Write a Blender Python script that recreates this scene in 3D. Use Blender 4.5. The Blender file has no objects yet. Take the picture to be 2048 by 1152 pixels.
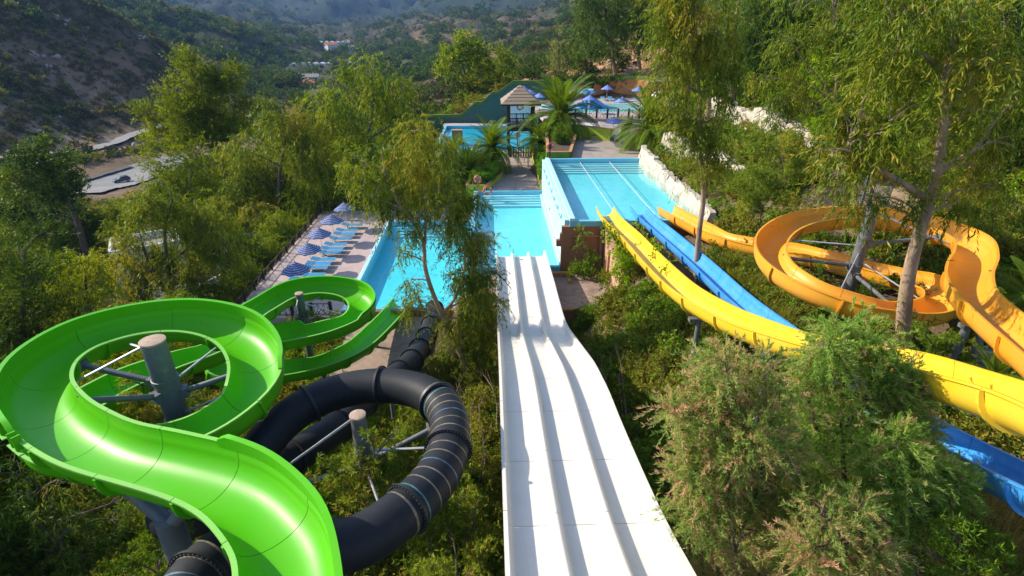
import bpy, bmesh, math, random
import numpy as np
from mathutils import Vector, Matrix, noise as mnoise

random.seed(7)
rng = np.random.default_rng(7)
C = bpy.context.scene.collection
PI = math.pi

# ------------------------------------------------------------------ camera
F_PX, PITCH, YAW, CAM_Z = 1100.0, math.radians(26.02), math.radians(2.06), 18.0
cam_data = bpy.data.cameras.new('camera')
cam_data.sensor_width = 36.0
cam_data.lens = F_PX / 2048 * 36.0
cam_data.clip_start = 0.1
cam_data.clip_end = 20000
cam = bpy.data.objects.new('camera', cam_data)
cam.location = (0, 0, CAM_Z)
cam.rotation_euler = (math.pi / 2 - PITCH, 0, -YAW)
C.objects.link(cam)
bpy.context.scene.camera = cam

# ------------------------------------------------------------------ sun and sky
SUN_EL = math.radians(33)
SUN_AZ = math.radians(-73)          # from +Y, positive towards +X
sun_data = bpy.data.lights.new('sun', 'SUN')
sun_data.energy = 4.7
sun_data.angle = math.radians(0.53)
sun_data.color = (1.0, 0.90, 0.74)
sun = bpy.data.objects.new('sun', sun_data)
sdir = Vector((math.sin(SUN_AZ) * math.cos(SUN_EL), math.cos(SUN_AZ) * math.cos(SUN_EL), math.sin(SUN_EL)))
sun.rotation_euler = sdir.to_track_quat('Z', 'Y').to_euler()
sun.location = sdir * 100
C.objects.link(sun)
world = bpy.data.worlds.new('World')
bpy.context.scene.world = world
world.use_nodes = True
wn = world.node_tree
bg = wn.nodes['Background']
sky = wn.nodes.new('ShaderNodeTexSky')
sky.sky_type = 'NISHITA'
sky.sun_disc = False
sky.sun_elevation = SUN_EL
sky.sun_rotation = SUN_AZ
sky.altitude = 100
wn.links.new(sky.outputs[0], bg.inputs[0])
bg.inputs[1].default_value = 0.15
vs = bpy.context.scene.view_settings
vs.view_transform = 'Standard'
vs.look = 'None'
vs.exposure = 0.95
vs.gamma = 1.0
vs.use_curve_mapping = False
cy = bpy.context.scene.cycles
cy.max_bounces = 8
cy.diffuse_bounces = 3
cy.glossy_bounces = 3
cy.transmission_bounces = 4
cy.transparent_max_bounces = 8
cy.volume_bounces = 0

# ------------------------------------------------------------------ helpers
_R = Vector((math.cos(YAW), -math.sin(YAW), 0))
_FH = Vector((math.sin(YAW), math.cos(YAW), 0))
_FW = _FH * math.cos(PITCH) - Vector((0, 0, 1)) * math.sin(PITCH)
_UP = _FH * math.sin(PITCH) + Vector((0, 0, 1)) * math.cos(PITCH)
_O = Vector((0, 0, CAM_Z))


def ray(px, py):
    return _R * ((px - 1024) / F_PX) + _UP * ((576 - py) / F_PX) + _FW


def at(px, py, z):
    """surveyed point: where the sight line to a photo pixel meets height z"""
    r = ray(px, py)
    return _O + r * ((z - CAM_Z) / r.z)


def at_y(px, py, y):
    r = ray(px, py)
    return _O + r * (y / r.y)


def at_r(px, py, d):
    r = ray(px, py)
    return _O + r * (d / math.hypot(r.x, r.y))


def depth_of(p):
    return (Vector(p) - _O).dot(_FW)


def tag(o, label=None, cat=None, group=None, kind=None):
    if label: o['label'] = label
    if cat: o['category'] = cat
    if group: o['group'] = group
    if kind: o['kind'] = kind
    return o


def empty(name, loc=(0, 0, 0), rz=0.0):
    o = bpy.data.objects.new(name, None)
    o.empty_display_size = 0.3
    o.location = loc
    o.rotation_euler = (0, 0, rz)
    C.objects.link(o)
    return o


def put(name, me, parent=None, loc=None, rot=None, scale=None):
    o = bpy.data.objects.new(name, me)
    C.objects.link(o)
    if parent is not None:
        o.parent = parent
    if loc is not None: o.location = loc
    if rot is not None: o.rotation_euler = rot
    if scale is not None: o.scale = scale
    return o


def copy_tree(o, parent=None):
    c = o.copy()
    C.objects.link(c)
    c.parent = parent
    for ch in list(o.children):
        copy_tree(ch, c)
    return c


class MB:
    """collects faces and builds one mesh"""
    def __init__(self):
        self.v, self.f = [], []

    def add(self, vs, fs):
        n = len(self.v)
        self.v += [tuple(p) for p in vs]
        self.f += [tuple(i + n for i in q) for q in fs]
        return self

    def box(self, c, s, rz=0.0, M=None):
        hx, hy, hz = s[0] / 2, s[1] / 2, s[2] / 2
        pts = [Vector((x, y, z)) for z in (-hz, hz) for y in (-hy, hy) for x in (-hx, hx)]
        m = Matrix.Translation(Vector(c)) @ (M if M is not None else Matrix.Rotation(rz, 4, 'Z'))
        return self.add([m @ p for p in pts], [(0, 2, 3, 1), (4, 5, 7, 6), (0, 1, 5, 4), (2, 6, 7, 3), (0, 4, 6, 2), (1, 3, 7, 5)])

    def prism(self, poly, z0, z1):
        n = len(poly)
        a = sum(poly[i][0] * poly[(i + 1) % n][1] - poly[(i + 1) % n][0] * poly[i][1] for i in range(n))
        if a < 0: poly = poly[::-1]
        z0f = z0 if callable(z0) else (lambda x, y: z0)
        z1f = z1 if callable(z1) else (lambda x, y: z1)
        vs = [(x, y, z0f(x, y)) for x, y in poly] + [(x, y, z1f(x, y)) for x, y in poly]
        fs = [tuple(range(n - 1, -1, -1)), tuple(range(n, 2 * n))]
        fs += [(i, (i + 1) % n, n + (i + 1) % n, n + i) for i in range(n)]
        return self.add(vs, fs)

    def tube(self, pts, r, seg=8, caps=True, closed=False):
        pts = [Vector(p) for p in pts]
        n = len(pts)
        rs = r if isinstance(r, (list, tuple)) else [r] * n
        up = None
        vs = []
        for i, p in enumerate(pts):
            if closed:
                t = pts[(i + 1) % n] - pts[i - 1]
            else:
                t = pts[min(i + 1, n - 1)] - pts[max(i - 1, 0)]
            t = t.normalized() if t.length > 1e-9 else Vector((0, 0, 1))
            if up is None:
                up = t.orthogonal().normalized()
            else:
                up = (up - t * up.dot(t))
                up = up.normalized() if up.length > 1e-6 else t.orthogonal().normalized()
            b = t.cross(up)
            for k in range(seg):
                a = 2 * PI * k / seg
                vs.append(p + (up * math.cos(a) + b * math.sin(a)) * rs[i])
        fs = []
        m = n if closed else n - 1
        for i in range(m):
            for k in range(seg):
                a, b_ = i * seg + k, i * seg + (k + 1) % seg
                c_, d = ((i + 1) % n) * seg + (k + 1) % seg, ((i + 1) % n) * seg + k
                fs.append((a, b_, c_, d))
        if caps and not closed:
            fs.append(tuple(range(seg - 1, -1, -1)))
            fs.append(tuple(range((n - 1) * seg, n * seg)))
        return self.add(vs, fs)

    def lathe(self, prof, c=(0, 0, 0), seg=24, M=None):
        vs, fs = [], []
        m = M if M is not None else Matrix.Identity(4)
        for r, z in prof:
            for k in range(seg):
                a = 2 * PI * k / seg
                vs.append(Vector(c) + (m @ Vector((r * math.cos(a), r * math.sin(a), z))))
        for i in range(len(prof) - 1):
            for k in range(seg):
                fs.append((i * seg + k, i * seg + (k + 1) % seg, (i + 1) * seg + (k + 1) % seg, (i + 1) * seg + k))
        return self.add(vs, fs)

    def mesh(self, name, mat=None, smooth=None):
        me = bpy.data.meshes.new(name)
        me.from_pydata(self.v, [], self.f)
        if mat is not None:
            me.materials.append(mat)
        if smooth is not None:
            me.polygons.foreach_set('use_smooth', [True] * len(me.polygons))
            me.set_sharp_from_angle(angle=math.radians(smooth))
        me.update()
        return me

    def build(self, name, mat=None, parent=None, smooth=None, bevel=None, loc=None):
        o = put(name, self.mesh(name, mat, smooth), parent, loc)
        if bevel:
            b = o.modifiers.new('bevel', 'BEVEL')
            b.width = bevel
            b.segments = 2
            b.limit_method = 'ANGLE'
        return o


# ------------------------------------------------------------------ materials
def nodes_of(name):
    m = bpy.data.materials.new(name)
    m.use_nodes = True
    nt = m.node_tree
    return m, nt, nt.nodes['Principled BSDF']


def pmat(name, c1, c2=None, scale=4.0, rough=0.6, bump=0.0, bscale=None, detail=4.0, metallic=0.0, spec=0.5, coat=0.0,
         lo=0.35, hi=0.65, c3=None, scale3=0.5, stretch=None, coords='Object'):
    """noise-mottled surface: two colours by fine noise, an optional third (dirt) by coarse noise"""
    m, nt, b = nodes_of(name)
    N, L = nt.nodes, nt.links
    tc = N.new('ShaderNodeTexCoord')
    src = tc.outputs[coords]
    if stretch:
        mp = N.new('ShaderNodeMapping')
        mp.inputs['Scale'].default_value = stretch
        L.new(src, mp.inputs['Vector'])
        src = mp.outputs[0]
    b.inputs['Roughness'].default_value = rough
    b.inputs['Metallic'].default_value = metallic
    b.inputs['Specular IOR Level'].default_value = spec
    if coat:
        b.inputs['Coat Weight'].default_value = coat
        b.inputs['Coat Roughness'].default_value = 0.12
    if c2 is None:
        c2 = tuple(x * 0.8 for x in c1)
    nz = N.new('ShaderNodeTexNoise')
    nz.inputs['Scale'].default_value = scale
    nz.inputs['Detail'].default_value = detail
    nz.inputs['Roughness'].default_value = 0.6
    L.new(src, nz.inputs['Vector'])
    cr = N.new('ShaderNodeValToRGB')
    cr.color_ramp.elements[0].position = lo
    cr.color_ramp.elements[1].position = hi
    cr.color_ramp.elements[0].color = (*c1, 1)
    cr.color_ramp.elements[1].color = (*c2, 1)
    L.new(nz.outputs['Fac'], cr.inputs[0])
    out = cr.outputs[0]
    if c3 is not None:
        n3 = N.new('ShaderNodeTexNoise')
        n3.inputs['Scale'].default_value = scale3
        n3.inputs['Detail'].default_value = 6
        n3.inputs['Roughness'].default_value = 0.65
        L.new(src, n3.inputs['Vector'])
        r3 = N.new('ShaderNodeMapRange')
        r3.inputs[1].default_value = 0.5
        r3.inputs[2].default_value = 0.72
        L.new(n3.outputs['Fac'], r3.inputs[0])
        mx = N.new('ShaderNodeMix')
        mx.data_type = 'RGBA'
        L.new(r3.outputs[0], mx.inputs[0])
        L.new(out, mx.inputs[6])
        mx.inputs[7].default_value = (*c3, 1)
        out = mx.outputs[2]
    L.new(out, b.inputs['Base Color'])
    if bump:
        bn = N.new('ShaderNodeTexNoise')
        bn.inputs['Scale'].default_value = bscale or scale * 3
        bn.inputs['Detail'].default_value = 5
        L.new(src, bn.inputs['Vector'])
        bp = N.new('ShaderNodeBump')
        bp.inputs['Strength'].default_value = bump
        bp.inputs['Distance'].default_value = 0.05
        L.new(bn.outputs['Fac'], bp.inputs['Height'])
        L.new(bp.outputs[0], b.inputs['Normal'])
    return m


def leafmat(name, ramp, rough=0.5, transl=0.35, spec=0.35):
    """leaf colour picked from a ramp by the per-leaf 'tint' attribute; thin leaves let light through"""
    m, nt, b = nodes_of(name)
    N, L = nt.nodes, nt.links
    a = N.new('ShaderNodeAttribute')
    a.attribute_name = 'tint'
    cr = N.new('ShaderNodeValToRGB')
    els = cr.color_ramp.elements
    while len(els) < len(ramp): els.new(0.5)
    for e, (p, c) in zip(els, ramp):
        e.position = p
        e.color = (*c, 1)
    L.new(a.outputs['Fac'], cr.inputs[0])
    L.new(cr.outputs[0], b.inputs['Base Color'])
    b.inputs['Roughness'].default_value = rough
    b.inputs['Specular IOR Level'].default_value = spec * 0.25
    t = N.new('ShaderNodeBsdfTranslucent')
    hs = N.new('ShaderNodeHueSaturation')
    hs.inputs['Value'].default_value = 1.8
    hs.inputs['Hue'].default_value = 0.485
    hs.inputs['Saturation'].default_value = 1.1
    L.new(cr.outputs[0], hs.inputs['Color'])
    L.new(hs.outputs[0], t.inputs['Color'])
    mx = N.new('ShaderNodeMixShader')
    mx.inputs[0].default_value = transl
    L.new(b.outputs[0], mx.inputs[1])
    L.new(t.outputs[0], mx.inputs[2])
    L.new(mx.outputs[0], nt.nodes['Material Output'].inputs['Surface'])
    return m


def gelcoat(name, c, c2=None, rough=0.22, dirt=None, dirt_amt=0.35, spec=0.32, stretch=None):
    """moulded fibreglass: glossy, slightly faded, with faint streaks of dust"""
    m, nt, b = nodes_of(name)
    N, L = nt.nodes, nt.links
    tc = N.new('ShaderNodeTexCoord')
    n1 = N.new('ShaderNodeTexNoise')
    n1.inputs['Scale'].default_value = 0.8
    n1.inputs['Detail'].default_value = 6
    n1.inputs['Roughness'].default_value = 0.7
    L.new(tc.outputs['Object'], n1.inputs['Vector'])
    mx = N.new('ShaderNodeMix')
    mx.data_type = 'RGBA'
    mr = N.new('ShaderNodeMapRange')
    mr.inputs[1].default_value = 0.42
    mr.inputs[2].default_value = 0.75
    L.new(n1.outputs['Fac'], mr.inputs[0])
    L.new(mr.outputs[0], mx.inputs[0])
    mx.inputs[6].default_value = (*c, 1)
    mx.inputs[7].default_value = (*(c2 or tuple(x * 0.86 for x in c)), 1)
    out = mx.outputs[2]
    if dirt:
        n2 = N.new('ShaderNodeTexNoise')
        n2.inputs['Scale'].default_value = 5.0
        n2.inputs['Detail'].default_value = 8
        n2.inputs['Roughness'].default_value = 0.75
        if stretch:
            mp = N.new('ShaderNodeMapping')
            mp.inputs['Scale'].default_value = stretch
            L.new(tc.outputs['Object'], mp.inputs['Vector'])
            L.new(mp.outputs[0], n2.inputs['Vector'])
        else:
            L.new(tc.outputs['Object'], n2.inputs['Vector'])
        m2 = N.new('ShaderNodeMapRange')
        m2.inputs[1].default_value = 0.52
        m2.inputs[2].default_value = 0.80
        m2.inputs[4].default_value = dirt_amt
        L.new(n2.outputs['Fac'], m2.inputs[0])
        m3 = N.new('ShaderNodeMix')
        m3.data_type = 'RGBA'
        L.new(m2.outputs[0], m3.inputs[0])
        L.new(out, m3.inputs[6])
        m3.inputs[7].default_value = (*dirt, 1)
        out = m3.outputs[2]
    L.new(out, b.inputs['Base Color'])
    rr = N.new('ShaderNodeMapRange')
    rr.inputs[3].default_value = rough
    rr.inputs[4].default_value = rough + 0.2
    L.new(n1.outputs['Fac'], rr.inputs[0])
    L.new(rr.outputs[0], b.inputs['Roughness'])
    b.inputs['Specular IOR Level'].default_value = spec
    return m


M = {}
M['green_gel'] = gelcoat('green_gelcoat', (0.075, 0.40, 0.003), (0.09, 0.37, 0.009), 0.27, (0.16, 0.31, 0.06), 0.40, spec=0.18)
M['green_old'] = gelcoat('weathered_green_gelcoat', (0.04, 0.288, 0.008), (0.056, 0.264, 0.016), 0.28, (0.128, 0.176, 0.04), 0.4)
M['green_rim'] = gelcoat('faded_green_rim', (0.15, 0.44, 0.045), (0.18, 0.41, 0.08), 0.4)
M['orange_gel'] = gelcoat('orange_gelcoat', (0.74, 0.325, 0.022), (0.68, 0.32, 0.05), 0.32, (0.46, 0.25, 0.08), 0.4)
M['yellow_gel'] = gelcoat('yellow_gelcoat', (0.74, 0.49, 0.022), (0.69, 0.48, 0.055), 0.28, (0.50, 0.35, 0.08), 0.35)
M['blue_gel'] = gelcoat('blue_gelcoat', (0.045, 0.27, 0.66), (0.10, 0.34, 0.68), 0.25, (0.28, 0.45, 0.66), 0.45)
M['white_gel'] = gelcoat('white_gelcoat', (0.64, 0.61, 0.55), (0.60, 0.575, 0.52), 0.30, (0.44, 0.39, 0.31), 0.42, stretch=(1.8, 0.12, 1))
M['black_gel'] = gelcoat('black_gelcoat', (0.014, 0.016, 0.021), (0.021, 0.023, 0.028), 0.48, (0.06, 0.055, 0.05), 0.4, spec=0.22)
M['black_rib'] = pmat('black_flange_plastic', (0.013, 0.014, 0.016), rough=0.5)
M['band_tan'] = pmat('tan_band', (0.22, 0.18, 0.11), (0.09, 0.08, 0.055), 6, 0.5)
M['band_teal'] = pmat('teal_band', (0.055, 0.20, 0.19), (0.03, 0.075, 0.08), 6, 0.5)
M['band_blue'] = pmat('blue_band', (0.08, 0.18, 0.27), (0.035, 0.06, 0.095), 6, 0.5)
M['steel'] = pmat('grey_painted_steel', (0.145, 0.15, 0.155), (0.10, 0.105, 0.11), 3, 0.5, 0.15, 30, c3=(0.085, 0.07, 0.055), scale3=2.2)
M['dark_steel'] = pmat('dark_slate_steel', (0.10, 0.125, 0.14), (0.07, 0.085, 0.095), 3, 0.5, 0.1, 30, c3=(0.16, 0.17, 0.14), scale3=3)
M['rod'] = pmat('galvanised_rod', (0.42, 0.44, 0.46), (0.30, 0.31, 0.33), 8, 0.45, metallic=0.3)
M['cap'] = pmat('dusty_pole_cap', (0.4, 0.288, 0.208), (0.304, 0.216, 0.16), 8, 0.8, 0.3)
M['pool_paint'] = pmat('cyan_pool_paint', (0.136, 0.612, 0.68), (0.1615, 0.6375, 0.697), 1.2, 0.5, c3=(0.204, 0.663, 0.7055), scale3=0.5)
M['pool_wall'] = pmat('pale_blue_pool_wall', (0.3995, 0.646, 0.731), (0.3655, 0.6205, 0.714), 1.0, 0.5, c3=(0.4505, 0.6545, 0.7225), scale3=1.2)
M['pool_deep'] = pmat('bright_blue_pool_paint', (0.0255, 0.391, 0.527), (0.0425, 0.425, 0.5525), 1.2, 0.5)
M['coping'] = pmat('sky_blue_coping', (0.119, 0.425, 0.561), (0.153, 0.4505, 0.578), 3, 0.45, 0.1, 20)
M['step_white'] = pmat('pale_step_paint', (0.36, 0.67, 0.72), (0.31, 0.64, 0.70), 3, 0.5)
M['deck'] = pmat('pinkish_concrete_deck', (0.44, 0.335, 0.31), (0.375, 0.285, 0.265), 1.2, 0.85, 0.25, 30, c3=(0.31, 0.245, 0.225), scale3=0.35)
M['deck2'] = pmat('grey_concrete_deck', (0.336, 0.28, 0.248), (0.272, 0.228, 0.2), 0.9, 0.85, 0.25, 30, c3=(0.208, 0.176, 0.152), scale3=0.3)
M['slab'] = pmat('pinkish_path_slab', (0.352, 0.276, 0.248), (0.296, 0.232, 0.212), 1.6, 0.85, 0.25, 30, c3=(0.24, 0.196, 0.176), scale3=0.5)
M['terrace'] = pmat('sandy_stained_terrace', (0.344, 0.248, 0.192), (0.272, 0.196, 0.152), 2.5, 0.9, 0.4, 25, c3=(0.16, 0.116, 0.088), scale3=0.6)
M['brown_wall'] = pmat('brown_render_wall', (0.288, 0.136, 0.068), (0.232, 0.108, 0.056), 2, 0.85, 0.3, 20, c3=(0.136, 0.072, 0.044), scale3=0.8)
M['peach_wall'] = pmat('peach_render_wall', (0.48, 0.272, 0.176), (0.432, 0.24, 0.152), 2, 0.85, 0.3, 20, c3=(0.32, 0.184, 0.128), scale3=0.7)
M['orange_wall'] = pmat('orange_render_wall', (0.448, 0.188, 0.06), (0.4, 0.164, 0.052), 1.2, 0.85, 0.2, 20, c3=(0.336, 0.144, 0.056), scale3=0.5)
M['lime_wall'] = pmat('lime_render_wall', (0.36, 0.44, 0.02), (0.32, 0.40, 0.02), 1.5, 0.8, 0.2, 20, c3=(0.27, 0.32, 0.04), scale3=0.9)
M['kerb_green'] = pmat('green_render_kerb', (0.104, 0.24, 0.016), (0.08, 0.2, 0.016), 1.5, 0.8, 0.2, 20)
M['terracotta'] = pmat('terracotta_cap', (0.44, 0.216, 0.096), (0.376, 0.176, 0.08), 4, 0.8, 0.2, 20)
M['dark_green_wall'] = pmat('dark_green_render', (0.035, 0.115, 0.095), (0.03, 0.10, 0.085), 1, 0.75, 0.15, 20)
M['white_wall'] = pmat('white_render', (0.608, 0.608, 0.6), (0.56, 0.56, 0.552), 2, 0.8, 0.15, 20, c3=(0.416, 0.408, 0.384), scale3=0.7)
M['roof_screed'] = pmat('roof_screed', (0.264, 0.232, 0.204), (0.208, 0.184, 0.16), 1.5, 0.9, 0.3, 20)
M['dark_wood'] = pmat('dark_stained_wood', (0.040, 0.023, 0.016), (0.028, 0.017, 0.013), 6, 0.6, 0.2, 30)
M['shingle'] = pmat('weathered_shingle', (0.288, 0.216, 0.152), (0.224, 0.168, 0.12), 6, 0.85, 0.3, 30)
M['reed'] = pmat('reed_cladding', (0.16, 0.085, 0.045), (0.07, 0.038, 0.022), 6, 0.8, 0.3, 30, stretch=(6, 6, 0.5))
M['rockwhite'] = pmat('pale_artificial_rock', (0.50, 0.45, 0.37), (0.38, 0.335, 0.27), 1.6, 0.88, 0.7, 6, c3=(0.24, 0.195, 0.14), scale3=1.1)
M['rock'] = pmat('tan_rock', (0.336, 0.256, 0.176), (0.248, 0.188, 0.128), 2, 0.9, 0.7, 6, c3=(0.176, 0.128, 0.088), scale3=0.9)
M['lounger'] = pmat('blue_lounger_mesh', (0.024, 0.2, 0.4), (0.028, 0.224, 0.44), 6, 0.7)
M['white_metal'] = pmat('white_metal', (0.576, 0.576, 0.576), (0.528, 0.528, 0.528), 5, 0.4)
M['umb_plain'] = pmat('faded_blue_canvas', (0.152, 0.216, 0.528), (0.128, 0.192, 0.48), 3, 0.8)
M['life_red'] = pmat('orange_red_lifebuoy', (0.72, 0.10, 0.045), (0.66, 0.09, 0.04), 5, 0.5)
M['asphalt'] = pmat('pale_worn_asphalt', (0.192, 0.188, 0.184), (0.152, 0.148, 0.144), 0.25, 0.9, c3=(0.24, 0.228, 0.212), scale3=0.05)
M['bark'] = pmat('grey_brown_bark', (0.15, 0.105, 0.075), (0.085, 0.06, 0.045), 5, 0.9, 0.6, 12, stretch=(1, 1, 0.25))
M['euc_bark'] = pmat('peeling_pale_bark', (0.40, 0.28, 0.17), (0.25, 0.175, 0.115), 2.5, 0.85, 0.5, 10, c3=(0.13, 0.10, 0.08), scale3=1.6, stretch=(1, 1, 0.4))
M['tile_red'] = pmat('red_roof_tile', (0.50, 0.16, 0.075), (0.40, 0.13, 0.06), 1.5, 0.85)
M['glass_dark'] = pmat('dark_window_glass', (0.03, 0.035, 0.04), rough=0.1)
M['water_white'] = pmat('white_plastic_sheet', (0.6, 0.6, 0.592), (0.528, 0.528, 0.528), 0.2, 0.5)


def striped_canvas():
    m, nt, b = nodes_of('blue_white_striped_canvas')
    N, L = nt.nodes, nt.links
    tc = N.new('ShaderNodeTexCoord')
    sp = N.new('ShaderNodeSeparateXYZ')
    L.new(tc.outputs['Object'], sp.inputs[0])
    mu = N.new('ShaderNodeMath'); mu.operation = 'MULTIPLY'
    mu.inputs[1].default_value = 1 / 0.098
    L.new(sp.outputs[2], mu.inputs[0])
    fr = N.new('ShaderNodeMath'); fr.operation = 'FRACT'
    L.new(mu.outputs[0], fr.inputs[0])
    cr = N.new('ShaderNodeValToRGB')
    cr.color_ramp.interpolation = 'CONSTANT'
    cr.color_ramp.elements[0].color = (0.035, 0.075, 0.26, 1)
    cr.color_ramp.elements[1].position = 0.56
    cr.color_ramp.elements[1].color = (0.26, 0.31, 0.45, 1)
    L.new(fr.outputs[0], cr.inputs[0])
    L.new(cr.outputs[0], b.inputs['Base Color'])
    b.inputs['Roughness'].default_value = 0.85
    t = N.new('ShaderNodeBsdfTranslucent')
    L.new(cr.outputs[0], t.inputs['Color'])
    mx = N.new('ShaderNodeMixShader')
    mx.inputs[0].default_value = 0.2
    L.new(b.outputs[0], mx.inputs[1]); L.new(t.outputs[0], mx.inputs[2])
    L.new(mx.outputs[0], nt.nodes['Material Output'].inputs['Surface'])
    return m


M['umb_stripe'] = striped_canvas()


def watermat(name, tint, ripple=0.25, rscale=1.6):
    """clear pool water: tinted where the light passes, mirror-like at grazing angles, gently rippled"""
    m, nt, b = nodes_of(name)
    N, L = nt.nodes, nt.links
    N.remove(b)
    tr = N.new('ShaderNodeBsdfTransparent')
    tr.inputs[0].default_value = (*tint, 1)
    gl = N.new('ShaderNodeBsdfGlossy')
    gl.inputs['Roughness'].default_value = 0.03
    fr = N.new('ShaderNodeFresnel')
    ge = N.new('ShaderNodeNewGeometry')
    io = N.new('ShaderNodeMapRange')           # same reflectance from both sides of the surface
    io.inputs[3].default_value = 1.33
    io.inputs[4].default_value = 1 / 1.33
    L.new(ge.outputs['Backfacing'], io.inputs[0])
    L.new(io.outputs[0], fr.inputs['IOR'])
    tc = N.new('ShaderNodeTexCoord')
    nz = N.new('ShaderNodeTexNoise')
    nz.inputs['Scale'].default_value = rscale
    nz.inputs['Detail'].default_value = 3
    L.new(tc.outputs['Object'], nz.inputs['Vector'])
    bp = N.new('ShaderNodeBump')
    bp.inputs['Strength'].default_value = ripple
    bp.inputs['Distance'].default_value = 0.06
    L.new(nz.outputs['Fac'], bp.inputs['Height'])
    L.new(bp.outputs[0], gl.inputs['Normal'])
    L.new(bp.outputs[0], fr.inputs['Normal'])
    mx = N.new('ShaderNodeMixShader')
    L.new(fr.outputs[0], mx.inputs[0])
    L.new(tr.outputs[0], mx.inputs[1])
    L.new(gl.outputs[0], mx.inputs[2])
    L.new(mx.outputs[0], N['Material Output'].inputs['Surface'])
    return m


M['water'] = watermat('pool_water', (0.86, 0.985, 1.0))
M['water_deep'] = watermat('deeper_pool_water', (0.62, 0.95, 1.0))
# ------------------------------------------------------------------ terrain
# surveyed ground heights: (x, y, z) near the park, (px, py, distance) for what is seen across the valley
GP = []


def gp(x, y, z): GP.append((x, y, z))


def gv(px, py, d):
    p = at_r(px, py, d)
    GP.append((p.x, p.y, p.z))


for q in [(0, 3, 5.5), (0, 8, 5.3), (0, 12, 4.6), (-1, 16, 3.6), (-1, 20, 1.8), (-1, 24, 0.2), (-1, 28, -0.6), (-3, 33, -0.6),
          (2, 20, 2.0), (3, 24, 0.9), (2.5, 28, 0.3), (4.5, 27.8, 0.8), (2, 33, -0.4), (6, 28.3, 2.6),
          (-4, 8, 5.2), (-4, 12, 4.6), (-4, 16, 2.8), (-4.5, 20, 0.9), (-5, 25, -0.5), (-7, 29, -0.8), (-10, 28, -0.9), (-9, 33, -0.9),
          (-9, 8, 3.6), (-9, 13, 3.0), (-9, 18, 1.6), (-10, 23, 0.0), (-14, 26, -1.0), (-15, 31, -1.2), (-14, 40, -1.2), (-6, 43, -2), (0, 43, -2),
          (-14, 10, 1.6), (-16, 16, 0.2), (-17, 22, -1.2), (-20, 30, -2.4), (-21, 38, -3.6), (-20, 48, -3.2), (-24, 55, -4), (-20, 62, -2),
          (-26, 20, -2.5), (-30, 30, -4.5), (-32, 40, -6.2), (-32, 50, -6.6), (-40, 45, -7.5), (-45, 60, -8), (-34, 62, -6.5), (-50, 35, -9), (-40, 20, -7), (-25, 8, -2), (-40, 5, -8),
          (-6, 5, 4.0), (-16, 3, 1.5), (6, 3, 6.0), (15, 3, 7.0), (30, 5, 10),
          (5, 8, 5.4), (5, 13, 4.6), (5, 18, 3.4), (5, 22, 2.4), (6.5, 25, 3.6), (8, 10, 6.2), (8, 15, 5.6), (8, 20, 5.0), (8.5, 25, 4.9), (8.6, 29, 5.0), (8.6, 33, 4.9),
          (11, 10, 6.3), (11, 15, 5.8), (11, 20, 5.5), (11, 25, 5.4), (11, 30, 5.4), (11, 33.5, 5.3),
          (15, 12, 6.8), (15, 17, 6.3), (15.5, 22, 6.3), (16, 27, 6.4), (15.5, 31, 6.3), (16, 36, 7.2), (16, 42, 7.4), (16, 50, 7.2),
          (20, 12, 7.6), (20, 18, 7.0), (20.5, 24, 7.2), (20, 30, 7.8), (20, 37, 8.4), (20, 45, 8.4), (20, 53, 7.8), (22, 60, 6.4),
          (24.5, 35, 10.0), (24.5, 45, 10.4), (24.5, 55, 9.6), (25, 25, 8.6), (26, 15, 9.2), (32, 20, 11.5), (32, 35, 13.5), (32, 50, 14), (34, 65, 12),
          (45, 30, 19), (45, 50, 20), (45, 70, 18), (30, 80, 9), (34, 100, 9.5), (45, 95, 14),
          (5, 43, 1.5), (10, 43, 3.2), (9, 55, 4.8), (9, 65, 4.8), (2, 56, 1.8), (2, 65, 1.8), (-4, 55, 0.8), (-5, 62, 1.0), (-9, 57, -0.8), (-9, 68, 0.2),
          (-14, 60, -1.5), (-14, 75, -1), (-22, 80, -4), (2, 75, 1.2), (-4, 85, 1.2), (6, 85, 1.2), (13, 72, 2.0), (14, 90, 3), (20, 90, 4), (27, 90, 4.5),
          (-6, 101, 3.2), (-2, 101, 4.6), (3, 101, 6.8), (9, 102, 7.2), (-8, 95.3, 1.0), (-4, 95.3, 1.0), (0, 95.3, 1.0), (3, 95.2, 1.2), (6.5, 95, 2.0), (7, 30, 1.4), (7, 33.5, 1.4), (5, 33, 0.8), (5, 30, 1.0), (20, 101, 7.6), (28, 100, 7.4), (-10, 98, 1.5), (-4, 110, 4.0), (-14, 105, -2), (-25, 110, -8),
          (-3, 50, -2.4), (-9, 50, -2.4), (-3, 45, -2.4), (-9, 44, -2.4), (-3, 38, -2.2), (-9, 38, -2.2), (-3, 53.5, -1.6), (-9, 53.5, -1.8), (13, 36, 3.6), (13, 40, 3.6), (13, 45, 3.6), (13, 50, 3.6), (8, 38, 1.5), (8, 50, 3), (2, 47, 0), (2, 38, 0),
          (0, 80, 0.4), (-8, 80, 0.2), (0, 89, 0.5), (7, 79, 0.6), (7, 88, 0.8), (-9, 90, 0.2), (3, 93, 1.0), (-3, 93, 0.9), (4, 74, 0.8), (-2, 76, 0.5),
          (3, 112, 6.5), (8, 125, 7.2)]:
    gp(*q)
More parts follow.
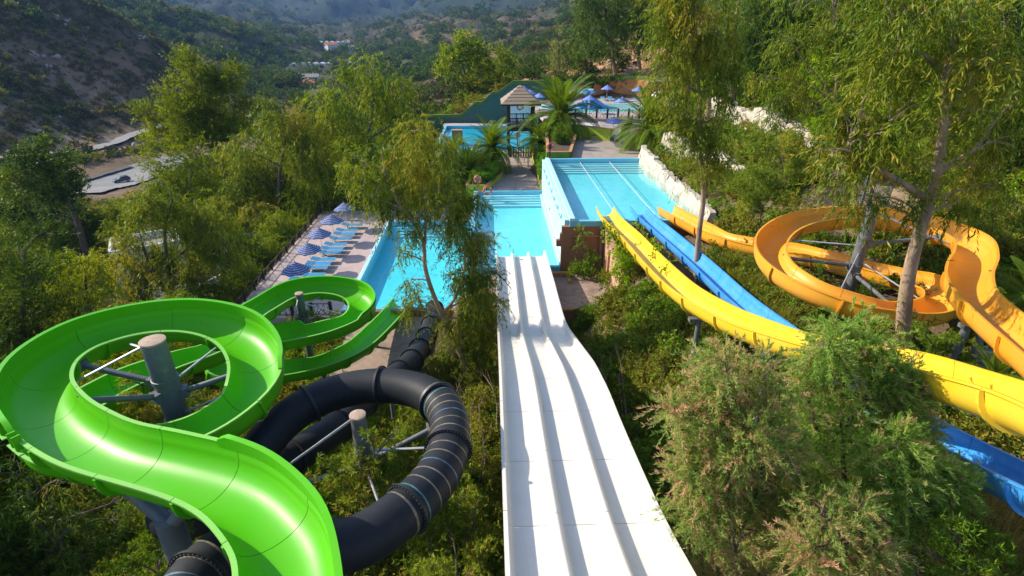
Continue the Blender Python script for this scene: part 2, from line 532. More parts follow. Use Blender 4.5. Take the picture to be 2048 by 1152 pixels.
# across the valley, column by column of the photograph: (px, [(py, distance) ...])
for px, col in [
    (-250, [(500, 90), (420, 150), (340, 205), (250, 235), (120, 275), (-20, 325), (-160, 380), (-150, 450)]),
    (0, [(455, 100), (400, 140), (330, 205), (300, 222), (240, 243), (160, 272), (60, 312), (-40, 352), (-100, 390), (-80, 430)]),
    (130, [(440, 100), (392, 150), (345, 195), (315, 213), (288, 236), (262, 248), (210, 270), (130, 306), (50, 345), (-12, 380), (0, 430), (40, 500), (20, 640)]),
    (250, [(400, 130), (372, 172), (345, 190), (318, 208), (290, 234), (268, 247), (235, 262), (180, 290), (110, 330), (58, 366), (66, 420), (66, 520), (30, 600), (0, 660), (8, 760)]),
    (365, [(330, 190), (290, 235), (255, 262), (215, 290), (150, 345), (96, 400), (106, 450), (108, 540), (62, 610), (22, 680), (30, 760), (-10, 2200), (-60, 3600)]),
    (450, [(300, 200), (235, 285), (195, 325), (150, 380), (131, 420), (138, 500), (80, 590), (46, 670), (52, 760), (24, 1600), (0, 2400), (-45, 4000)]),
    (530, [(260, 230), (215, 310), (180, 380), (155, 450), (142, 560), (100, 650), (72, 740), (74, 850), (48, 1400), (15, 2300), (-25, 3600), (-70, 5200)]),
    (612, [(240, 240), (205, 300), (172, 430), (150, 520), (132, 610), (108, 720), (94, 800), (85, 950), (52, 1400), (28, 2000), (0, 2900), (-60, 5000)]),
    (690, [(225, 240), (185, 330), (158, 450), (136, 600), (114, 740), (98, 900), (78, 1100), (52, 1500), (22, 2300), (0, 3000), (-55, 5000)]),
    (780, [(215, 230), (180, 300), (145, 450), (122, 620), (98, 800), (72, 1000), (46, 1250), (26, 1700), (8, 2300), (-5, 3000), (-40, 5000)]),
    (850, [(205, 200), (165, 300), (130, 480), (108, 650), (84, 780), (52, 950), (30, 1200), (7, 1700), (14, 2100), (-8, 3200), (-40, 5000)]),
    (930, [(200, 160), (165, 240), (140, 340), (112, 520), (85, 680), (45, 850), (9, 1000), (18, 1200), (0, 2200), (-30, 4500)]),
    (1000, [(185, 145), (165, 210), (140, 300), (112, 430), (86, 600), (58, 800), (44, 1000), (20, 1400), (-10, 2200), (-40, 4500)]),
    (1040, [(172, 130), (156, 150), (150, 170), (146, 240), (112, 400), (92, 520), (74, 640), (62, 800), (15, 1500), (-15, 2400), (-45, 4500)]),
    (1100, [(160, 125), (132, 150), (126, 170), (122, 230), (90, 380), (64, 520), (62, 640), (18, 1300), (-25, 2200), (-45, 4500)]),
    (1160, [(146, 122), (112, 148), (104, 165), (98, 230), (60, 380), (36, 480), (40, 600), (-5, 1200), (-40, 2200), (-60, 4500)]),
    (1230, [(138, 118), (98, 145), (76, 170), (64, 230), (20, 380), (-10, 520), (-60, 2200)]),
    (1320, [(128, 112), (92, 135), (60, 165), (30, 230), (-30, 400), (-60, 900), (-80, 3000)]),
    (1450, [(110, 105), (60, 140), (10, 200), (-60, 400), (-100, 1500)]),
    (1700, [(90, 90), (20, 130), (-60, 220), (-130, 500), (-150, 2000)]),
    (2048, [(60, 75), (-30, 120), (-130, 220), (-200, 600)]),
]:
    for py, d in col: gv(px, py, d)
for a in (85, 130, 180, -130, -85):
    for r, z in ((3, 5), (12, 5), (60, 4), (300, 0), (1500, 40), (6000, 300)):
        if abs(a) == 85 and r < 300: continue
        gp(r * math.sin(math.radians(a)), r * math.cos(math.radians(a)), z if a > 0 or r < 60 else z - 15)
GP = np.array(GP)


def _lp(x, y):
    r = np.hypot(x, y) + 0.5
    return np.arctan2(x, y) * 1.6, np.log(r + 6.0) * 1.5


def _fit():
    u, v = _lp(GP[:, 0], GP[:, 1])
    t = (GP[:, 2] - CAM_Z) / (np.hypot(GP[:, 0], GP[:, 1]) + 10)
    n = len(GP)
    d = np.hypot(u[:, None] - u[None], v[:, None] - v[None])
    K = np.where(d > 1e-9, d, 0) + np.eye(n) * (-0.002)     # linear (polyharmonic) kernel, slight smoothing
    A = np.zeros((n + 1, n + 1))
    A[:n, :n] = K
    A[:n, n] = 1
    A[n, :n] = 1
    w = np.linalg.solve(A, np.append(t, 0))
    return u, v, w


_U, _V, _W = _fit()
_pn = np.random.default_rng(3)
_OCT = [(_pn.uniform(0, 2 * PI), _pn.uniform(0, 2 * PI), _pn.uniform(0, 2 * PI)) for _ in range(60)]


def fbm(x, y, base, octs=6, gain=0.55, seed=0):
    """cheap band-limited noise: sums of rotated sine products"""
    out = np.zeros_like(x, dtype=float)
    amp, fr = 1.0, 1.0 / base
    for o in range(octs):
        s = np.zeros_like(out)
        for k in range(3):
            a, p, q = _OCT[(seed * 7 + o * 5 + k * 11) % 60]
            s += np.sin((x * math.cos(a) + y * math.sin(a)) * fr * 2 * PI + p + 1.7 * np.sin((x * math.sin(a) - y * math.cos(a)) * fr * 2.3 * PI + q))
        out += amp * s / 3
        amp *= gain
        fr *= 2.03
    return out


def ground_z(x, y):
    x = np.atleast_1d(np.asarray(x, float))
    y = np.atleast_1d(np.asarray(y, float))
    out = np.empty(x.shape)
    for i in range(0, x.size, 4000):
        xx, yy = x[i:i + 4000], y[i:i + 4000]
        u, v = _lp(xx, yy)
        d = np.hypot(u[:, None] - _U[None], v[:, None] - _V[None])
        r = np.hypot(xx, yy)
        t = d @ _W[:-1] + _W[-1]
        z = CAM_Z + t * (r + 10)
        f = np.clip((r - 95) / 200, 0, 1)
        z = z + f * np.minimum(0.008 * r, 6) * fbm(xx, yy, 130, 4, 0.5) + np.clip((r - 800) / 900, 0, 1) * np.minimum(0.03 * r, 75) * fbm(xx, yy, 1150, 5, 0.48, 4) + np.clip((r - 12) / 60, 0, 1) * 0.14 * fbm(xx, yy, 7, 3, 0.5, 3)
        out[i:i + 4000] = z
    return out


def gz(x, y):
    return float(ground_z(x, y)[0])


def make_terrain():
    th = np.concatenate([np.arange(-180, -58, 6.0), np.arange(-58, 58.01, 0.3), np.arange(64, 180, 6.0)])
    th = np.radians(th)
    rr = [0.4, 1.2]
    while rr[-1] < 7000: rr.append(rr[-1] * 1.021 + 0.05)
    rr = np.array(rr)
    T, Rr = np.meshgrid(th, rr, indexing='ij')
    X, Y = Rr * np.sin(T), Rr * np.cos(T)
    Zv = ground_z(X.ravel(), Y.ravel()).reshape(X.shape)
    nt_, nr = X.shape
    vs = np.stack([X.ravel(), Y.ravel(), Zv.ravel()], 1)
    i = np.arange(nt_)[:, None]
    j = np.arange(nr - 1)[None]
    i2 = (i + 1) % nt_
    q = np.stack([(i * nr + j), (i * nr + j + 1), (i2 * nr + j + 1), (i2 * nr + j)], -1).reshape(-1, 4)
    me = quad_mesh('ground', vs, q)
    # true ground colours: leaf litter in the park, orange earth on the cut slope, maquis and fields beyond
    x, y, r = X.ravel(), Y.ravel(), Rr.ravel()
    col = np.zeros((x.size, 4))
    col[:, 3] = 1
    litter = np.array([0.060, 0.045, 0.026])
    soil = np.array([0.15, 0.105, 0.065])
    scrub = np.array([0.058, 0.048, 0.024])
    scrub2 = np.array([0.165, 0.102, 0.062])
    green = np.array([0.022, 0.040, 0.012])
    n1 = np.clip(0.5 + 0.45 * fbm(x, y, 5, 4, 0.6, 1), 0, 1)[:, None]
    park = litter * (1 - n1) + soil * n1
    n2 = np.clip(0.5 + 0.5 * fbm(x, y, 60, 6, 0.65, 2), 0, 1)[:, None]
    hill = scrub * (1 - n2) + scrub2 * n2
    n3 = np.clip(0.2 + 0.8 * fbm(x, y, 160, 4, 0.6, 5), 0, 1)[:, None] * np.clip((r - 250) / 150, 0, 1)[:, None] * np.clip((3200 - r) / 1500, 0.25, 1)[:, None]
    hill = hill * (1 - n3) + green * n3
    far = np.clip((r - 850) / 500, 0, 1)[:, None]
    hill = hill * (1 - far) + (np.array([0.020, 0.034, 0.018]) * (0.75 + 0.6 * n2)) * far
    azd = np.degrees(np.arctan2(x, y))
    ridge_b = (np.clip((r - 470) / 40, 0, 1) * np.clip((840 - r) / 60, 0, 1) * np.clip((-14 - azd) / 3, 0, 1))[:, None]      # wooded second ridge
    hill = hill * (1 - 0.7 * ridge_b) + np.array([0.020, 0.032, 0.014]) * 0.7 * ridge_b
    valley = (np.clip((r - 270) / 60, 0, 1) * np.clip((800 - r) / 150, 0, 1) * np.clip((azd + 22) / 3, 0, 1) * np.clip((-4 - azd) / 4, 0, 1))[:, None]
    hill = hill * (1 - 0.6 * valley) + np.array([0.040, 0.062, 0.018]) * (0.6 + 0.7 * n1) * 0.6 * valley
    f = np.clip((r - 100) / 50, 0, 1)[:, None]
    c = park * (1 - f) + hill * f
    orange = np.array([0.44, 0.235, 0.125]) * (0.8 + 0.25 * np.clip(fbm(x, y, 9, 4, 0.6, 4), -1, 1))[:, None]
    az = np.degrees(np.arctan2(x, y))
    mo = (np.clip((r - 103) / 10, 0, 1) * np.clip((185 - r) / 14, 0, 1) * np.clip((az - 2.0) / 2.0, 0, 1) * np.clip((26 - az) / 5, 0, 1))[:, None]
    mo = np.clip(mo * (1.1 + 0.45 * fbm(x, y, 14, 4, 0.6, 6))[:, None], 0, 1)
    c = c * (1 - mo) + orange * mo
    # pale earth round the road and car park, cut bank behind the road
    dust = np.array([0.30, 0.205, 0.135])
    def blob(px, py, z, sx, sy, amt):
        p = at(px, py, z)
        e = np.exp(-(((x - p.x) / sx) ** 2 + ((y - p.y) / sy) ** 2)) * amt * (0.7 + 0.5 * np.clip(fbm(x, y, 12, 4, 0.6, 8), -1, 1))
        return np.clip(e, 0, 1)[:, None]
    for b in (blob(225, 345, -30, 40, 16, 1.0), blob(230, 268, -24, 45, 14, 0.55), blob(120, 455, -8, 6, 7, 1.0), blob(1200, 590, 3, 5, 4, 0.4), blob(1680, 470, 6.4, 6, 5, 1.1), blob(860, 225, 1, 20, 16, 0.5)):
        c = c * (1 - b) + dust * b
    field = np.array([0.11, 0.14, 0.03])
    for b in (blob(620, 195, -30, 16, 22, 0.9), blob(790, 115, -25, 60, 60, 0.5)):
        c = c * (1 - b) + field * b
    col[:, :3] = np.clip(c, 0.01, 1)
    a = me.color_attributes.new('earth', 'FLOAT_COLOR', 'POINT')
    a.data.foreach_set('color', col.ravel().astype(np.float32))
    m, nt, b = nodes_of('earth_and_scrub')
    N, L = nt.nodes, nt.links
    at_ = N.new('ShaderNodeAttribute'); at_.attribute_name = 'earth'
    tc = N.new('ShaderNodeTexCoord')
    nz = N.new('ShaderNodeTexNoise'); nz.inputs['Scale'].default_value = 0.9; nz.inputs['Detail'].default_value = 9; nz.inputs['Roughness'].default_value = 0.7
    L.new(tc.outputs['Object'], nz.inputs['Vector'])
    mr = N.new('ShaderNodeMapRange'); mr.inputs[1].default_value = 0.3; mr.inputs[2].default_value = 0.7; mr.inputs[3].default_value = 0.6; mr.inputs[4].default_value = 1.35
    L.new(nz.outputs['Fac'], mr.inputs[0])
    mx = N.new('ShaderNodeMix'); mx.data_type = 'RGBA'; mx.blend_type = 'MULTIPLY'; mx.inputs[0].default_value = 1
    L.new(at_.outputs['Color'], mx.inputs[6]); L.new(mr.outputs[0], mx.inputs[7])
    L.new(mx.outputs[2], b.inputs['Base Color'])
    b.inputs['Roughness'].default_value = 0.95
    b.inputs['Specular IOR Level'].default_value = 0.15
    bp = N.new('ShaderNodeBump'); bp.inputs['Strength'].default_value = 0.6; bp.inputs['Distance'].default_value = 0.15
    L.new(nz.outputs['Fac'], bp.inputs['Height']); L.new(bp.outputs[0], b.inputs['Normal'])
    me.materials.append(m)
    o = put('ground', me)
    tag(o, kind='structure')
    me.polygons.foreach_set('use_smooth', [True] * len(me.polygons))


def quad_mesh(name, vs, q, mat=None, smooth=False):
    me = bpy.data.meshes.new(name)
    n, k = len(vs), len(q)
    me.vertices.add(n)
    me.vertices.foreach_set('co', np.asarray(vs, np.float32).ravel())
    me.loops.add(k * 4)
    me.loops.foreach_set('vertex_index', np.asarray(q, np.int32).ravel())
    me.polygons.add(k)
    me.polygons.foreach_set('loop_start', np.arange(0, k * 4, 4, dtype=np.int32))
    if mat is not None: me.materials.append(mat)
    if smooth: me.polygons.foreach_set('use_smooth', [True] * k)
    me.update(calc_edges=True)
    return me


make_terrain()

# ------------------------------------------------------------------ roads across the valley
def ribbon(name, pts, width, mat, lift=0.35, kind='structure', n=8):
    P = [Vector((p[0], p[1], 0)) for p in pts]
    dense = []
    for i in range(len(P) - 1):
        for k in range(n): dense.append(P[i].lerp(P[i + 1], k / n))
    dense.append(P[-1])
    vs, fs = [], []
    ws = width if callable(width) else (lambda t: width)
    for i, p in enumerate(dense):
        t = (dense[min(i + 1, len(dense) - 1)] - dense[max(i - 1, 0)]).normalized()
        s = Vector((-t.y, t.x, 0))
        w = ws(i / (len(dense) - 1))
        row = [p + s * (w * (k / 4 - 0.5)) for k in range(5)]
        zz = ground_z([a.x for a in row], [a.y for a in row])
        zc = max(zz) if w < 12 else None
        for a, z in zip(row, zz): vs.append((a.x, a.y, (zc if zc is not None else z) + lift))
    for i in range(len(dense) - 1):
        for k in range(4):
            a = i * 5 + k
            fs.append((a, a + 1, a + 6, a + 5))
    b = MB().add(vs, fs)
    o = b.build(name, mat, smooth=60)
    return tag(o, kind=kind)


def road_pts(L): return [at_r(px, py, d) for px, py, d in L]


ROAD = road_pts([(-90, 322, 209), (0, 313, 214), (60, 309, 218), (130, 302, 223), (180, 296, 227), (240, 281, 240), (300, 264, 252), (380, 240, 268)])
ribbon('road', ROAD, 5.0, M['asphalt'])
CARP = road_pts([(110, 405, 147), (180, 378, 168), (250, 360, 181), (320, 343, 190), (400, 326, 200)])
ribbon('car_park', CARP, 17.0, M['asphalt'], 0.5)
ribbon('kerb_strip', road_pts([(150, 366, 180), (205, 351, 188), (262, 338, 193)]), 2.4, pmat('dark_drain_strip', (0.06, 0.055, 0.05), (0.04, 0.038, 0.035), 1, 0.9), 0.75)
# ------------------------------------------------------------------ pools and decks
# everything in the pool yard shares the same axes: pools run along Y from 34.6 to 52
YF, YB = 34.7, 51.6
XL0, XL1, XM1, XU0, XU1 = -10.2, -1.75, 4.75, 5.25, 14.25
ZL, ZM, ZU = 0.0, 3.0, 6.0


def water_sheet(parent, poly, z, mat):
    MB().add([(x, y, z) for x, y in poly], [tuple(range(len(poly)))]).build('water', mat, parent)


def pool_steps(parent, x0, x1, yb, z, n=5, run=0.36, rise=0.16, mat=None):
    for k in range(n):
        zt = z - rise * k
        b = MB()
        b.box(((x0 + x1) / 2, yb - run * (k + 0.5) - 0.02, zt - 0.35), (x1 - x0, run - 0.03, 0.7))
        b.build('step', M['step_white'] if k % 2 == 0 else M['pool_paint'], parent)
        b2 = MB().box(((x0 + x1) / 2, yb - run * (k + 1) - 0.005, zt - 0.02), (x1 - x0 - 0.02, 0.05, 0.05))
        b2.build('nosing', M['pool_wall'], parent)


# lower pool (where the green and black slides end)
p = empty('swimming_pool', ((XL0 + XL1) / 2, (YF + YB) / 2, ZL))
tag(p, 'lowest swimming pool, half hidden by the leaning eucalyptus, where the green slide ends', 'swimming pool', 'three stepped splash pools')
def local(o, root):
    o.parent = root
    o.matrix_parent_inverse = Matrix.Translation(-Vector(root.location)) if root.rotation_euler.z == 0 else root.matrix_world.inverted()
    return o
def kid(root):
    """parent whose children are given in world coordinates"""
    class K: pass
    return root
def B(mb, name, mat, root, **k):
    """build a part from world coordinates under its thing"""
    inv = Matrix.Rotation(-root.rotation_euler.z, 4, 'Z') @ Matrix.Translation(-Vector(root.location))
    if root.parent is not None:
        rp = root.parent
        inv = Matrix.Translation(-Vector(root.location)) @ Matrix.Rotation(-rp.rotation_euler.z, 4, 'Z') @ Matrix.Translation(-Vector(rp.location))
    mb.v = [tuple(inv @ Vector(q)) for q in mb.v]
    return mb.build(name, mat, root, **k)


LYF = 33.9
B(MB().box(((XL0 + XL1) / 2, (LYF + YB) / 2, ZL - 1.05), (XL1 - XL0, YB - LYF, 0.2)), 'pool_floor', M['pool_paint'], p)
B(MB().box((XL0 - 0.16, (LYF + YB) / 2, ZL - 0.5), (0.32, YB - LYF + 0.6, 1.2)), 'side_wall', M['pool_wall'], p, bevel=0.03)
B(MB().box(((XL0 + XL1) / 2, YB + 0.15, ZL - 0.45), (XL1 - XL0, 0.3, 1.3)), 'end_wall', M['coping'], p, bevel=0.03)
B(MB().box(((XL0 + XL1) / 2, LYF - 0.15, ZL - 0.5), (XL1 - XL0, 0.3, 1.25)), 'weir_edge', M['coping'], p, bevel=0.03)
for k in range(4):
    B(MB().box(((XL0 + XL1) / 2, YB - 0.38 * (k + 0.5) - 0.02, ZL - 0.28 - 0.16 * k - 0.25), (XL1 - XL0 - 0.02, 0.35, 0.5)), 'step', M['step_white'], p)
B(MB().add([(XL0, LYF, ZL - 0.22), (XL1, LYF, ZL - 0.22), (XL1, YB, ZL - 0.22), (XL0, YB, ZL - 0.22)], [(0, 1, 2, 3)]), 'water', M['water_deep'], p)
B(MB().box((XL0 + 1.1, (YF + YB) / 2 - 1, ZL - 0.93), (0.12, YB - YF - 3, 0.04)), 'lane_line', M['pool_wall'], p)

# middle pool (where the white slide ends)
p = empty('swimming_pool', ((XL1 + XM1) / 2, (YF + YB) / 2, ZM))
tag(p, 'middle swimming pool at the foot of the white three lane slide', 'swimming pool', 'three stepped splash pools')
B(MB().box(((XL1 + XM1) / 2 + 0.15, (YF + YB) / 2, ZM - 1.3), (XM1 - XL1 + 0.3, YB - YF, 0.9)), 'pool_floor', M['pool_paint'], p)
B(MB().box((XL1 + 0.12, (YF + YB) / 2, ZM - 1.5), (0.36, YB - YF, 3.4)), 'side_wall', M['coping'], p, bevel=0.03)
B(MB().box(((XL1 + XM1) / 2, YB + 0.15, ZM - 0.4), (XM1 - XL1, 0.3, 1.1)), 'end_wall', M['coping'], p, bevel=0.03)
B(MB().box(((XL1 + XM1) / 2 + 0.3, YF - 0.15, ZM - 0.95), (XM1 - XL1 + 0.6, 0.3, 1.5)), 'weir_edge', M['coping'], p, bevel=0.03)
for k in range(5):
    B(MB().box(((XL1 + XM1) / 2 + 0.2, YB - 0.42 * (k + 0.5) - 0.02, ZM - 0.20 - 0.11 * k - 0.2), (XM1 - XL1 - 0.5, 0.36, 0.4)), 'step', M['step_white'], p)
B(MB().add([(XL1 + 0.3, YF, ZM - 0.24), (XM1, YF, ZM - 0.24), (XM1, YB, ZM - 0.24), (XL1 + 0.3, YB, ZM - 0.24)], [(0, 1, 2, 3)]), 'water', M['water'], p)

# wall between middle and upper pool, with its row of painted waves
w = empty('pool_divider_wall', (5.0, 43, ZM))
tag(w, 'pale blue wall with a row of small blue painted waves between upper and middle pool', 'wall')
XW0 = 4.75
prof = [(XW0, 1.6), (XW0 + 0.02, ZM + 0.06), (XW0 - 0.14, ZM + 0.06), (XW0 - 0.14, 1.6)]
b = MB()
b.prism([(XW0, YF - 0.02), (XU0, YF - 0.02), (XU0, YB + 0.5), (XW0, YB + 0.5)], ZM - 1.4, ZU + 0.02)
B(b, 'wall_face', M['pool_wall'], w)
B(MB().box((XW0 - 0.1, (YF + YB) / 2, ZM - 0.45), (0.2, YB - YF, 0.7)), 'ledge', M['pool_wall'], w, bevel=0.03)
B(MB().box((XU0 - 0.02, (YF + YB) / 2 + 0.1, ZU + 0.13), (0.40, YB - YF + 0.9, 0.22)), 'coping', M['pool_wall'], w, bevel=0.04)
B(MB().box((XW0 + 0.12, (YF + YB) / 2 + 0.1, ZU + 0.03), (0.30, YB - YF + 0.6, 0.14)), 'shoulder', M['pool_wall'], w, bevel=0.03)


def wave_mark():
    """flat curl with a tail, in the plane y-z, 1.9 long"""
    pts_c = []
    for k in range(15):
        a = PI * 0.1 + k / 14 * PI * 1.55
        pts_c.append((0.25 - 0.0 + 0.22 * math.cos(a), 0.10 + 0.2 * math.sin(a)))
    pts = [(2.0, -0.16), (1.5, -0.10), (1.1, -0.14), (0.8, -0.10), (0.5, 0.0)] + [(0.25 + 0.22 * math.cos(a), 0.10 + 0.2 * math.sin(a)) for a in [(-0.3 + k / 12 * 4.3) for k in range(13)]]
    vs, fs = [], []
    n = len(pts)
    for i, (y, z) in enumerate(pts):
        a, c = pts[max(i - 1, 0)], pts[min(i + 1, n - 1)]
        t = Vector((c[0] - a[0], c[1] - a[1])).normalized()
        hw = 0.085 * (0.55 + 0.6 * math.sin(PI * min(1, (i + 1) / n * 1.1)))
        vs += [(0, y - t.y * hw, z + t.x * hw), (0, y + t.y * hw, z - t.x * hw)]
    for i in range(n - 1):
        fs.append((2 * i, 2 * i + 1, 2 * i + 3, 2 * i + 2))
    vs2 = [(x - 0.006, y, z) for x, y, z in vs]
    m_ = len(vs)
    return MB().add(vs + vs2, fs + [tuple(m_ + i for i in reversed(f)) for f in fs])


wm = wave_mark().mesh('painted_wave', pmat('blue_wave_paint', (0.015, 0.20, 0.32), (0.02, 0.23, 0.35), 5, 0.6))
for k in range(7):
    put('painted_wave', wm, w, (XW0 - 0.004 - 5.0, 36.0 + k * 2.15 - 43, ZU - 0.42 - ZM))
put('painted_dot', MB().lathe([(0.0, 0.006), (0.16, 0.006), (0.16, 0.0)], seg=14, M=Matrix.Rotation(-PI / 2, 4, 'Y')).mesh('painted_dot', wm.materials[0]), w, (XW0 - 5.0, 51.2 - 43, ZU - 0.42 - ZM))
B(MB().box((XW0 - 0.02, 44.2, ZM + 0.75), (0.05, 0.08, 0.22)), 'wall_fitting', M['dark_steel'], w)

# upper pool
p = empty('swimming_pool', ((XU0 + XU1) / 2, (YF + YB) / 2, ZU))
tag(p, 'uppermost splash pool beside the white rock wall, with two lane ropes', 'swimming pool', 'three stepped splash pools')
B(MB().prism([(XU0, YF), (XU1 + 0.6, YF), (XU1 + 0.6, YB), (XU0, YB)], ZU - 1.3, ZU - 0.72), 'pool_floor', M['pool_paint'], p)
B(MB().box(((XU0 + XU1) / 2 + 0.3, YB + 0.18, ZU - 0.25), (XU1 - XU0 + 0.6, 0.36, 0.9)), 'end_wall', M['coping'], p, bevel=0.03)
B(MB().box(((XU0 + XU1) / 2 + 0.3, YF - 0.17, ZU - 0.32), (XU1 - XU0 + 1.0, 0.34, 0.72)), 'weir_edge', M['coping'], p, bevel=0.03)
for k in range(5):
    B(MB().box(((XU0 + XU1) / 2, YB - 0.42 * (k + 0.5) - 0.02, ZU - 0.20 - 0.10 * k - 0.15), (XU1 - XU0 - 0.05, 0.36, 0.3)), 'step', M['step_white'], p)
B(MB().add([(XU0, YF, ZU - 0.12), (XU1 + 0.5, YF, ZU - 0.12), (XU1 + 0.5, YB, ZU - 0.12), (XU0, YB, ZU - 0.12)], [(0, 1, 2, 3)]), 'water', M['water'], p)
for i, (x0, x1, lab) in enumerate([(8.25, 8.45, 'left of the two white float ropes across the upper pool, nearer the divider wall'),
                                   (11.05, 11.15, 'right of the two white float ropes in the upper pool, nearer the rock wall')]):
    r = empty('lane_rope', (x0, 43, ZU))
    tag(r, lab, 'lane rope', 'lane ropes in the upper pool')
    B(MB().tube([(x0, YB, ZU - 0.05), (x1, YF + 0.6, ZU - 0.09)], 0.012, 5), 'cord', M['white_metal'], r)
    fl = MB().tube([(0, -0.11, 0), (0, -0.08, 0), (0, 0.08, 0), (0, 0.11, 0)], [0.014, 0.027, 0.027, 0.014], 6).mesh('float', M['white_metal'], 40)
    for k in range(40):
        t = (k + 0.5) / 40
        put('float', fl, r, (x0 + (x1 - x0) * t - x0, YB + (YF + 0.8 - YB) * t - 43, -0.07))

# retaining walls below the pools
w = empty('retaining_wall', (6.4, YF - 0.4, 2.3))
tag(w, 'brown rendered wall with stepped top below the front of the upper pool', 'wall')
b = MB()
b.box(((XU0 + 14.6) / 2 - 0.3, YF - 0.2, 3.72), (14.6 - XU0 + 0.8, 0.3, 3.9))
B(b, 'wall_face', M['brown_wall'], w)
for k, (dx, dz) in enumerate([(0.0, 0.30), (-0.26, 0.72), (-0.48, 1.15)]):
    B(MB().box((XU0 - 0.28 + dx * 0.5, YF - 0.22 - 0.02 * k, ZU - 0.32 - dz), (0.55 - dx, 0.32, 0.45)), 'wall_step', M['brown_wall'], w)
B(MB().tube([(5.3, YF - 0.42, 5.0), (7.0, YF - 0.42, 5.0), (7.25, YF - 0.42, 4.9)], 0.045, 6), 'pipe', M['terracotta'], w, smooth=50)
B(MB().tube([(7.25, YF - 0.5, 2.3), (7.25, YF - 0.5, 5.5)], 0.16, 8), 'downpipe', M['brown_wall'], w, smooth=50)
# side wall of the terrace, lit by the sun
w = empty('terrace_side_wall', (7.6, 31.8, 2.3))
tag(w, 'sunlit peach wall at the side of the small terrace, ivy hanging over it', 'wall')
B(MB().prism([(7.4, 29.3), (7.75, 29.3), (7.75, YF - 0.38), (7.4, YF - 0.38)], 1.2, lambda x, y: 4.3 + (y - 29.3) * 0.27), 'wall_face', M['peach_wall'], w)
B(MB().box((7.33, 32.2, 3.6), (0.14, 0.22, 2.6)), 'pier', M['peach_wall'], w)
# terrace
B(MB().prism([(-0.4, 29.3), (7.4, 29.3), (7.4, YF - 0.36), (-0.4, YF - 0.36)], -0.5, 2.3), 'terrace_slab', M['terrace'], tag(empty('terrace', (4, 32, 2.3)), kind='structure'))
w = empty('terrace_front_wall', (3.5, 29.1, 1))
tag(w, 'low brown wall under the front edge of the small terrace', 'wall')
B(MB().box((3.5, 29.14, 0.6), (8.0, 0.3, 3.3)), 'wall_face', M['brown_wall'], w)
B(MB().box((3.5, 29.12, 2.3), (8.1, 0.36, 0.14)), 'cap', M['terracotta'], w, bevel=0.02)
w = empty('planter_curb', (4.7, 34.2, 2.3))
tag(w, 'small terracotta curb under the bush at the terrace back', 'curb')
B(MB().box((4.2, 33.9, 2.45), (1.7, 0.25, 0.3)), 'curb_bar', M['terracotta'], w, bevel=0.03)
B(MB().box((5.0, 33.2, 2.42), (0.25, 1.2, 0.25)), 'curb_bar', M['terracotta'], w, bevel=0.03)

# lower yard under the slide ends: brown slab and walls
B(MB().prism([(-9.6, 26.2), (-4.9, 26.2), (-4.9, 33.6), (-9.6, 33.6)], -1.2, -0.35), 'slab', M['terrace'], tag(empty('slide_yard', (-7, 30, -0.3)), kind='structure'))
w = empty('yard_wall', (-3.0, 33.2, -1))
tag(w, 'low brown wall under the front edge of the lowest pool', 'wall')
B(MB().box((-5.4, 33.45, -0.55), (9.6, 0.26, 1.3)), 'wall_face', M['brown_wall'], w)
w = empty('yard_wall', (-2.6, 28, -0.5))
tag(w, 'terracotta side wall between black tube and white slide', 'wall')
B(MB().prism([(-2.6, 25.0), (-2.3, 25.0), (-2.3, 33.2), (-2.6, 33.2)], -1.5, lambda x, y: 1.0 + (33 - y) * 0.1), 'wall_face', M['brown_wall'], w)
B(MB().prism([(-2.3, 33.0), (-0.4, 33.0), (-0.4, 33.3), (-2.3, 33.3)], -1.5, 1.2), 'wall_face', M['brown_wall'], w)
B(MB().box((-1.4, 33.1, 1.25), (1.9, 0.36, 0.12)), 'cap', M['lime_wall'], w, bevel=0.02)
w = empty('yard_curb', (-7.4, 26.1, -0.6))
tag(w, 'low concrete curb at the near edge of the slide yard', 'curb')
B(MB().box((-7.3, 26.05, -0.5), (4.9, 0.28, 0.7)), 'curb_bar', M['deck2'], w, bevel=0.03)

# decks
def deck(name, poly, z, thick, mat):
    e = tag(empty(name, (poly[0][0], poly[0][1], z)), kind='structure')
    B(MB().prism(poly, z - thick, z), 'slab', mat, e)
    return e


deck('pool_deck', [(-17.9, 32.8), (XL0 - 0.32, 32.8), (XL0 - 0.32, 56.0), (-17.9, 56.0)], ZL, 1.6, M['deck'])
deck('pool_deck', [(XL0 - 0.32, YB + 0.3), (XL1 - 0.3, YB + 0.3), (XL1 - 0.3, 56.0), (XL0 - 0.32, 56.0)], ZL, 1.6, M['deck'])
deck('upper_deck', [(5.9, YB + 0.37), (19.0, YB + 0.37), (18.6, 62.5), (13.0, 61.2), (9.2, 64.2), (8.2, 60.5)], ZU, 1.2, M['deck2'])
deck('upper_deck', [(13.0, 61.25), (18.6, 62.55), (18.9, 70.0), (14.0, 74.0)], ZU - 0.01, 1.2, M['deck2'])
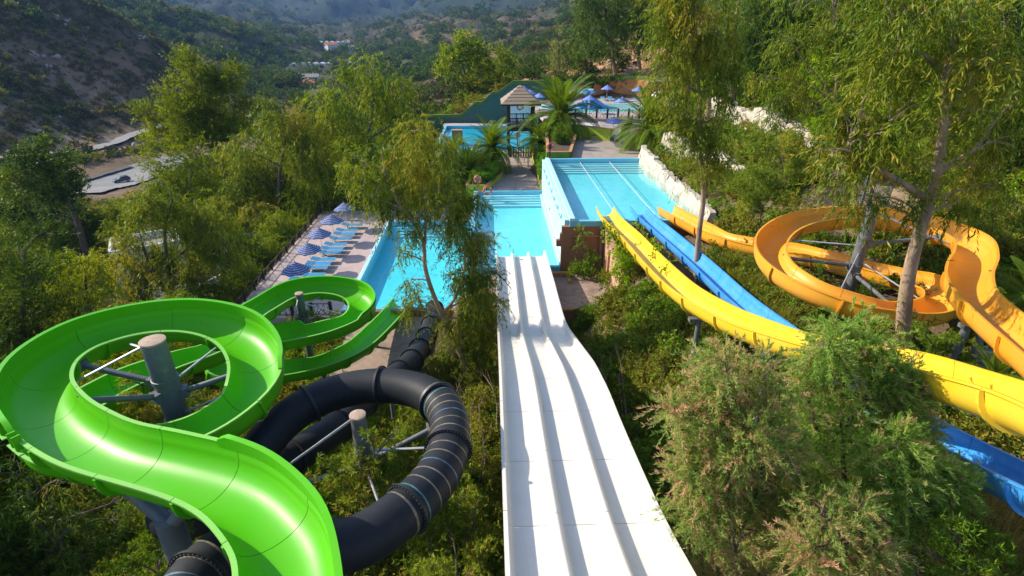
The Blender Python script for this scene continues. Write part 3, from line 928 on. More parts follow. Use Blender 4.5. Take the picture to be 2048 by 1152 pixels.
# path of large slabs from the middle pool to the gazebo
pe = tag(empty('path', (2.3, 60, ZM)), kind='structure')
def path_x(y):
    t = (y - 52.2) / 18.5
    return (-0.35 + t * 2.25 + 0.35 * math.sin(t * PI), 4.55 + 0.3 * t)
ys = [51.95, 53.6, 55.6, 57.6, 59.6, 61.8, 64.2, 66.6, 69.0, 70.6]
for i in range(len(ys) - 1):
    a0, a1 = path_x(ys[i]); c0, c1 = path_x(ys[i + 1])
    for k in range(2):
        f0, f1 = k / 2, (k + 1) / 2
        g = 0.02
        poly = [(a0 + (a1 - a0) * f0 + g, ys[i] + g), (a0 + (a1 - a0) * f1 - g, ys[i] + g), (c0 + (c1 - c0) * f1 - g, ys[i + 1] - g), (c0 + (c1 - c0) * f0 + g, ys[i + 1] - g)]
        B(MB().prism(poly, ZM - 0.25, ZM + random.uniform(-0.012, 0.012)), 'slab', M['slab'], pe, bevel=0.012)
B(MB().prism([(-0.6, 51.95), (5.0, 51.95), (5.2, 71.0), (1.5, 71.0)], ZM - 1.5, ZM - 0.06), 'path_bed', M['deck2'], pe)


def planter(name, label, poly, z0, z1, wall, cap, th=0.22, soil=True):
    """low walled bed along a polyline outline: walls per side, terracotta cap, soil"""
    cx = sum(q[0] for q in poly) / len(poly); cyy = sum(q[1] for q in poly) / len(poly)
    e = empty(name, (cx, cyy, z0))
    tag(e, label, 'planter')
    n = len(poly)
    for i in range(n):
        a, c = Vector((*poly[i], 0)), Vector((*poly[(i + 1) % n], 0))
        d = (c - a)
        L_ = d.length
        rz = math.atan2(d.y, d.x)
        mid = (a + c) / 2
        B(MB().box((mid.x, mid.y, (z0 + z1) / 2), (L_ - th * 0.5, th, z1 - z0), rz), 'wall', wall, e)
        B(MB().box((mid.x, mid.y, z1 + 0.035 + 0.004 * (i % 2)), (L_ + th * 0.5, th + 0.08, 0.07), rz), 'cap', cap, e)
    if soil:
        B(MB().prism(poly, z0 - 0.3, z1 - 0.08), 'soil', pmat('planter_soil', (0.09, 0.06, 0.035), (0.06, 0.04, 0.025), 6, 0.95), e)
    return e


planter('planter', 'long lime edged bed with clipped hedge left of the pink slab path', [(-2.5, 52.6), (-0.6, 52.6), (0.95, 57.5), (1.3, 62.5), (-1.6, 62.5)], 2.4, 3.45, M['lime_wall'], M['terracotta'])
planter('planter', 'narrow bed with tall hedge between the pink path and the blue wall', [(4.85, 52.7), (5.5, 52.7), (5.9, 66.3), (4.9, 66.3)], 2.4, 3.5, M['lime_wall'], M['terracotta'])
planter('planter', 'green walled corner bed with lifebuoy beside the upper deck', [(5.35, 53.0), (7.5, 53.0), (9.3, 62.0), (6.1, 62.0)], 4.5, 6.55, M['kerb_green'], M['terracotta'])
w = empty('low_wall', (5.3, 67.2, 3))
tag(w, 'short terracotta topped wall beside the gazebo gate', 'wall')
B(MB().box((5.6, 66.7, 3.55), (1.5, 0.3, 1.1)), 'wall_face', M['orange_wall'], w)
B(MB().box((5.6, 66.7, 4.13), (1.6, 0.4, 0.07)), 'cap', M['terracotta'], w)

# lime wall at the end of the upper deck
w = empty('deck_wall', (11, 62.6, ZU))
tag(w, 'bright lime wall with terracotta top at the far end of the upper deck', 'wall')
A0, A1 = Vector((9.2, 64.0, 0)), Vector((13.0, 61.0, 0))
d = A1 - A0
rzw = math.atan2(d.y, d.x)
B(MB().box(((A0.x + A1.x) / 2, (A0.y + A1.y) / 2, 6.0), (d.length, 0.25, 2.5), rzw), 'wall_face', M['lime_wall'], w)
B(MB().box(((A0.x + A1.x) / 2, (A0.y + A1.y) / 2, 7.29), (d.length + 0.1, 0.33, 0.08), rzw), 'cap', M['terracotta'], w)
B(MB().box((A0.x - 0.75, A0.y + 0.25, 5.85), (1.6, 0.25, 2.2), 0.1), 'wall_face', M['lime_wall'], w)
B(MB().box((A0.x + d.x * 0.56, A0.y + d.y * 0.56 - 0.16, 6.45), (0.5, 0.08, 0.14), rzw), 'vent', M['steel'], w)
# curved orange wall at the right of the upper deck
w = empty('curved_wall', (18.5, 58, ZU))
tag(w, 'rounded orange rendered wall end under the palm right of the upper deck', 'wall')
b = MB()
pts = [(15.7 + 3.6 * (1 - math.cos(t)), 60.0 - 3.4 * math.sin(t)) for t in np.linspace(-0.6, 1.5, 16)]
poly = pts + [(x + 0.25, y + 0.25) for x, y in reversed(pts)]
b.prism(poly, 5.2, 7.15)
B(b, 'wall_face', M['orange_wall'], w, smooth=40)
b = MB()
b.prism([(x + (0.12 if i < 16 else -0.05) * 0, y) for i, (x, y) in enumerate(poly)], 7.15, 7.24)
B(b, 'cap', M['terracotta'], w, smooth=40)

# ------------------------------------------------------------------ kids' pool level, building, walls behind
deck('kids_deck', [(7.0, 76.5), (21.5, 75.2), (29, 82), (30, 95.5), (24.5, 97.6), (20.4, 99.2), (16, 98.7), (12, 97.6), (6.0, 93)], ZU, 0.5, M['deck'])
kp = empty('kids_pool', (18, 87, ZU))
tag(kp, 'shallow pale kids pool with curved edge on the far deck', 'pool')
def blobpoly(cx, cy_, rx, ry, n=40, wob=0.12, ph=0.0):
    return [(cx + rx * (1 + wob * math.sin(3 * a + ph)) * math.cos(a), cy_ + ry * (1 + wob * math.cos(2 * a + ph)) * math.sin(a)) for a in [2 * PI * k / n for k in range(n)]]
kpoly = blobpoly(17.0, 86.2, 9.0, 5.2)
B(MB().prism(kpoly, ZU - 0.2, ZU + 0.015), 'pool_floor', pmat('pale_aqua_pool', (0.30, 0.62, 0.62), (0.36, 0.66, 0.66), 1, 0.5), kp)
B(MB().prism(blobpoly(17.0, 86.2, 9.35, 5.5), ZU - 0.2, ZU + 0.006), 'pool_rim', M['step_white'], kp)
B(MB().add([(x, y, ZU + 0.03) for x, y in blobpoly(17.0, 86.2, 8.97, 5.17)], [tuple(range(40))]), 'water', M['water'], kp)

bd = empty('poolside_building', (15, 78.5, ZM))
tag(bd, 'low white pool building with dark openings under the fenced kids deck', 'building')
B(MB().prism([(9.8, 76.2), (21.6, 75.4), (21.6, 75.0), (9.8, 75.8)], 4.85, 5.5), 'fascia', M['white_wall'], bd)
B(MB().prism([(9.6, 75.8), (21.8, 75.0), (21.8, 74.4), (9.6, 75.2)], lambda x, y: 4.75 + (y - 74.4) * 0.1, lambda x, y: 4.95 + (y - 74.4) * 0.52), 'canopy', M['white_wall'], bd)
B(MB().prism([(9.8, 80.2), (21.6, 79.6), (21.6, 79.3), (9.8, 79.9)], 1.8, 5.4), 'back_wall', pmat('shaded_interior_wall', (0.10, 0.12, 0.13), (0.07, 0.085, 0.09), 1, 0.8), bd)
for x in (10.2, 12.4, 15.6, 17.2, 20.8):
    B(MB().box((x, 75.9, 3.35), (0.55, 0.5, 3.3)), 'column', M['white_wall'], bd, bevel=0.03)
for x0, x1 in ((12.7, 15.3), (17.5, 20.5)):
    B(MB().box(((x0 + x1) / 2, 76.2, 3.0), (x1 - x0, 0.12, 2.4)), 'shutter', M['glass_dark'], bd)
    B(MB().box(((x0 + x1) / 2, 76.1, 2.6), (x1 - x0, 0.5, 0.12)), 'counter', M['steel'], bd)
B(MB().box((15.7, 78, 1.9), (12, 5, 0.3)), 'floor_slab', M['deck2'], bd)


def x_fence(name, label, pts, post=0.16, h=1.05, spacing=1.9, cross=True, balusters=0, mat=None, cat='fence', lift=0.0, post_h=None):
    """timber or steel fence along a polyline of 3-D points"""
    P = [Vector(q) for q in pts]
    mat = mat or M['dark_wood']
    e = empty(name, P[0])
    tag(e, label, cat)
    for i in range(len(P) - 1):
        d = P[i + 1] - P[i]
        n = max(1, round(d.length / spacing))
        rz = math.atan2(d.y, d.x)
        for k in range(n + (1 if i == len(P) - 2 else 0)):
            q = P[i] + d * (k / n)
            hh = post_h or h + 0.12
            B(MB().box((q.x, q.y, q.z + hh / 2 + lift), (post, post, hh), rz), 'post', mat, e)
        for k in range(n):
            a, c = P[i] + d * (k / n), P[i] + d * ((k + 1) / n)
            u = (c - a).normalized()
            a2, c2 = a + u * post * 0.5, c - u * post * 0.5
            for zz, th in ((h - 0.06, 0.035), (0.14, 0.035)):
                B(MB().tube([a2 + Vector((0, 0, zz + lift)), c2 + Vector((0, 0, zz + lift))], th, 4), 'rail', mat, e)
            b = MB()
            if cross:
                m0, m1 = a2.lerp(c2, 0.28), a2.lerp(c2, 0.72)
                for s, t in ((m0, m1), (m1, m0)):
                    b.tube([s + Vector((0, 0, 0.16 + lift)), t + Vector((0, 0, h - 0.09 + lift))], 0.022, 4)
                for f in (0.1, 0.28, 0.72, 0.9):
                    q = a2.lerp(c2, f)
                    b.tube([q + Vector((0, 0, 0.16 + lift)), q + Vector((0, 0, h - 0.09 + lift))], 0.018, 4)
                B(b, 'cross_panel', mat, e)
            if balusters:
                for f in range(balusters):
                    q = a2.lerp(c2, (f + 0.5) / balusters)
                    B(MB().tube([q + Vector((0, 0, 0.16 + lift)), q + Vector((0, 0, h - 0.07 + lift))], 0.02, 4), 'baluster', mat, e)
    return e


x_fence('deck_fence', 'dark timber fence with crossed panels on top of the white pool building', [(9.9, 76.9, ZU), (15.6, 76.3, ZU), (21.3, 76.0, ZU)], 0.24, 1.15, 1.45)
x_fence('ramp_fence', 'dark sloping railing beside the ramp behind the striped umbrella', [(14.6, 62.8, 6.0), (17.6, 70.5, 6.0)], 0.14, 1.15, 1.6, cross=False, balusters=7)
x_fence('deck_fence', 'dark timber fence at the far end of the sunbathing deck', [(-17.6, 55.7, 0), (-9.0, 55.7, 0)], 0.2, 1.2, 1.5)
x_fence('deck_fence', 'dark timber fence behind the row of blue loungers', [(-17.7, 33.6, 0), (-17.7, 55.2, 0)], 0.12, 0.7, 1.8, lift=0.0, post_h=0.74)
x_fence('deck_fence', 'dark timber fence at the near edge of the deck, seen through the small green loop', [(-17.4, 33.0, 0), (-11.0, 33.0, 0)], 0.2, 1.0, 1.3)
x_fence('slope_fence', 'dark steel picket fence on a low kerb across the right slope', [tuple(at(1622, 352, 8.8)), tuple(at(1668, 380, 8.8)), tuple(at(1722, 408, 8.7))], 0.12, 1.5, 1.8, cross=False, balusters=12, mat=M['dark_steel'])
x_fence('slope_fence', 'short dark picket fence behind the orange loop', [tuple(at(1735, 412, 8.6)), tuple(at(1768, 424, 8.5))], 0.12, 1.3, 1.6, cross=False, balusters=10, mat=M['dark_steel'])

# orange wall behind the kids' deck, with a green grassy top
def back_wall(name, label, pts, z0, ztop, mat, capmat, th=0.35, cap=0.45):
    e = empty(name, (*pts[0], z0))
    tag(e, label, 'wall')
    for i in range(len(pts) - 1):
        a, c = Vector((*pts[i], 0)), Vector((*pts[i + 1], 0))
        d = c - a
        nrm = Vector((-d.y, d.x, 0)).normalized() * th
        za, zc = ztop[i], ztop[i + 1]
        def zt(x, y, a=a, d=d, za=za, zc=zc):
            t = max(0, min(1, (Vector((x, y, 0)) - a).dot(d) / d.length_squared))
            return za + (zc - za) * t
        B(MB().prism([(a.x, a.y), (c.x, c.y), (c.x + nrm.x, c.y + nrm.y), (a.x + nrm.x, a.y + nrm.y)], z0, zt), 'wall_face', mat, e)
        o1 = nrm * -0.12
        B(MB().prism([(a.x + o1.x, a.y + o1.y), (c.x + o1.x, c.y + o1.y), (c.x + nrm.x * 1.12, c.y + nrm.y * 1.12), (a.x + nrm.x * 1.12, a.y + nrm.y * 1.12)],
                     lambda x, y, f=zt: f(x, y) + 0.003, lambda x, y, f=zt: f(x, y) + cap), 'cap', capmat, e)
    return e


grasstop = pmat('mossy_green_wall_top', (0.11, 0.17, 0.02), (0.075, 0.13, 0.02), 4, 0.9, 0.4, 20)
back_wall('orange_wall', 'long orange wall with green top curving behind the kids pool loungers', [(9.0, 95.6), (12.0, 97.4), (16.0, 98.6), (20.5, 99.0), (24.6, 97.5), (28.5, 93.8)], 5.5, [8.2, 8.2, 8.0, 8.6, 9.0, 9.0], M['orange_wall'], grasstop)
back_wall('green_wall', 'dark green wall with stepped sloping mossy top behind the gazebo pool',
          [(-11, 96.5), (-5.2, 96.2), (-2.6, 96.0), (-1.6, 96.0), (0.2, 95.9), (1.2, 95.9), (3.6, 95.7), (8.9, 95.4)], 0.8, [3.0, 3.2, 5.2, 5.2, 6.8, 6.9, 8.5, 8.6], M['dark_green_wall'], grasstop, 0.4, 0.5)
w = empty('stucco_pier', (-4.6, 79, 1))
tag(w, 'small square tan pillar at the edge of the bright blue far pool', 'pillar')
B(MB().box((-4.9, 80, 2.6), (1.5, 0.7, 2.6)), 'shaft', M['orange_wall'], w)
B(MB().box((-4.9, 80, 3.94), (1.6, 0.8, 0.08)), 'cap', M['terracotta'], w)

# far blue pool behind the gazebo
p = empty('far_pool', (0, 84, 1.6))
tag(p, 'bright blue pool behind the gazebo and palms', 'pool')
fp = [(-7.5, 77.2), (0.5, 73.0), (6.6, 72.8), (9.0, 84), (8.6, 92.5), (-7.5, 92.8)]
B(MB().prism(fp, 1.0, 1.95), 'pool_floor', M['pool_deep'], p)
B(MB().add([(x, y, 2.2) for x, y in fp], [tuple(range(len(fp)))]), 'water', M['water_deep'], p)
for i in range(len(fp)):
    a, c = Vector((*fp[i], 0)), Vector((*fp[(i + 1) % len(fp)], 0))
    d = c - a
    B(MB().box(((a.x + c.x) / 2, (a.y + c.y) / 2, 1.75 + 0.003 * i), (d.length, 0.4, 1.3), math.atan2(d.y, d.x)), 'edge', M['coping'], p)
deck('far_deck', [(-8, 93.0), (9, 92.8), (9, 95.6), (-8, 96.0)], 2.3, 1.5, M['deck'])

# white wall block seen behind the gazebo
w = empty('white_wall', (4.5, 93, 3))
tag(w, 'white wall with dark mural band behind the gazebo railing', 'wall')
B(MB().prism([(3.1, 92.0), (7.5, 91.0), (7.5, 91.3), (3.1, 92.3)], 2.3, lambda x, y: 6.9 - (x - 3.1) * 0.1), 'wall_face', M['white_wall'], w)

# ------------------------------------------------------------------ gazebo
gzb = empty('gazebo', (3.55, 69.5, ZM))
tag(gzb, 'dark timber lookout gazebo with shingled pyramid roof and railed platform', 'gazebo')
GX0, GX1, GY0, GY1 = 2.05, 5.05, 68.0, 71.6
for x, y in ((GX0, GY0), (GX1, GY0), (GX0, GY1), (GX1, GY1)):
    B(MB().box((x, y, 6.0), (0.26, 0.26, 6.2)), 'post', M['dark_wood'], gzb)
B(MB().box(((GX0 + GX1) / 2, (GY0 + GY1) / 2, 6.25), (GX1 - GX0 + 0.4, GY1 - GY0 + 0.4, 0.14)), 'platform', M['dark_wood'], gzb)
B(MB().box(((GX0 + GX1) / 2, GY0 - 0.16, 6.1), (GX1 - GX0 + 0.4, 0.1, 0.42)), 'beam', M['dark_wood'], gzb)
for x0, y0, x1, y1 in ((GX0, GY0, GX1, GY0), (GX0, GY0, GX0, GY1), (GX1, GY0, GX1, GY1), (GX0, GY1, GX1, GY1)):
    a, c = Vector((x0, y0, 0)), Vector((x1, y1, 0))
    d = (c - a).normalized()
    a2, c2 = a + d * 0.14, c - d * 0.14
    for z in (6.45, 7.35):
        B(MB().box(((a2.x + c2.x) / 2, (a2.y + c2.y) / 2, z), ((c2 - a2).length, 0.1, 0.1), math.atan2(d.y, d.x)), 'rail', M['dark_wood'], gzb)
    for f in (1 / 3, 2 / 3):
        q = a2.lerp(c2, f)
        B(MB().box((q.x, q.y, 6.85), (0.14, 0.14, 1.15)), 'rail_post', M['dark_wood'], gzb)
    for k in range(14):
        q = a2.lerp(c2, (k + 0.5) / 14)
        B(MB().box((q.x, q.y, 6.9), (0.045, 0.045, 0.8)), 'baluster', M['dark_wood'], gzb)
for x in (GX0, GX1):
    B(MB().tube([(x, GY0, 5.2), (x + (0.7 if x == GX0 else -0.7), GY0, 6.05)], 0.07, 4), 'brace', M['dark_wood'], gzb)
rc = Vector(((GX0 + GX1) / 2 - 0.05, (GY0 + GY1) / 2, 0))
RW, RD, ZE, ZA = 2.35, 2.55, 9.05, 11.0
n = 6
for side in range(4):
    for k in range(n):
        t0, t1 = k / n, (k + 1) / n
        w0, w1 = 1 - t0, 1 - t1 * 0.985
        def corner(sx, sy, w, lift):
            return (rc.x + sx * RW * w, rc.y + sy * RD * w, ZE + (ZA - ZE) * (1 - w) + lift)
        s0, s1 = [((-1, -1), (1, -1)), ((1, -1), (1, 1)), ((1, 1), (-1, 1)), ((-1, 1), (-1, -1))][side]
        lift = 0.05
        q = [corner(*s0, w0, lift), corner(*s1, w0, lift), corner(*s1, w1, 0.0), corner(*s0, w1, 0.0)]
        qq = [(x, y, z - 0.06) for x, y, z in q]
        B(MB().add(q + qq, [(0, 1, 2, 3), (7, 6, 5, 4), (0, 4, 5, 1), (1, 5, 6, 2), (2, 6, 7, 3), (3, 7, 4, 0)]), 'shingle_course', M['shingle'], gzb)
B(MB().prism([(rc.x - RW, rc.y - RD), (rc.x + RW, rc.y - RD), (rc.x + RW, rc.y + RD), (rc.x - RW, rc.y + RD)], ZE - 0.16, ZE - 0.02), 'eave_board', M['dark_wood'], gzb)
g = empty('gate', (3.4, 70.9, ZM))
tag(g, 'dark low gate across the path under the gazebo', 'gate')
B(MB().box((3.5, 66.9, 3.55), (2.6, 0.06, 0.1)), 'rail', M['dark_wood'], g)
B(MB().box((3.5, 66.9, 4.1), (2.6, 0.06, 0.1)), 'rail', M['dark_wood'], g)
for k in range(9):
    B(MB().box((2.3 + k * 0.3, 66.9, 3.62), (0.16, 0.04, 1.2)), 'slat', M['dark_wood'], g)
for x in (2.15, 4.85):
    B(MB().box((x, 66.9, 3.7), (0.18, 0.18, 1.5)), 'post', M['dark_wood'], g)

# reed hut behind the kids' pool
h = empty('reed_hut', (27.3, 95, ZU))
tag(h, 'small dark reed clad hut with flat roof behind the mushroom fountain', 'hut')
for k in range(16):
    B(MB().box((25.4 + k * 0.26, 92.4 - k * 0.05, 7.4), (0.2, 0.16, 3.2), random.uniform(-.1, .1)), 'reed_panel', M['reed'], h)
B(MB().box((27.4, 93.4, 9.05), (4.9, 2.8, 0.14)), 'roof', M['shingle'], h)
for x in (25.2, 29.6):
    B(MB().box((x, 92.2, 7.5), (0.24, 0.24, 3.0)), 'post', M['dark_wood'], h)

# ------------------------------------------------------------------ white artificial rock walls
def rock_wall(name, label, path, thick, z0f, z1f, mat, seed, nper=1.1, rag=0.1):
    """moulded rock face: vertical lobes of uneven depth and height"""
    e = empty(name, (path[0][0], path[0][1], z0f(0)))
    tag(e, label, 'rock wall')
    P = [Vector((*q, 0)) for q in path]
    r = random.Random(seed)
    L_ = [0]
    for i in range(len(P) - 1): L_.append(L_[-1] + (P[i + 1] - P[i]).length)
    tot = L_[-1]
    def pos(s):
        for i in range(len(P) - 1):
            if s <= L_[i + 1] or i == len(P) - 2:
                t = (s - L_[i]) / (L_[i + 1] - L_[i])
                d = (P[i + 1] - P[i]).normalized()
                return P[i].lerp(P[i + 1], t), Vector((d.y, -d.x, 0))
    s = 0.0
    while s < tot:
        wdt = min(r.uniform(0.6, 1.5) * nper, tot - s + 0.05)
        b = MB()
        nu, nv = 9, 9
        top = z1f((s + wdt / 2) / tot) + r.uniform(-rag, rag)
        bul = r.uniform(0.06, 0.24)
        ph = r.uniform(0, 9)
        front, back = [], []
        for iv in range(nv):
            v = iv / (nv - 1)
            for iu in range(nu):
                u = iu / (nu - 1)
                c_, nrm = pos(min(tot, max(0, s - 0.06 + (wdt + 0.12) * u)))
                z0 = z0f(min(1, (s + wdt * u) / tot))
                edge = math.sin(PI * u) ** 0.45
                nz_ = mnoise.noise(Vector((c_.x * 1.3 + ph, c_.y * 1.3, v * 3))) * 0.16 + mnoise.noise(Vector((c_.x * 3.5 + ph, c_.y * 3.5, v * 7))) * 0.06
                tt = top - 0.10 * (1 - edge) + mnoise.noise(Vector((c_.x * 1.6, c_.y * 1.6, 3.0))) * 0.22
                z = z0 + (tt - z0) * v
                dd = thick * 0.5 + bul * edge * (0.55 + 0.45 * math.cos(v * 2.0)) + nz_ - 0.25 * max(0, v - 0.8) * 2
                front.append(c_ + nrm * dd + Vector((0, 0, z)))
                back.append(c_ - nrm * thick * 0.5 + Vector((0, 0, z)))
        nf = nu * nv
        fs = []
        for iv in range(nv - 1):
            for iu in range(nu - 1):
                a = iv * nu + iu
                fs.append((a, a + 1, a + nu + 1, a + nu))
                fs.append((nf + a + nu, nf + a + nu + 1, nf + a + 1, nf + a))
        for iu in range(nu - 1):
            a = (nv - 1) * nu + iu
            fs.append((a, a + 1, nf + a + 1, nf + a))
        for iv in range(nv - 1):
            a = iv * nu
            fs.append((a, a + nu, nf + a + nu, nf + a))
            a = iv * nu + nu - 1
            fs.append((a + nu, a, nf + a, nf + a + nu))
        b.add(front + back, fs)
        B(b, 'rock_block', mat, e, smooth=50)
        s += wdt


rock_wall('pool_rock_wall', 'white moulded rock wall along the right edge of the upper pool', [(14.35, 34.0), (14.45, 44.0), (14.1, 51.2), (14.6, 53.0)][::-1], 0.5, lambda t: 5.1, lambda t: 7.15 - 0.5 * t + 0.15 * math.sin(t * 9), M['rockwhite'], 5, 1.4, 0.06)
rock_wall('slope_rock_wall', 'tall white rock wall on the wooded slope above the pools', [(22.4, 58.0), (22.7, 50.0), (23.0, 43.0), (23.2, 37.5)], 0.8, lambda t: 7.5 + 0.5 * t, lambda t: 10.9 + 0.3 * t + 0.25 * math.sin(t * 13), M['rockwhite'], 9, 1.3, 0.2)
rock_wall('rock_step', 'stub of white rock wall with a dark niche near the picket fence', [(23.0, 36.3), (23.1, 34.6)], 0.9, lambda t: 8.5, lambda t: 10.9, M['rockwhite'], 12)
rock_wall('rock_band', 'broken white rock band among bushes between the two rock walls', [(16.2, 51.5), (17.6, 46.0), (18.2, 41.0), (18.0, 37.0)], 0.9, lambda t: 6.6, lambda t: 8.3 + 0.4 * math.sin(t * 11), M['rockwhite'], 21, 1.2, 0.25)
# ------------------------------------------------------------------ slides
def catmull(P, step=0.22):
    P = [Vector(p) for p in P]
    out = []
    n = len(P)
    for i in range(n - 1):
        p0, p1, p2, p3 = P[max(i - 1, 0)], P[i], P[i + 1], P[min(i + 2, n - 1)]
        if i == 0: p0 = p1 * 2 - p2
        if i == n - 2: p3 = p2 * 2 - p1
        a = 0.5
        t0 = 0
        t1 = t0 + max(1e-4, (p1 - p0).length) ** a
        t2 = t1 + max(1e-4, (p2 - p1).length) ** a
        t3 = t2 + max(1e-4, (p3 - p2).length) ** a
        m = max(2, int((p2 - p1).length / 0.05))
        for k in range(m):
            t = t1 + (t2 - t1) * k / m
            A1 = p0 * ((t1 - t) / (t1 - t0)) + p1 * ((t - t0) / (t1 - t0))
            A2 = p1 * ((t2 - t) / (t2 - t1)) + p2 * ((t - t1) / (t2 - t1))
            A3 = p2 * ((t3 - t) / (t3 - t2)) + p3 * ((t - t2) / (t3 - t2))
            B1 = A1 * ((t2 - t) / (t2 - t0)) + A2 * ((t - t0) / (t2 - t0))
            B2 = A2 * ((t3 - t) / (t3 - t1)) + A3 * ((t - t1) / (t3 - t1))
            out.append(B1 * ((t2 - t) / (t2 - t1)) + B2 * ((t - t1) / (t2 - t1)))
    out.append(P[-1])
    # smooth, then resample evenly
    Q = np.array([tuple(p) for p in out])
    for _ in range(60):
        Q[1:-1] = 0.25 * Q[:-2] + 0.5 * Q[1:-1] + 0.25 * Q[2:]
    s = np.concatenate([[0], np.cumsum(np.linalg.norm(np.diff(Q, axis=0), axis=1))])
    m = max(4, int(s[-1] / step))
    ss = np.linspace(0, s[-1], m + 1)
    R = np.stack([np.interp(ss, s, Q[:, k]) for k in range(3)], 1)
    return R, ss


def frames(R, ss, bank_gain=0.0, bank_max=0.4):
    T = np.gradient(R, axis=0)
    T /= np.linalg.norm(T, axis=1)[:, None]
    Sd = np.stack([T[:, 1], -T[:, 0], np.zeros(len(T))], 1)      # points to the right of travel
    Sd /= np.linalg.norm(Sd, axis=1)[:, None]
    U = np.cross(Sd, T)
    h = np.unwrap(np.arctan2(T[:, 1], T[:, 0]))
    k = np.gradient(h, ss)                                     # >0 turns left
    for _ in range(8): k[1:-1] = 0.25 * k[:-2] + 0.5 * k[1:-1] + 0.25 * k[2:]
    b = np.clip(k * bank_gain, -bank_max, bank_max)            # left turn lifts the right side
    S2 = Sd * np.cos(b)[:, None] + U * np.sin(b)[:, None]
    U2 = U * np.cos(b)[:, None] - Sd * np.sin(b)[:, None]
    return T, S2, U2


def trough_profile(w, d, upright=0.16, lip=0.09, th=0.035, step=0.018, n=14):
    """closed outline (side, up): inside from left rim to right rim, lip, then back along the outside"""
    inner = [(-w, 0.0), (-w, -upright), (-w + step, -upright - step)]
    ww, dd = w - step, d - upright - step
    inner += [(-ww * math.cos(PI * k / n), -upright - step - dd * math.sin(PI * k / n) ** 0.9) for k in range(1, n)]
    inner += [(w - step, -upright - step), (w, -upright), (w, 0.0)]
    right = [(w + lip, 0.0), (w + lip, -0.05), (w + th, -0.05)]
    left = [(-w - th, -0.05), (-w - lip, -0.05), (-w - lip, 0.0)]
    outer = [((ww + th) * math.cos(PI * k / n), -upright - step - (dd + th) * math.sin(PI * k / n) ** 0.9) for k in range(0, n + 1)]
    return inner + right + outer + left, len(inner)


def sweep(prof, R, S, U, i0, i1, close=True, trim=0.0):
    b = MB()
    n = len(prof)
    vs = []
    for i in range(i0, i1 + 1):
        p = Vector(R[i])
        if trim and i == i0: p = p + (Vector(R[i + 1]) - p).normalized() * trim
        if trim and i == i1: p = p + (Vector(R[i - 1]) - p).normalized() * trim
        s, u = Vector(S[i]), Vector(U[i])
        for a, c in prof: vs.append(p + s * a + u * c)
    fs = []
    for j in range(i1 - i0):
        for k in range(n):
            fs.append((j * n + k, j * n + (k + 1) % n, (j + 1) * n + (k + 1) % n, (j + 1) * n + k))
    if close:
        fs.append(tuple(range(n)))
        fs.append(tuple((i1 - i0) * n + k for k in reversed(range(n))))
    return b.add(vs, fs)


def flange_profile(w, d, upright, o=0.075, n=14):
    a = [(-w - 0.04, -0.06), (-w - 0.04, -upright)] + [(-(w + 0.02) * math.cos(PI * k / n), -upright - (d - upright + 0.02) * math.sin(PI * k / n) ** 0.9) for k in range(1, n)] + [(w + 0.04, -upright), (w + 0.04, -0.06)]
    c = [(w + 0.04 + o, -0.06), (w + 0.04 + o, -upright)] + [((w + 0.04 + o) * math.cos(PI * k / n), -upright - (d - upright + 0.03 + o) * math.sin(PI * k / n) ** 0.9) for k in range(1, n)] + [(-w - 0.04 - o, -upright), (-w - 0.04 - o, -0.06)]
    return a + c


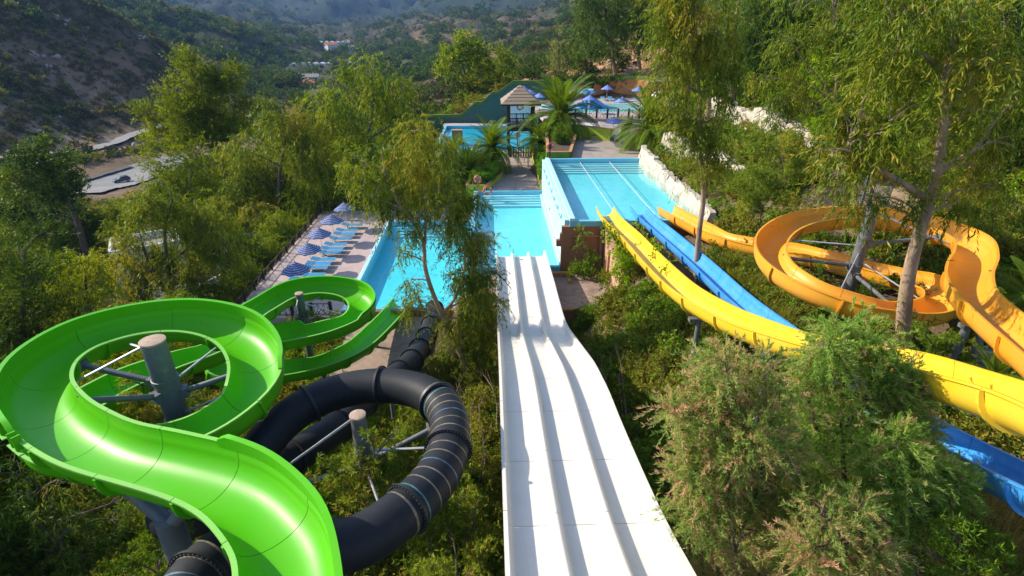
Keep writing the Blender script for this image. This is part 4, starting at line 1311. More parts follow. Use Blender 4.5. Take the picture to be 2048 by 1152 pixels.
def open_slide(name, label, P, w, d, mat, rim_mat, sec=2.3, upright=0.16, bank=0.45, guards=(), bank_max=0.35, flange_mat=None, lip=0.09):
    R, ss = catmull(P)
    T, S, U = frames(R, ss, bank, bank_max)
    e = empty(name, tuple(R[-1]))
    tag(e, label, 'water slide')
    prof, ni = trough_profile(w, d, upright, lip)
    per = max(3, int(sec / (ss[1] - ss[0])))
    i = 0
    n = len(R) - 1
    fp = flange_profile(w, d, upright)
    while i < n:
        j = min(n, i + per)
        if n - j < per // 2: j = n
        m = sweep(prof, R, S, U, i, j, trim=0.008)
        o = B(m, 'chute_section', mat, e, smooth=50)
        if rim_mat is not None:
            o.data.materials.append(rim_mat)
            npf = len(prof)
            idx = np.zeros(len(o.data.polygons), np.int32)
            for j_ in range(j - i):
                for k in list(range(ni - 1, ni + 2)) + list(range(npf - 3, npf)):
                    idx[j_ * npf + k] = 1
            o.data.polygons.foreach_set('material_index', idx)
        if j < n:
            q = Vector(R[j]); t = Vector(T[j])
            s, u = Vector(S[j]), Vector(U[j])
            vs = [q - t * 0.035 + s * a + u * c for a, c in fp] + [q + t * 0.035 + s * a + u * c for a, c in fp]
            k = len(fp)
            h = k // 2
            fs = [(x, (x + 1) % k, k + (x + 1) % k, k + x) for x in range(k)]
            for x in range(h - 1):
                fs.append((x + 1, x, k - 1 - x, k - 2 - x))
                fs.append((k + x, k + x + 1, k + k - 2 - x, k + k - 1 - x))
            B(MB().add(vs, fs), 'joint_flange', flange_mat or mat, e)
        i = j
    for (side, s0, s1, h, slant) in guards:
        i0, i1 = np.searchsorted(ss, s0), min(n, np.searchsorted(ss, s1))
        b = MB()
        vs, fs = [], []
        for i in range(i0, i1 + 1):
            hh = h * min(1.0, (ss[i] - s0 + 0.02) / slant, (s1 - ss[i] + 0.3) / slant + 0.1)
            p, s, u = Vector(R[i]), Vector(S[i]), Vector(U[i])
            x0, x1 = side * (w + 0.005), side * (w + 0.045)
            pr = [(x0, -0.02), (x0, hh), (x1 + side * 0.055, hh), (x1 + side * 0.055, hh - 0.045), (x1, hh - 0.045), (x1, -0.02)]
            for a, c in pr: vs.append(p + s * a + u * c)
        for j in range(i1 - i0):
            for k in range(6):
                fs.append((j * 6 + k, j * 6 + (k + 1) % 6, j * 6 + 6 + (k + 1) % 6, j * 6 + 6 + k))
        fs.append(tuple(range(6))); fs.append(tuple((i1 - i0) * 6 + k for k in reversed(range(6))))
        b.add(vs, fs)
        B(b, 'splash_guard', mat, e, smooth=50)
    return e, R, ss, S, U


def pole(e, x, y, ztop, r, mat, capmat, targets=(), rods=(), zg=None, rod_r=0.05):
    zg = gz(x, y) - 0.4 if zg is None else zg
    B(MB().lathe([(r, zg), (r, ztop), ], (x, y, 0), 24), 'support_pole', mat, e, smooth=60)
    B(MB().lathe([(r + 0.012, ztop - 0.05), (r + 0.012, ztop), (r * 0.85, ztop + 0.015), (0.0, ztop + 0.02)], (x, y, 0), 24), 'pole_cap', capmat, e, smooth=40)
    for zc in (ztop - 1.25, ztop - 2.6):
        B(MB().lathe([(r + 0.002, zc - 0.07), (r + 0.03, zc - 0.06), (r + 0.03, zc + 0.06), (r + 0.002, zc + 0.07)], (x, y, 0), 24), 'collar', mat, e, smooth=40)
    for (zp, q) in targets:
        q = Vector(q)
        dirv = (q - Vector((x, y, zp)))
        dirv.z = 0
        dirv.normalize()
        st = Vector((x, y, zp)) + dirv * (r - 0.02)
        B(MB().tube([st, q], rod_r * 1.7, 8), 'cross_arm', mat, e, smooth=60)
        B(MB().box(tuple(st + dirv * 0.06), (0.2, 0.3, 0.3), math.atan2(dirv.y, dirv.x)), 'bracket', mat, e)
        B(MB().box(tuple(q), (0.05, 0.34, 0.26), math.atan2(dirv.y, dirv.x)), 'end_plate', mat, e)
    for (zp, q) in rods:
        q = Vector(q)
        dirv = (q - Vector((x, y, zp))); dirv.z = 0; dirv.normalize()
        B(MB().tube([Vector((x, y, zp)) + dirv * (r - 0.02), q], rod_r * 0.75, 6), 'tie_rod', M['rod'], e, smooth=60)


def aim(R, x, y, az, zlo, zhi, w, dz=-0.35):
    """where a strut from the post meets the inner side of the chute in direction az (degrees, 0 = east)"""
    best, bp = 1e9, None
    for q in R:
        if not zlo < q[2] < zhi: continue
        a = math.degrees(math.atan2(q[1] - y, q[0] - x))
        d = abs((a - az + 180) % 360 - 180)
        if d < best: best, bp = d, q
    v = Vector((bp[0] - x, bp[1] - y, 0)); L_ = v.length
    v = v.normalized() * (L_ - w - 0.05)
    return (x + v.x, y + v.y, bp[2] + dz)


# ---- white three lane slide, straight down to the middle pool
def white_slide():
    prof_z = [(1.5, 10.3), (4.5, 9.5), (6.5, 8.93), (7.7, 8.53), (9.0, 8.2), (11.0, 7.83), (12.6, 7.58), (14.2, 7.38), (15.2, 7.17), (16.6, 6.83),
              (18.4, 6.2), (21.2, 5.2), (23.4, 4.45), (24.9, 4.14), (26.7, 4.03), (29.3, 3.95), (31.5, 3.8), (34.0, 3.66), (35.6, 3.5)]
    P = [(1.86, y, z) for y, z in prof_z]
    R, ss = catmull(P, 0.25)
    T, S, U = frames(R, ss)
    e = empty('white_slide', tuple(R[-1]))
    tag(e, 'wide white slide with three lanes running straight down to the middle pool', 'water slide')
    # across: outer rims, two rounded dividers, three lanes 1.0 wide
    W2 = 1.74
    lane = 1.0
    xs = []
    def lanepts(x0, x1, zl, zr):
        r = 0.13
        return [(x0 + r * (1 - math.cos(a)), -0.40 + (r - r * math.sin(a)) ) for a in (0.0, PI / 6, PI / 3, PI / 2)] + \
               [(x1 - r * (1 - math.cos(a)), -0.40 + (r - r * math.sin(a))) for a in (PI / 2, PI / 3, PI / 6, 0.0)]
    a = -W2
    d0, d1 = -W2 + 0.12 + lane, -W2 + 0.12 + lane + 0.19
    e0, e1 = d1 + lane, d1 + lane + 0.19
    top = 0.0
    div = -0.10
    prof = [(-W2, -0.16), (-W2, top), (-W2 + 0.09, top), (-W2 + 0.115, -0.03)]
    def lane_c(x0, x1):
        r = 0.14
        L_ = [(x0 + r - r * math.cos(t), -0.42 + r - r * math.sin(t)) for t in np.linspace(0, PI / 2, 5)]
        return L_ + [(x1 - r + r * math.cos(t), -0.42 + r - r * math.sin(t)) for t in np.linspace(PI / 2, 0, 5)]
    def divider(x0, x1):
        m = (x0 + x1) / 2
        h = (x1 - x0) / 2
        return [(m - h * math.cos(t), div - h + h * math.sin(t)) for t in np.linspace(0.25, PI - 0.25, 7)]
    x = -W2 + 0.12
    dv = 0.17
    lw = (2 * W2 - 0.24 - 2 * dv) / 3
    prof += lane_c(x, x + lw) + divider(x + lw, x + lw + dv) + lane_c(x + lw + dv, x + 2 * lw + dv) + divider(x + 2 * lw + dv, x + 2 * lw + 2 * dv) + lane_c(x + 2 * lw + 2 * dv, x + 3 * lw + 2 * dv)
    prof += [(W2 - 0.115, -0.03), (W2 - 0.09, top), (W2, top), (W2, -0.16), (W2 - 0.05, -0.17), (W2 - 0.07, -0.47), (-W2 + 0.07, -0.47), (-W2 + 0.05, -0.17)]
    per = 10
    n = len(R) - 1
    i = 0
    while i < n:
        j = min(n, i + per)
        if n - j < 4: j = n
        B(sweep(prof, R, S, U, i, j, trim=0.009), 'lane_section', M['white_gel'], e, smooth=35)
        if j < n:
            q, t, u = Vector(R[j]), Vector(T[j]), Vector(U[j])
            c = q - u * 0.50
            rotm = Matrix((Vector(S[j]), t, u)).transposed().to_4x4()
            B(MB().box(c, (2 * W2 - 0.1, 0.14, 0.06), M=rotm), 'joint_flange', M['white_gel'], e)
        i = j
    for yy in (8.0, 14.5, 20.5, 26.5):
        k = int(np.argmin(abs(R[:, 1] - yy)))
        z = R[k][2] - 0.6
        for sx in (-1.2, 1.2):
            zg = gz(1.86 + sx, yy) - 0.3
            if z - zg > 0.3:
                B(MB().lathe([(0.11, zg), (0.11, z)], (1.86 + sx, yy, 0), 12), 'support_post', M['steel'], e, smooth=60)
        B(MB().box((1.86, yy, z), (3.1, 0.16, 0.2)), 'cross_beam', M['steel'], e)
    return e


white_slide()

# ---- green slide: entry, upper loop, lower loop, hairpin and run-out into the lowest pool
GREEN = [tuple(at(555, 1500, 10.85)), tuple(at(572, 1280, 10.65)), tuple(at(575, 1152, 10.5)), tuple(at(562, 1068, 10.45)), tuple(at(519, 1009, 10.4)), tuple(at(476, 970, 10.37)), tuple(at(415, 941, 10.33)),
         tuple(at(310, 912, 10.27)), tuple(at(205, 886, 10.2)), tuple(at(145, 858, 10.13)), tuple(at(95, 822, 10.05)), tuple(at(68, 768, 9.95)), tuple(at(100, 712, 9.85)),
         tuple(at(180, 667, 9.72)), tuple(at(285, 640, 9.6)), tuple(at(380, 634, 9.5)), tuple(at(470, 656, 9.35)), tuple(at(512, 715, 9.2)), tuple(at(494, 780, 9.05)), tuple(at(452, 818, 8.9)),
         (-7.75, 11.15, 8.75), (-9.0, 10.95, 8.5), (-10.4, 11.15, 8.25), (-11.7, 11.75, 8.0), (-12.6, 13.3, 7.65), (-12.5, 15.6, 7.2), (-11.8, 17.3, 6.85), (-11.1, 19.1, 6.35), (-11.2, 21.2, 5.85),
         (-11.75, 23.3, 5.35), tuple(at(528, 610, 4.95)), tuple(at(590, 578, 4.75)), tuple(at(655, 571, 4.6)), tuple(at(712, 584, 4.42)), tuple(at(724, 610, 4.25)), tuple(at(700, 635, 4.1)), tuple(at(650, 652, 3.95)),
         tuple(at(592, 665, 3.8)), (-11.2, 24.25, 3.66), (-12.5, 23.9, 3.45), (-13.2, 23.0, 3.25), (-12.9, 22.2, 3.05), (-11.9, 22.2, 2.85), (-10.6, 23.0, 2.6),
         tuple(at(640, 722, 2.2)), tuple(at(710, 692, 1.6)), tuple(at(757, 652, 1.05)), tuple(at(784, 624, 0.72)), (-6.35, 34.6, 0.45)]
g, GR, gss, gS, gU = open_slide('green_slide', 'bright green open slide twisting in two loops down to the lowest pool', GREEN, 0.68, 0.72, M['green_gel'], M['green_rim'],
                                 sec=2.2, upright=0.22, bank=0.30, guards=[])
# find arc positions of a few stations for the raised guards
def s_of(R, ss, p):
    d = np.linalg.norm(R - np.array(tuple(p)), axis=1)
    return ss[int(np.argmin(d))]
def add_guard(e, R, ss, S, U, w, side, s0, s1, h, mat, slant=0.25):
    n = len(R) - 1
    i0, i1 = int(np.searchsorted(ss, s0)), min(n, int(np.searchsorted(ss, s1)))
    vs, fs = [], []
    for i in range(i0, i1 + 1):
        hh = max(0.04, h * min(1.0, (ss[i] - s0) / slant + 0.15, (s1 - ss[i]) / slant + 0.15))
        p, s, u = Vector(R[i]), Vector(S[i]), Vector(U[i])
        x0, x1 = side * (w - 0.002), side * (w + 0.04)
        for a, c in [(x0, -0.15), (x0, hh), (x1 + side * 0.07, hh), (x1 + side * 0.07, hh - 0.05), (x1, hh - 0.05), (x1, 0.004)]:
            vs.append(p + s * a + u * c)
    for j in range(i1 - i0):
        for k in range(6):
            fs.append((j * 6 + k, j * 6 + (k + 1) % 6, j * 6 + 6 + (k + 1) % 6, j * 6 + 6 + k))
    fs.append(tuple(range(6))); fs.append(tuple((i1 - i0) * 6 + k for k in reversed(range(6))))
    return B(MB().add(vs, fs), 'splash_guard', mat, e, smooth=50)


sA = s_of(GR, gss, at(575, 1152, 10.5)); sB = s_of(GR, gss, at(372, 930, 10.3))
add_guard(g, GR, gss, gS, gU, 0.68, 1, 0.0, sB, 0.16, M['green_gel'])
sC = s_of(GR, gss, at(105, 832, 10.07)); sD = s_of(GR, gss, at(505, 750, 9.1))
add_guard(g, GR, gss, gS, gU, 0.68, -1, sC, sD, 0.20, M['green_gel'])
sE = s_of(GR, gss, (-11.75, 23.3, 5.35)); sF = s_of(GR, gss, at(700, 635, 4.1))
add_guard(g, GR, gss, gS, gU, 0.68, -1, sE, sF, 0.18, M['green_gel'])
sG = s_of(GR, gss, at(605, 665, 3.82)); sH = s_of(GR, gss, (-12.5, 23.9, 3.45))
add_guard(g, GR, gss, gS, gU, 0.68, 1, sG, sH, 0.28, M['green_gel'])
# box brackets outside the rim where the guard begins
for ds in (-0.55, -0.2, 0.35, 1.1):
    k = int(np.argmin(abs(gss - (sC + ds))))
    p_, s_, u_ = Vector(GR[k]), Vector(gS[k]), Vector(gU[k])
    t_ = u_.cross(s_)
    mm = Matrix((s_, t_, u_)).transposed().to_4x4()
    B(MB().box(p_ - s_ * (0.68 + 0.10) - u_ * 0.02, (0.16, 0.03, 0.34), M=mm), 'guard_bracket', M['green_gel'], g)
    B(MB().box(p_ - s_ * (0.68 + 0.16) - u_ * 0.20, (0.10, 0.42, 0.03), M=mm), 'guard_ledge', M['green_rim'], g)
GA = lambda az, lo, hi: aim(GR, -9.1, 12.85, az, lo, hi, 0.68)
pole(g, -9.1, 12.85, 10.35, 0.31, M['dark_steel'], M['cap'],
     targets=[(9.0, GA(175, 9.5, 10.1)), (8.6, GA(20, 9.0, 9.4)), (7.6, GA(265, 8.0, 8.6)), (7.0, GA(165, 7.3, 7.9)), (8.7, GA(240, 9.9, 10.3))],
     rods=[(10.2, GA(205, 9.8, 10.2)), (9.9, GA(140, 9.6, 9.9)), (8.9, GA(70, 9.3, 9.6)), (8.0, GA(350, 8.9, 9.3)), (7.6, GA(225, 7.9, 8.4))])
GA2 = lambda az, lo, hi: aim(GR, -10.25, 26.2, az, lo, hi, 0.68)
pole(g, -10.25, 26.2, 5.1, 0.2, M['dark_steel'], M['cap'],
     targets=[(3.6, GA2(270, 3.6, 4.0))], rods=[(4.8, GA2(255, 3.6, 4.0)), (4.5, GA2(355, 4.0, 4.5)), (4.3, GA2(60, 4.4, 4.9))])
# leaning stanchion below the entry
zg0 = gz(-6.9, 8.2) - 0.3
B(MB().tube([(-6.9, 8.3, zg0), (-6.9, 8.5, 8.6)], 0.27, 18), 'support_pole', M['dark_steel'], g, smooth=60)
B(MB().tube([(-6.9, 8.5, 8.4), (-7.75, 8.8, 9.2)], 0.15, 12), 'cross_arm', M['dark_steel'], g, smooth=60)
B(MB().tube([(-6.9, 8.5, 8.4), (-6.1, 8.3, 9.3)], 0.15, 12), 'cross_arm', M['dark_steel'], g, smooth=60)
B(MB().tube([(-7.4, 29.5, -0.5), (-7.4, 29.5, 0.22)], 0.12, 10), 'support_pole', M['steel'], g, smooth=60)
B(MB().tube([(-9.05, 24.35, -0.6), (-9.05, 24.35, 1.3)], 0.12, 10), 'support_pole', M['steel'], g, smooth=60)


# ---- black tube slide
def tube_slide(name, label, P, r, mat, sec, stripes):
    R, ss = catmull(P, 0.2)
    T, S, U = frames(R, ss)
    e = empty(name, tuple(R[-1]))
    tag(e, label, 'tube slide')
    seg = 32
    circ = [(math.cos(2 * PI * k / seg), math.sin(2 * PI * k / seg)) for k in range(seg)]
    n = len(R) - 1
    per = max(3, int(sec / (ss[1] - ss[0])))
    i = 0
    while i < n:
        j = min(n, i + per)
        if n - j < per // 2: j = n
        prof = [(a * r, c * r) for a, c in circ] 
        pr2 = prof + [(a * (r - 0.03), c * (r - 0.03)) for a, c in reversed(circ)]
        b = MB()
        vs, fs = [], []
        for q in range(i, j + 1):
            p, s, u = Vector(R[q]), Vector(S[q]), Vector(U[q])
            for a, c in prof: vs.append(p + s * a + u * c)
        for q in range(i, j + 1):
            p, s, u = Vector(R[q]), Vector(S[q]), Vector(U[q])
            for a, c in prof: vs.append(p + s * a * 0.955 + u * c * 0.955)
        m = j - i + 1
        off = m * seg
        for q in range(m - 1):
            for k in range(seg):
                a, c = q * seg + k, q * seg + (k + 1) % seg
                fs.append((a, c, c + seg, a + seg))
                fs.append((off + a + seg, off + c + seg, off + c, off + a))
        for k in range(seg):
            k2 = (k + 1) % seg
            fs.append((k2, k, off + k, off + k2))
            z = (m - 1) * seg
            fs.append((z + k, z + k2, off + z + k2, off + z + k))
        b.add(vs, fs)
        B(b, 'tube_section', mat, e, smooth=40)
        for side in ([0] if i == 0 else []) + [1]:
            q = i if side == 0 else j
            c0, t, s, u = Vector(R[q]), Vector(T[q]), Vector(S[q]), Vector(U[q])
            ro = r + 0.085
            vs = []
            for rad, dt in ((r - 0.01, -0.03), (ro, -0.03), (ro, 0.03), (r - 0.01, 0.03)):
                for a, c in circ: vs.append(c0 + t * dt + s * a * rad + u * c * rad)
            fs = []
            for q2 in range(4):
                for k in range(seg):
                    k2 = (k + 1) % seg
                    fs.append((q2 * seg + k, q2 * seg + k2, ((q2 + 1) % 4) * seg + k2, ((q2 + 1) % 4) * seg + k))
            B(MB().add(vs, fs), 'joint_flange', M['black_rib'], e, smooth=40)
            # bolts round the flange
            bb = MB()
            for k in range(0, 40):
                a = 2 * PI * k / 40
                pp = c0 + (s * math.cos(a) + u * math.sin(a)) * (r + 0.045)
                bb.tube([pp - t * 0.05, pp + t * 0.05], 0.012, 5)
            B(bb, 'bolt_ring', M['steel'], e)
        i = j
    cols = [M['band_tan'], M['band_teal'], M['band_tan'], M['band_tan'], M['band_blue'], M['band_tan']]
    for (s0, s1, step) in stripes:
        k = 0
        s = s0
        while s < s1:
            vs, fs = [], []
            for q in range(2):
                x = s + q * 0.042
                p = Vector([np.interp(x, ss, R[:, d]) for d in range(3)])
                iq = int(np.searchsorted(ss, x)); iq = min(iq, n)
                sv, uv = Vector(S[iq]), Vector(U[iq])
                for a, c in circ: vs.append(p + sv * a * (r + 0.004) + uv * c * (r + 0.004))
            for k2 in range(seg): fs.append((k2, (k2 + 1) % seg, seg + (k2 + 1) % seg, seg + k2))
            B(MB().add(vs, fs), 'colour_band', cols[k % len(cols)], e, smooth=60)
            s += step; k += 1
    return e, R, ss


BLACK = [(-5.05, 2.6, 9.6), (-5.2, 4.2, 9.25), (-5.42, 5.8, 8.98), (-5.5, 6.9, 8.82), (-5.05, 7.75, 8.72), (-4.1, 7.85, 8.6), tuple(at(690, 1095, 8.5)), tuple(at(800, 1030, 8.42)), tuple(at(876, 950, 8.3)),
         tuple(at(901, 870, 8.2)), tuple(at(884, 810, 8.1)), tuple(at(828, 778, 8.0)), tuple(at(735, 772, 7.85)), tuple(at(650, 792, 7.7)), tuple(at(580, 832, 7.55)), (-6.5, 12.0, 7.4),
         (-6.7, 10.9, 7.2), (-7.3, 10.1, 7.0), (-8.2, 10.1, 6.8), (-8.4, 11.0, 6.6), (-7.6, 11.8, 6.4), (-6.4, 12.6, 6.2), (-5.45, 14.6, 5.7), (-4.9, 18.1, 4.6), (-4.25, 22.1, 3.1), (-4.05, 25.3, 2.1), (-3.95, 28.8, 1.25), (-3.97, 32.4, 0.75)]
bR, bss = catmull(BLACK, 0.2)
def s_at(px, py, z): return s_of(bR, bss, at(px, py, z))
bt, BR, BSS = tube_slide('black_tube_slide', 'black enclosed tube slide with faded coloured bands curling in a ring', BLACK, 0.53, M['black_gel'], 2.35,
                         [(s_at(806, 1025, 8.42), s_at(876, 795, 8.1), 0.34), (0.4, s_of(bR, bss, (-5.3, 7.4, 8.75)), 0.36)])
BA = lambda az, lo, hi: aim(BR, -3.42, 10.95, az, lo, hi, 0.53, 0.0)
pole(bt, -3.42, 10.95, 9.25, 0.19, M['steel'], M['cap'],
     targets=[(7.7, BA(20, 8.0, 8.4)), (7.6, BA(205, 6.9, 7.6))], rods=[(9.1, BA(190, 7.0, 7.6)), (8.1, BA(-5, 8.1, 8.4)), (7.6, BA(290, 8.35, 8.6))], rod_r=0.045)
for k in (int(len(BR) * 0.72), int(len(BR) * 0.83), int(len(BR) * 0.93)):
    x, y, z = BR[k]
    zg = gz(x, y) - 0.4
    if z - 0.55 > zg: B(MB().tube([(x, y, zg), (x, y, z - 0.5)], 0.1, 10), 'support_pole', M['steel'], bt, smooth=60)

# ---- yellow slide
YEL = [tuple(at(2330, 905, 13.2)), tuple(at(2100, 800, 12.65)), tuple(at(1954, 753, 12.0)), tuple(at(1828, 720, 11.35)), tuple(at(1700, 693, 10.75)), tuple(at(1590, 670, 10.1)), tuple(at(1508, 645, 9.4)), tuple(at(1430, 611, 8.8)), tuple(at(1369, 574, 8.3)),
       tuple(at(1310, 521, 7.55)), tuple(at(1262, 470, 6.98)), tuple(at(1220, 430, 6.62)), (7.66, 36.0, 6.5)]
y, YR, yss, yS, yU = open_slide('yellow_slide', 'long yellow open slide sweeping from the right edge to the upper pool', YEL, 0.56, 0.66, M['yellow_gel'], None, sec=2.6, upright=0.14, bank=0.38, lip=0.07)
for (px, py, z) in ((1402, 600, 8.55), (1560, 662, 9.8)):
    s = s_of(YR, yss, at(px, py, z)); k = int(np.argmin(abs(yss - s)))
    x, yy, zz = YR[k]
    zg = gz(x, yy) - 0.4
    B(MB().tube([(x, yy, zg), (x, yy, zz - 0.95)], 0.10, 12), 'support_pole', M['steel'], y, smooth=60)
    B(MB().box((x, yy, zz - 0.88), (0.8, 0.22, 0.14)), 'saddle', M['steel'], y)

# ---- blue slide
BLU = [tuple(at(2330, 1075, 11.4)), tuple(at(2150, 995, 10.6)), tuple(at(2000, 925, 9.9)), tuple(at(1850, 848, 9.2)), tuple(at(1700, 757, 8.55)), tuple(at(1570, 662, 7.9)), tuple(at(1478, 592, 7.35)), tuple(at(1400, 521, 7.0)),
       tuple(at(1340, 470, 6.78)), tuple(at(1292, 430, 6.6)), (9.95, 36.0, 6.5)]
bl, BLR, blss, _, _ = open_slide('blue_slide', 'straight blue open slide between the yellow and the orange ones', BLU, 0.52, 0.62, M['blue_gel'], None, sec=2.6, upright=0.14, bank=0.25, lip=0.07)
for (px, py, z) in ((1400, 521, 7.0), (1700, 757, 8.55), (1850, 848, 9.2)):
    s = s_of(BLR, blss, at(px, py, z)); k = int(np.argmin(abs(blss - s)))
    x, yy, zz = BLR[k]
    B(MB().tube([(x, yy, gz(x, yy) - 0.4), (x, yy, zz - 0.8)], 0.10, 12), 'support_pole', M['steel'], bl, smooth=60)

# ---- orange slide
ORA = [tuple(at(2330, 870, 11.35)), tuple(at(2170, 760, 10.95)), tuple(at(2048, 664, 10.6)), tuple(at(1985, 612, 10.48)), tuple(at(1945, 570, 10.38)), tuple(at(1940, 535, 10.28)), tuple(at(1953, 503, 10.18)), tuple(at(1940, 472, 10.08)), tuple(at(1880, 447, 9.97)),
       tuple(at(1790, 428, 9.85)), tuple(at(1680, 424, 9.7)), tuple(at(1590, 440, 9.5)), tuple(at(1543, 478, 9.27)), tuple(at(1556, 520, 9.05)), tuple(at(1620, 562, 8.85)), tuple(at(1700, 592, 8.65)), tuple(at(1790, 612, 8.45)),
       tuple(at(1856, 612, 8.22)), tuple(at(1888, 595, 8.1)), tuple(at(1868, 565, 8.0)), tuple(at(1800, 545, 7.9)), tuple(at(1723, 526, 7.75)), tuple(at(1650, 508, 7.5)), tuple(at(1588, 495, 7.25)), tuple(at(1510, 483, 7.0)),
       tuple(at(1445, 468, 6.85)), tuple(at(1407, 451, 6.73)), tuple(at(1366, 430, 6.6)), (11.9, 36.0, 6.5)]
og, OR, oss, oS, oU = open_slide('orange_slide', 'orange open slide curling once round a grey post above the slope', ORA, 0.60, 0.78, M['orange_gel'], None, sec=2.6, upright=0.22, bank=0.42, lip=0.08)
OA = lambda az, lo, hi: aim(OR, 15.9, 21.6, az, lo, hi, 0.60)
pole(og, 15.9, 21.6, 10.9, 0.25, M['steel'], M['steel'],
     targets=[(9.3, OA(-5, 10.0, 10.4)), (8.3, OA(185, 8.8, 9.4)), (7.9, OA(262, 8.3, 8.7))],
     rods=[(10.7, OA(-25, 10.0, 10.5)), (10.3, OA(55, 9.7, 10.0)), (9.2, OA(150, 9.2, 9.6)), (8.9, OA(228, 8.6, 9.1)), (8.5, OA(300, 8.0, 8.5))])
for (px, py, z, dx) in ((1965, 600, 10.4, 0.0),):
    s = s_of(OR, oss, at(px, py, z)); k = int(np.argmin(abs(oss - s)))
    x, yy, zz = OR[k]
    zg = gz(x, yy) - 0.4
    B(MB().tube([(x - 0.25, yy, zg), (x - 0.25, yy, zz - 0.9)], 0.12, 12), 'support_pole', M['steel'], og, smooth=60)
    B(MB().lathe([(0.26, zg), (0.26, zz - 1.6), (0.0, zz - 1.58)], (x + 0.35, yy - 0.2, 0), 16), 'support_pole', M['steel'], og, smooth=40)
    B(MB().tube([(x + 0.3, yy - 0.2, zz - 1.6), (x, yy, zz - 0.85)], 0.07, 8), 'cross_arm', M['steel'], og, smooth=60)
    B(MB().box((x, yy, zz - 0.88), (0.9, 0.25, 0.14)), 'saddle', M['steel'], og)
# ------------------------------------------------------------------ foliage
def nrm_(a): return a / np.maximum(1e-9, np.linalg.norm(a, axis=1))[:, None]


LEAF_KINDS = {
    # per spray leaves, spray length, spray dir (out, up, rand), leaf dir (along, up, rand, out), leaf length, width ratio, shell power
    'euc': dict(m=16, sl=(0.35, 1.0), sd=(0.55, -0.6, 0.6), ld=(0.6, -0.65, 0.5), L=(0.17, 0.30), W=0.16, shell=2.4, droop=0.5),
    'pine': dict(m=14, sl=(0.35, 0.9), sd=(0.75, 0.45, 0.5), ld=(0.9, 0.25, 0.75), L=(0.13, 0.24), W=0.22, shell=2.6, droop=0.1),
    'broad': dict(m=10, sl=(0.3, 0.7), sd=(0.8, 0.3, 0.7), ld=(0.4, 0.1, 1.0), L=(0.13, 0.24), W=0.45, shell=2.4, droop=0.2),
    'tam': dict(m=40, sl=(0.25, 0.60), sd=(0.75, 0.35, 0.5), ld=(1.0, 0.2, 0.5), L=(0.06, 0.14), W=0.15, shell=2.2, droop=0.45),
    'ole': dict(m=9, sl=(0.06, 0.16), sd=(0.8, 0.6, 0.5), ld=(0.6, 0.25, 0.95), L=(0.11, 0.19), W=0.20, shell=2.6, droop=0.0),
    'ivy': dict(m=8, sl=(0.2, 0.5), sd=(0.7, -0.2, 0.7), ld=(0.3, -0.2, 1.0), L=(0.08, 0.15), W=0.75, shell=3.5, droop=0.3),
}


def leaf_arrays(centers, radii, kind, cover, scale, r):
    """sprays of leaves through a set of ellipsoidal clumps: returns leaf origins, directions, lengths, tints"""
    K = LEAF_KINDS[kind]
    Os, Ds, Ls, Ts = [], [], [], []
    for c, rad in zip(centers, radii):
        rad = np.asarray(rad, float)
        rm = float(np.mean(rad))
        la = (np.mean(K['L']) * scale) ** 2 * K['W'] * 0.55
        nl = cover * 3.0 * PI * rm * rm / la * 1.75
        ns = max(6, int(nl / K['m']))
        u = nrm_(r.normal(size=(ns, 3)))
        # lumpy outline: radius varies over the clump
        lump = 1 + 0.30 * np.sin(u[:, 0] * 3.1 + c[0] * 2) * np.sin(u[:, 1] * 2.7 + c[1] * 2) + 0.22 * np.sin(u[:, 2] * 5 + c[2] * 3)
        rr = r.random(ns) ** (1 / K['shell']) * lump
        o = np.asarray(c)[None] + u * rr[:, None] * rad[None]
        # sprays gather on twigs: gaps between them
        f = 2.6 / rm
        g = np.sin(o[:, 0] * f + c[2] * 5) + np.sin(o[:, 1] * f * 1.13 + c[0] * 3 + 1.3 * np.sin(o[:, 2] * f)) + np.sin(o[:, 2] * f * 1.31 + c[1] * 2 + o[:, 0] * f * 0.6)
        kp = g > -0.35
        if kp.sum() > 5:
            o, u = o[kp], u[kp]
            ns = len(o)
        sd = nrm_(u * K['sd'][0] + np.array([0, 0, K['sd'][1]]) + r.normal(size=(ns, 3)) * K['sd'][2])
        sl = r.uniform(*K['sl'], ns) * scale
        if kind in ('euc',): sl *= np.where(r.random(ns) < 0.2, 1.7, 1.0)
        ct = r.normal(0, 0.06 if kind == 'tam' else 0.17)
        st = r.normal(0, 0.2 if kind == 'tam' else 0.14, ns)
        m = K['m']
        t = (np.arange(m) + r.random((ns, m))) / m
        p = o[:, None, :] + sd[:, None, :] * (t * sl[:, None])[:, :, None]
        p[:, :, 2] -= K['droop'] * (t ** 2) * sl[:, None]
        ld = sd[:, None, :] * K['ld'][0] + np.array([0, 0, K['ld'][1]]) + r.normal(size=(ns, m, 3)) * K['ld'][2]
        L = r.uniform(*K['L'], (ns, m)) * scale
        tt = 0.5 + ct + st[:, None] + r.normal(0, 0.13, (ns, m))
        Os.append(p.reshape(-1, 3)); Ds.append(nrm_(ld.reshape(-1, 3))); Ls.append(L.ravel()); Ts.append(tt.ravel())
    return np.concatenate(Os), np.concatenate(Ds), np.concatenate(Ls), np.clip(np.concatenate(Ts), 0, 1)


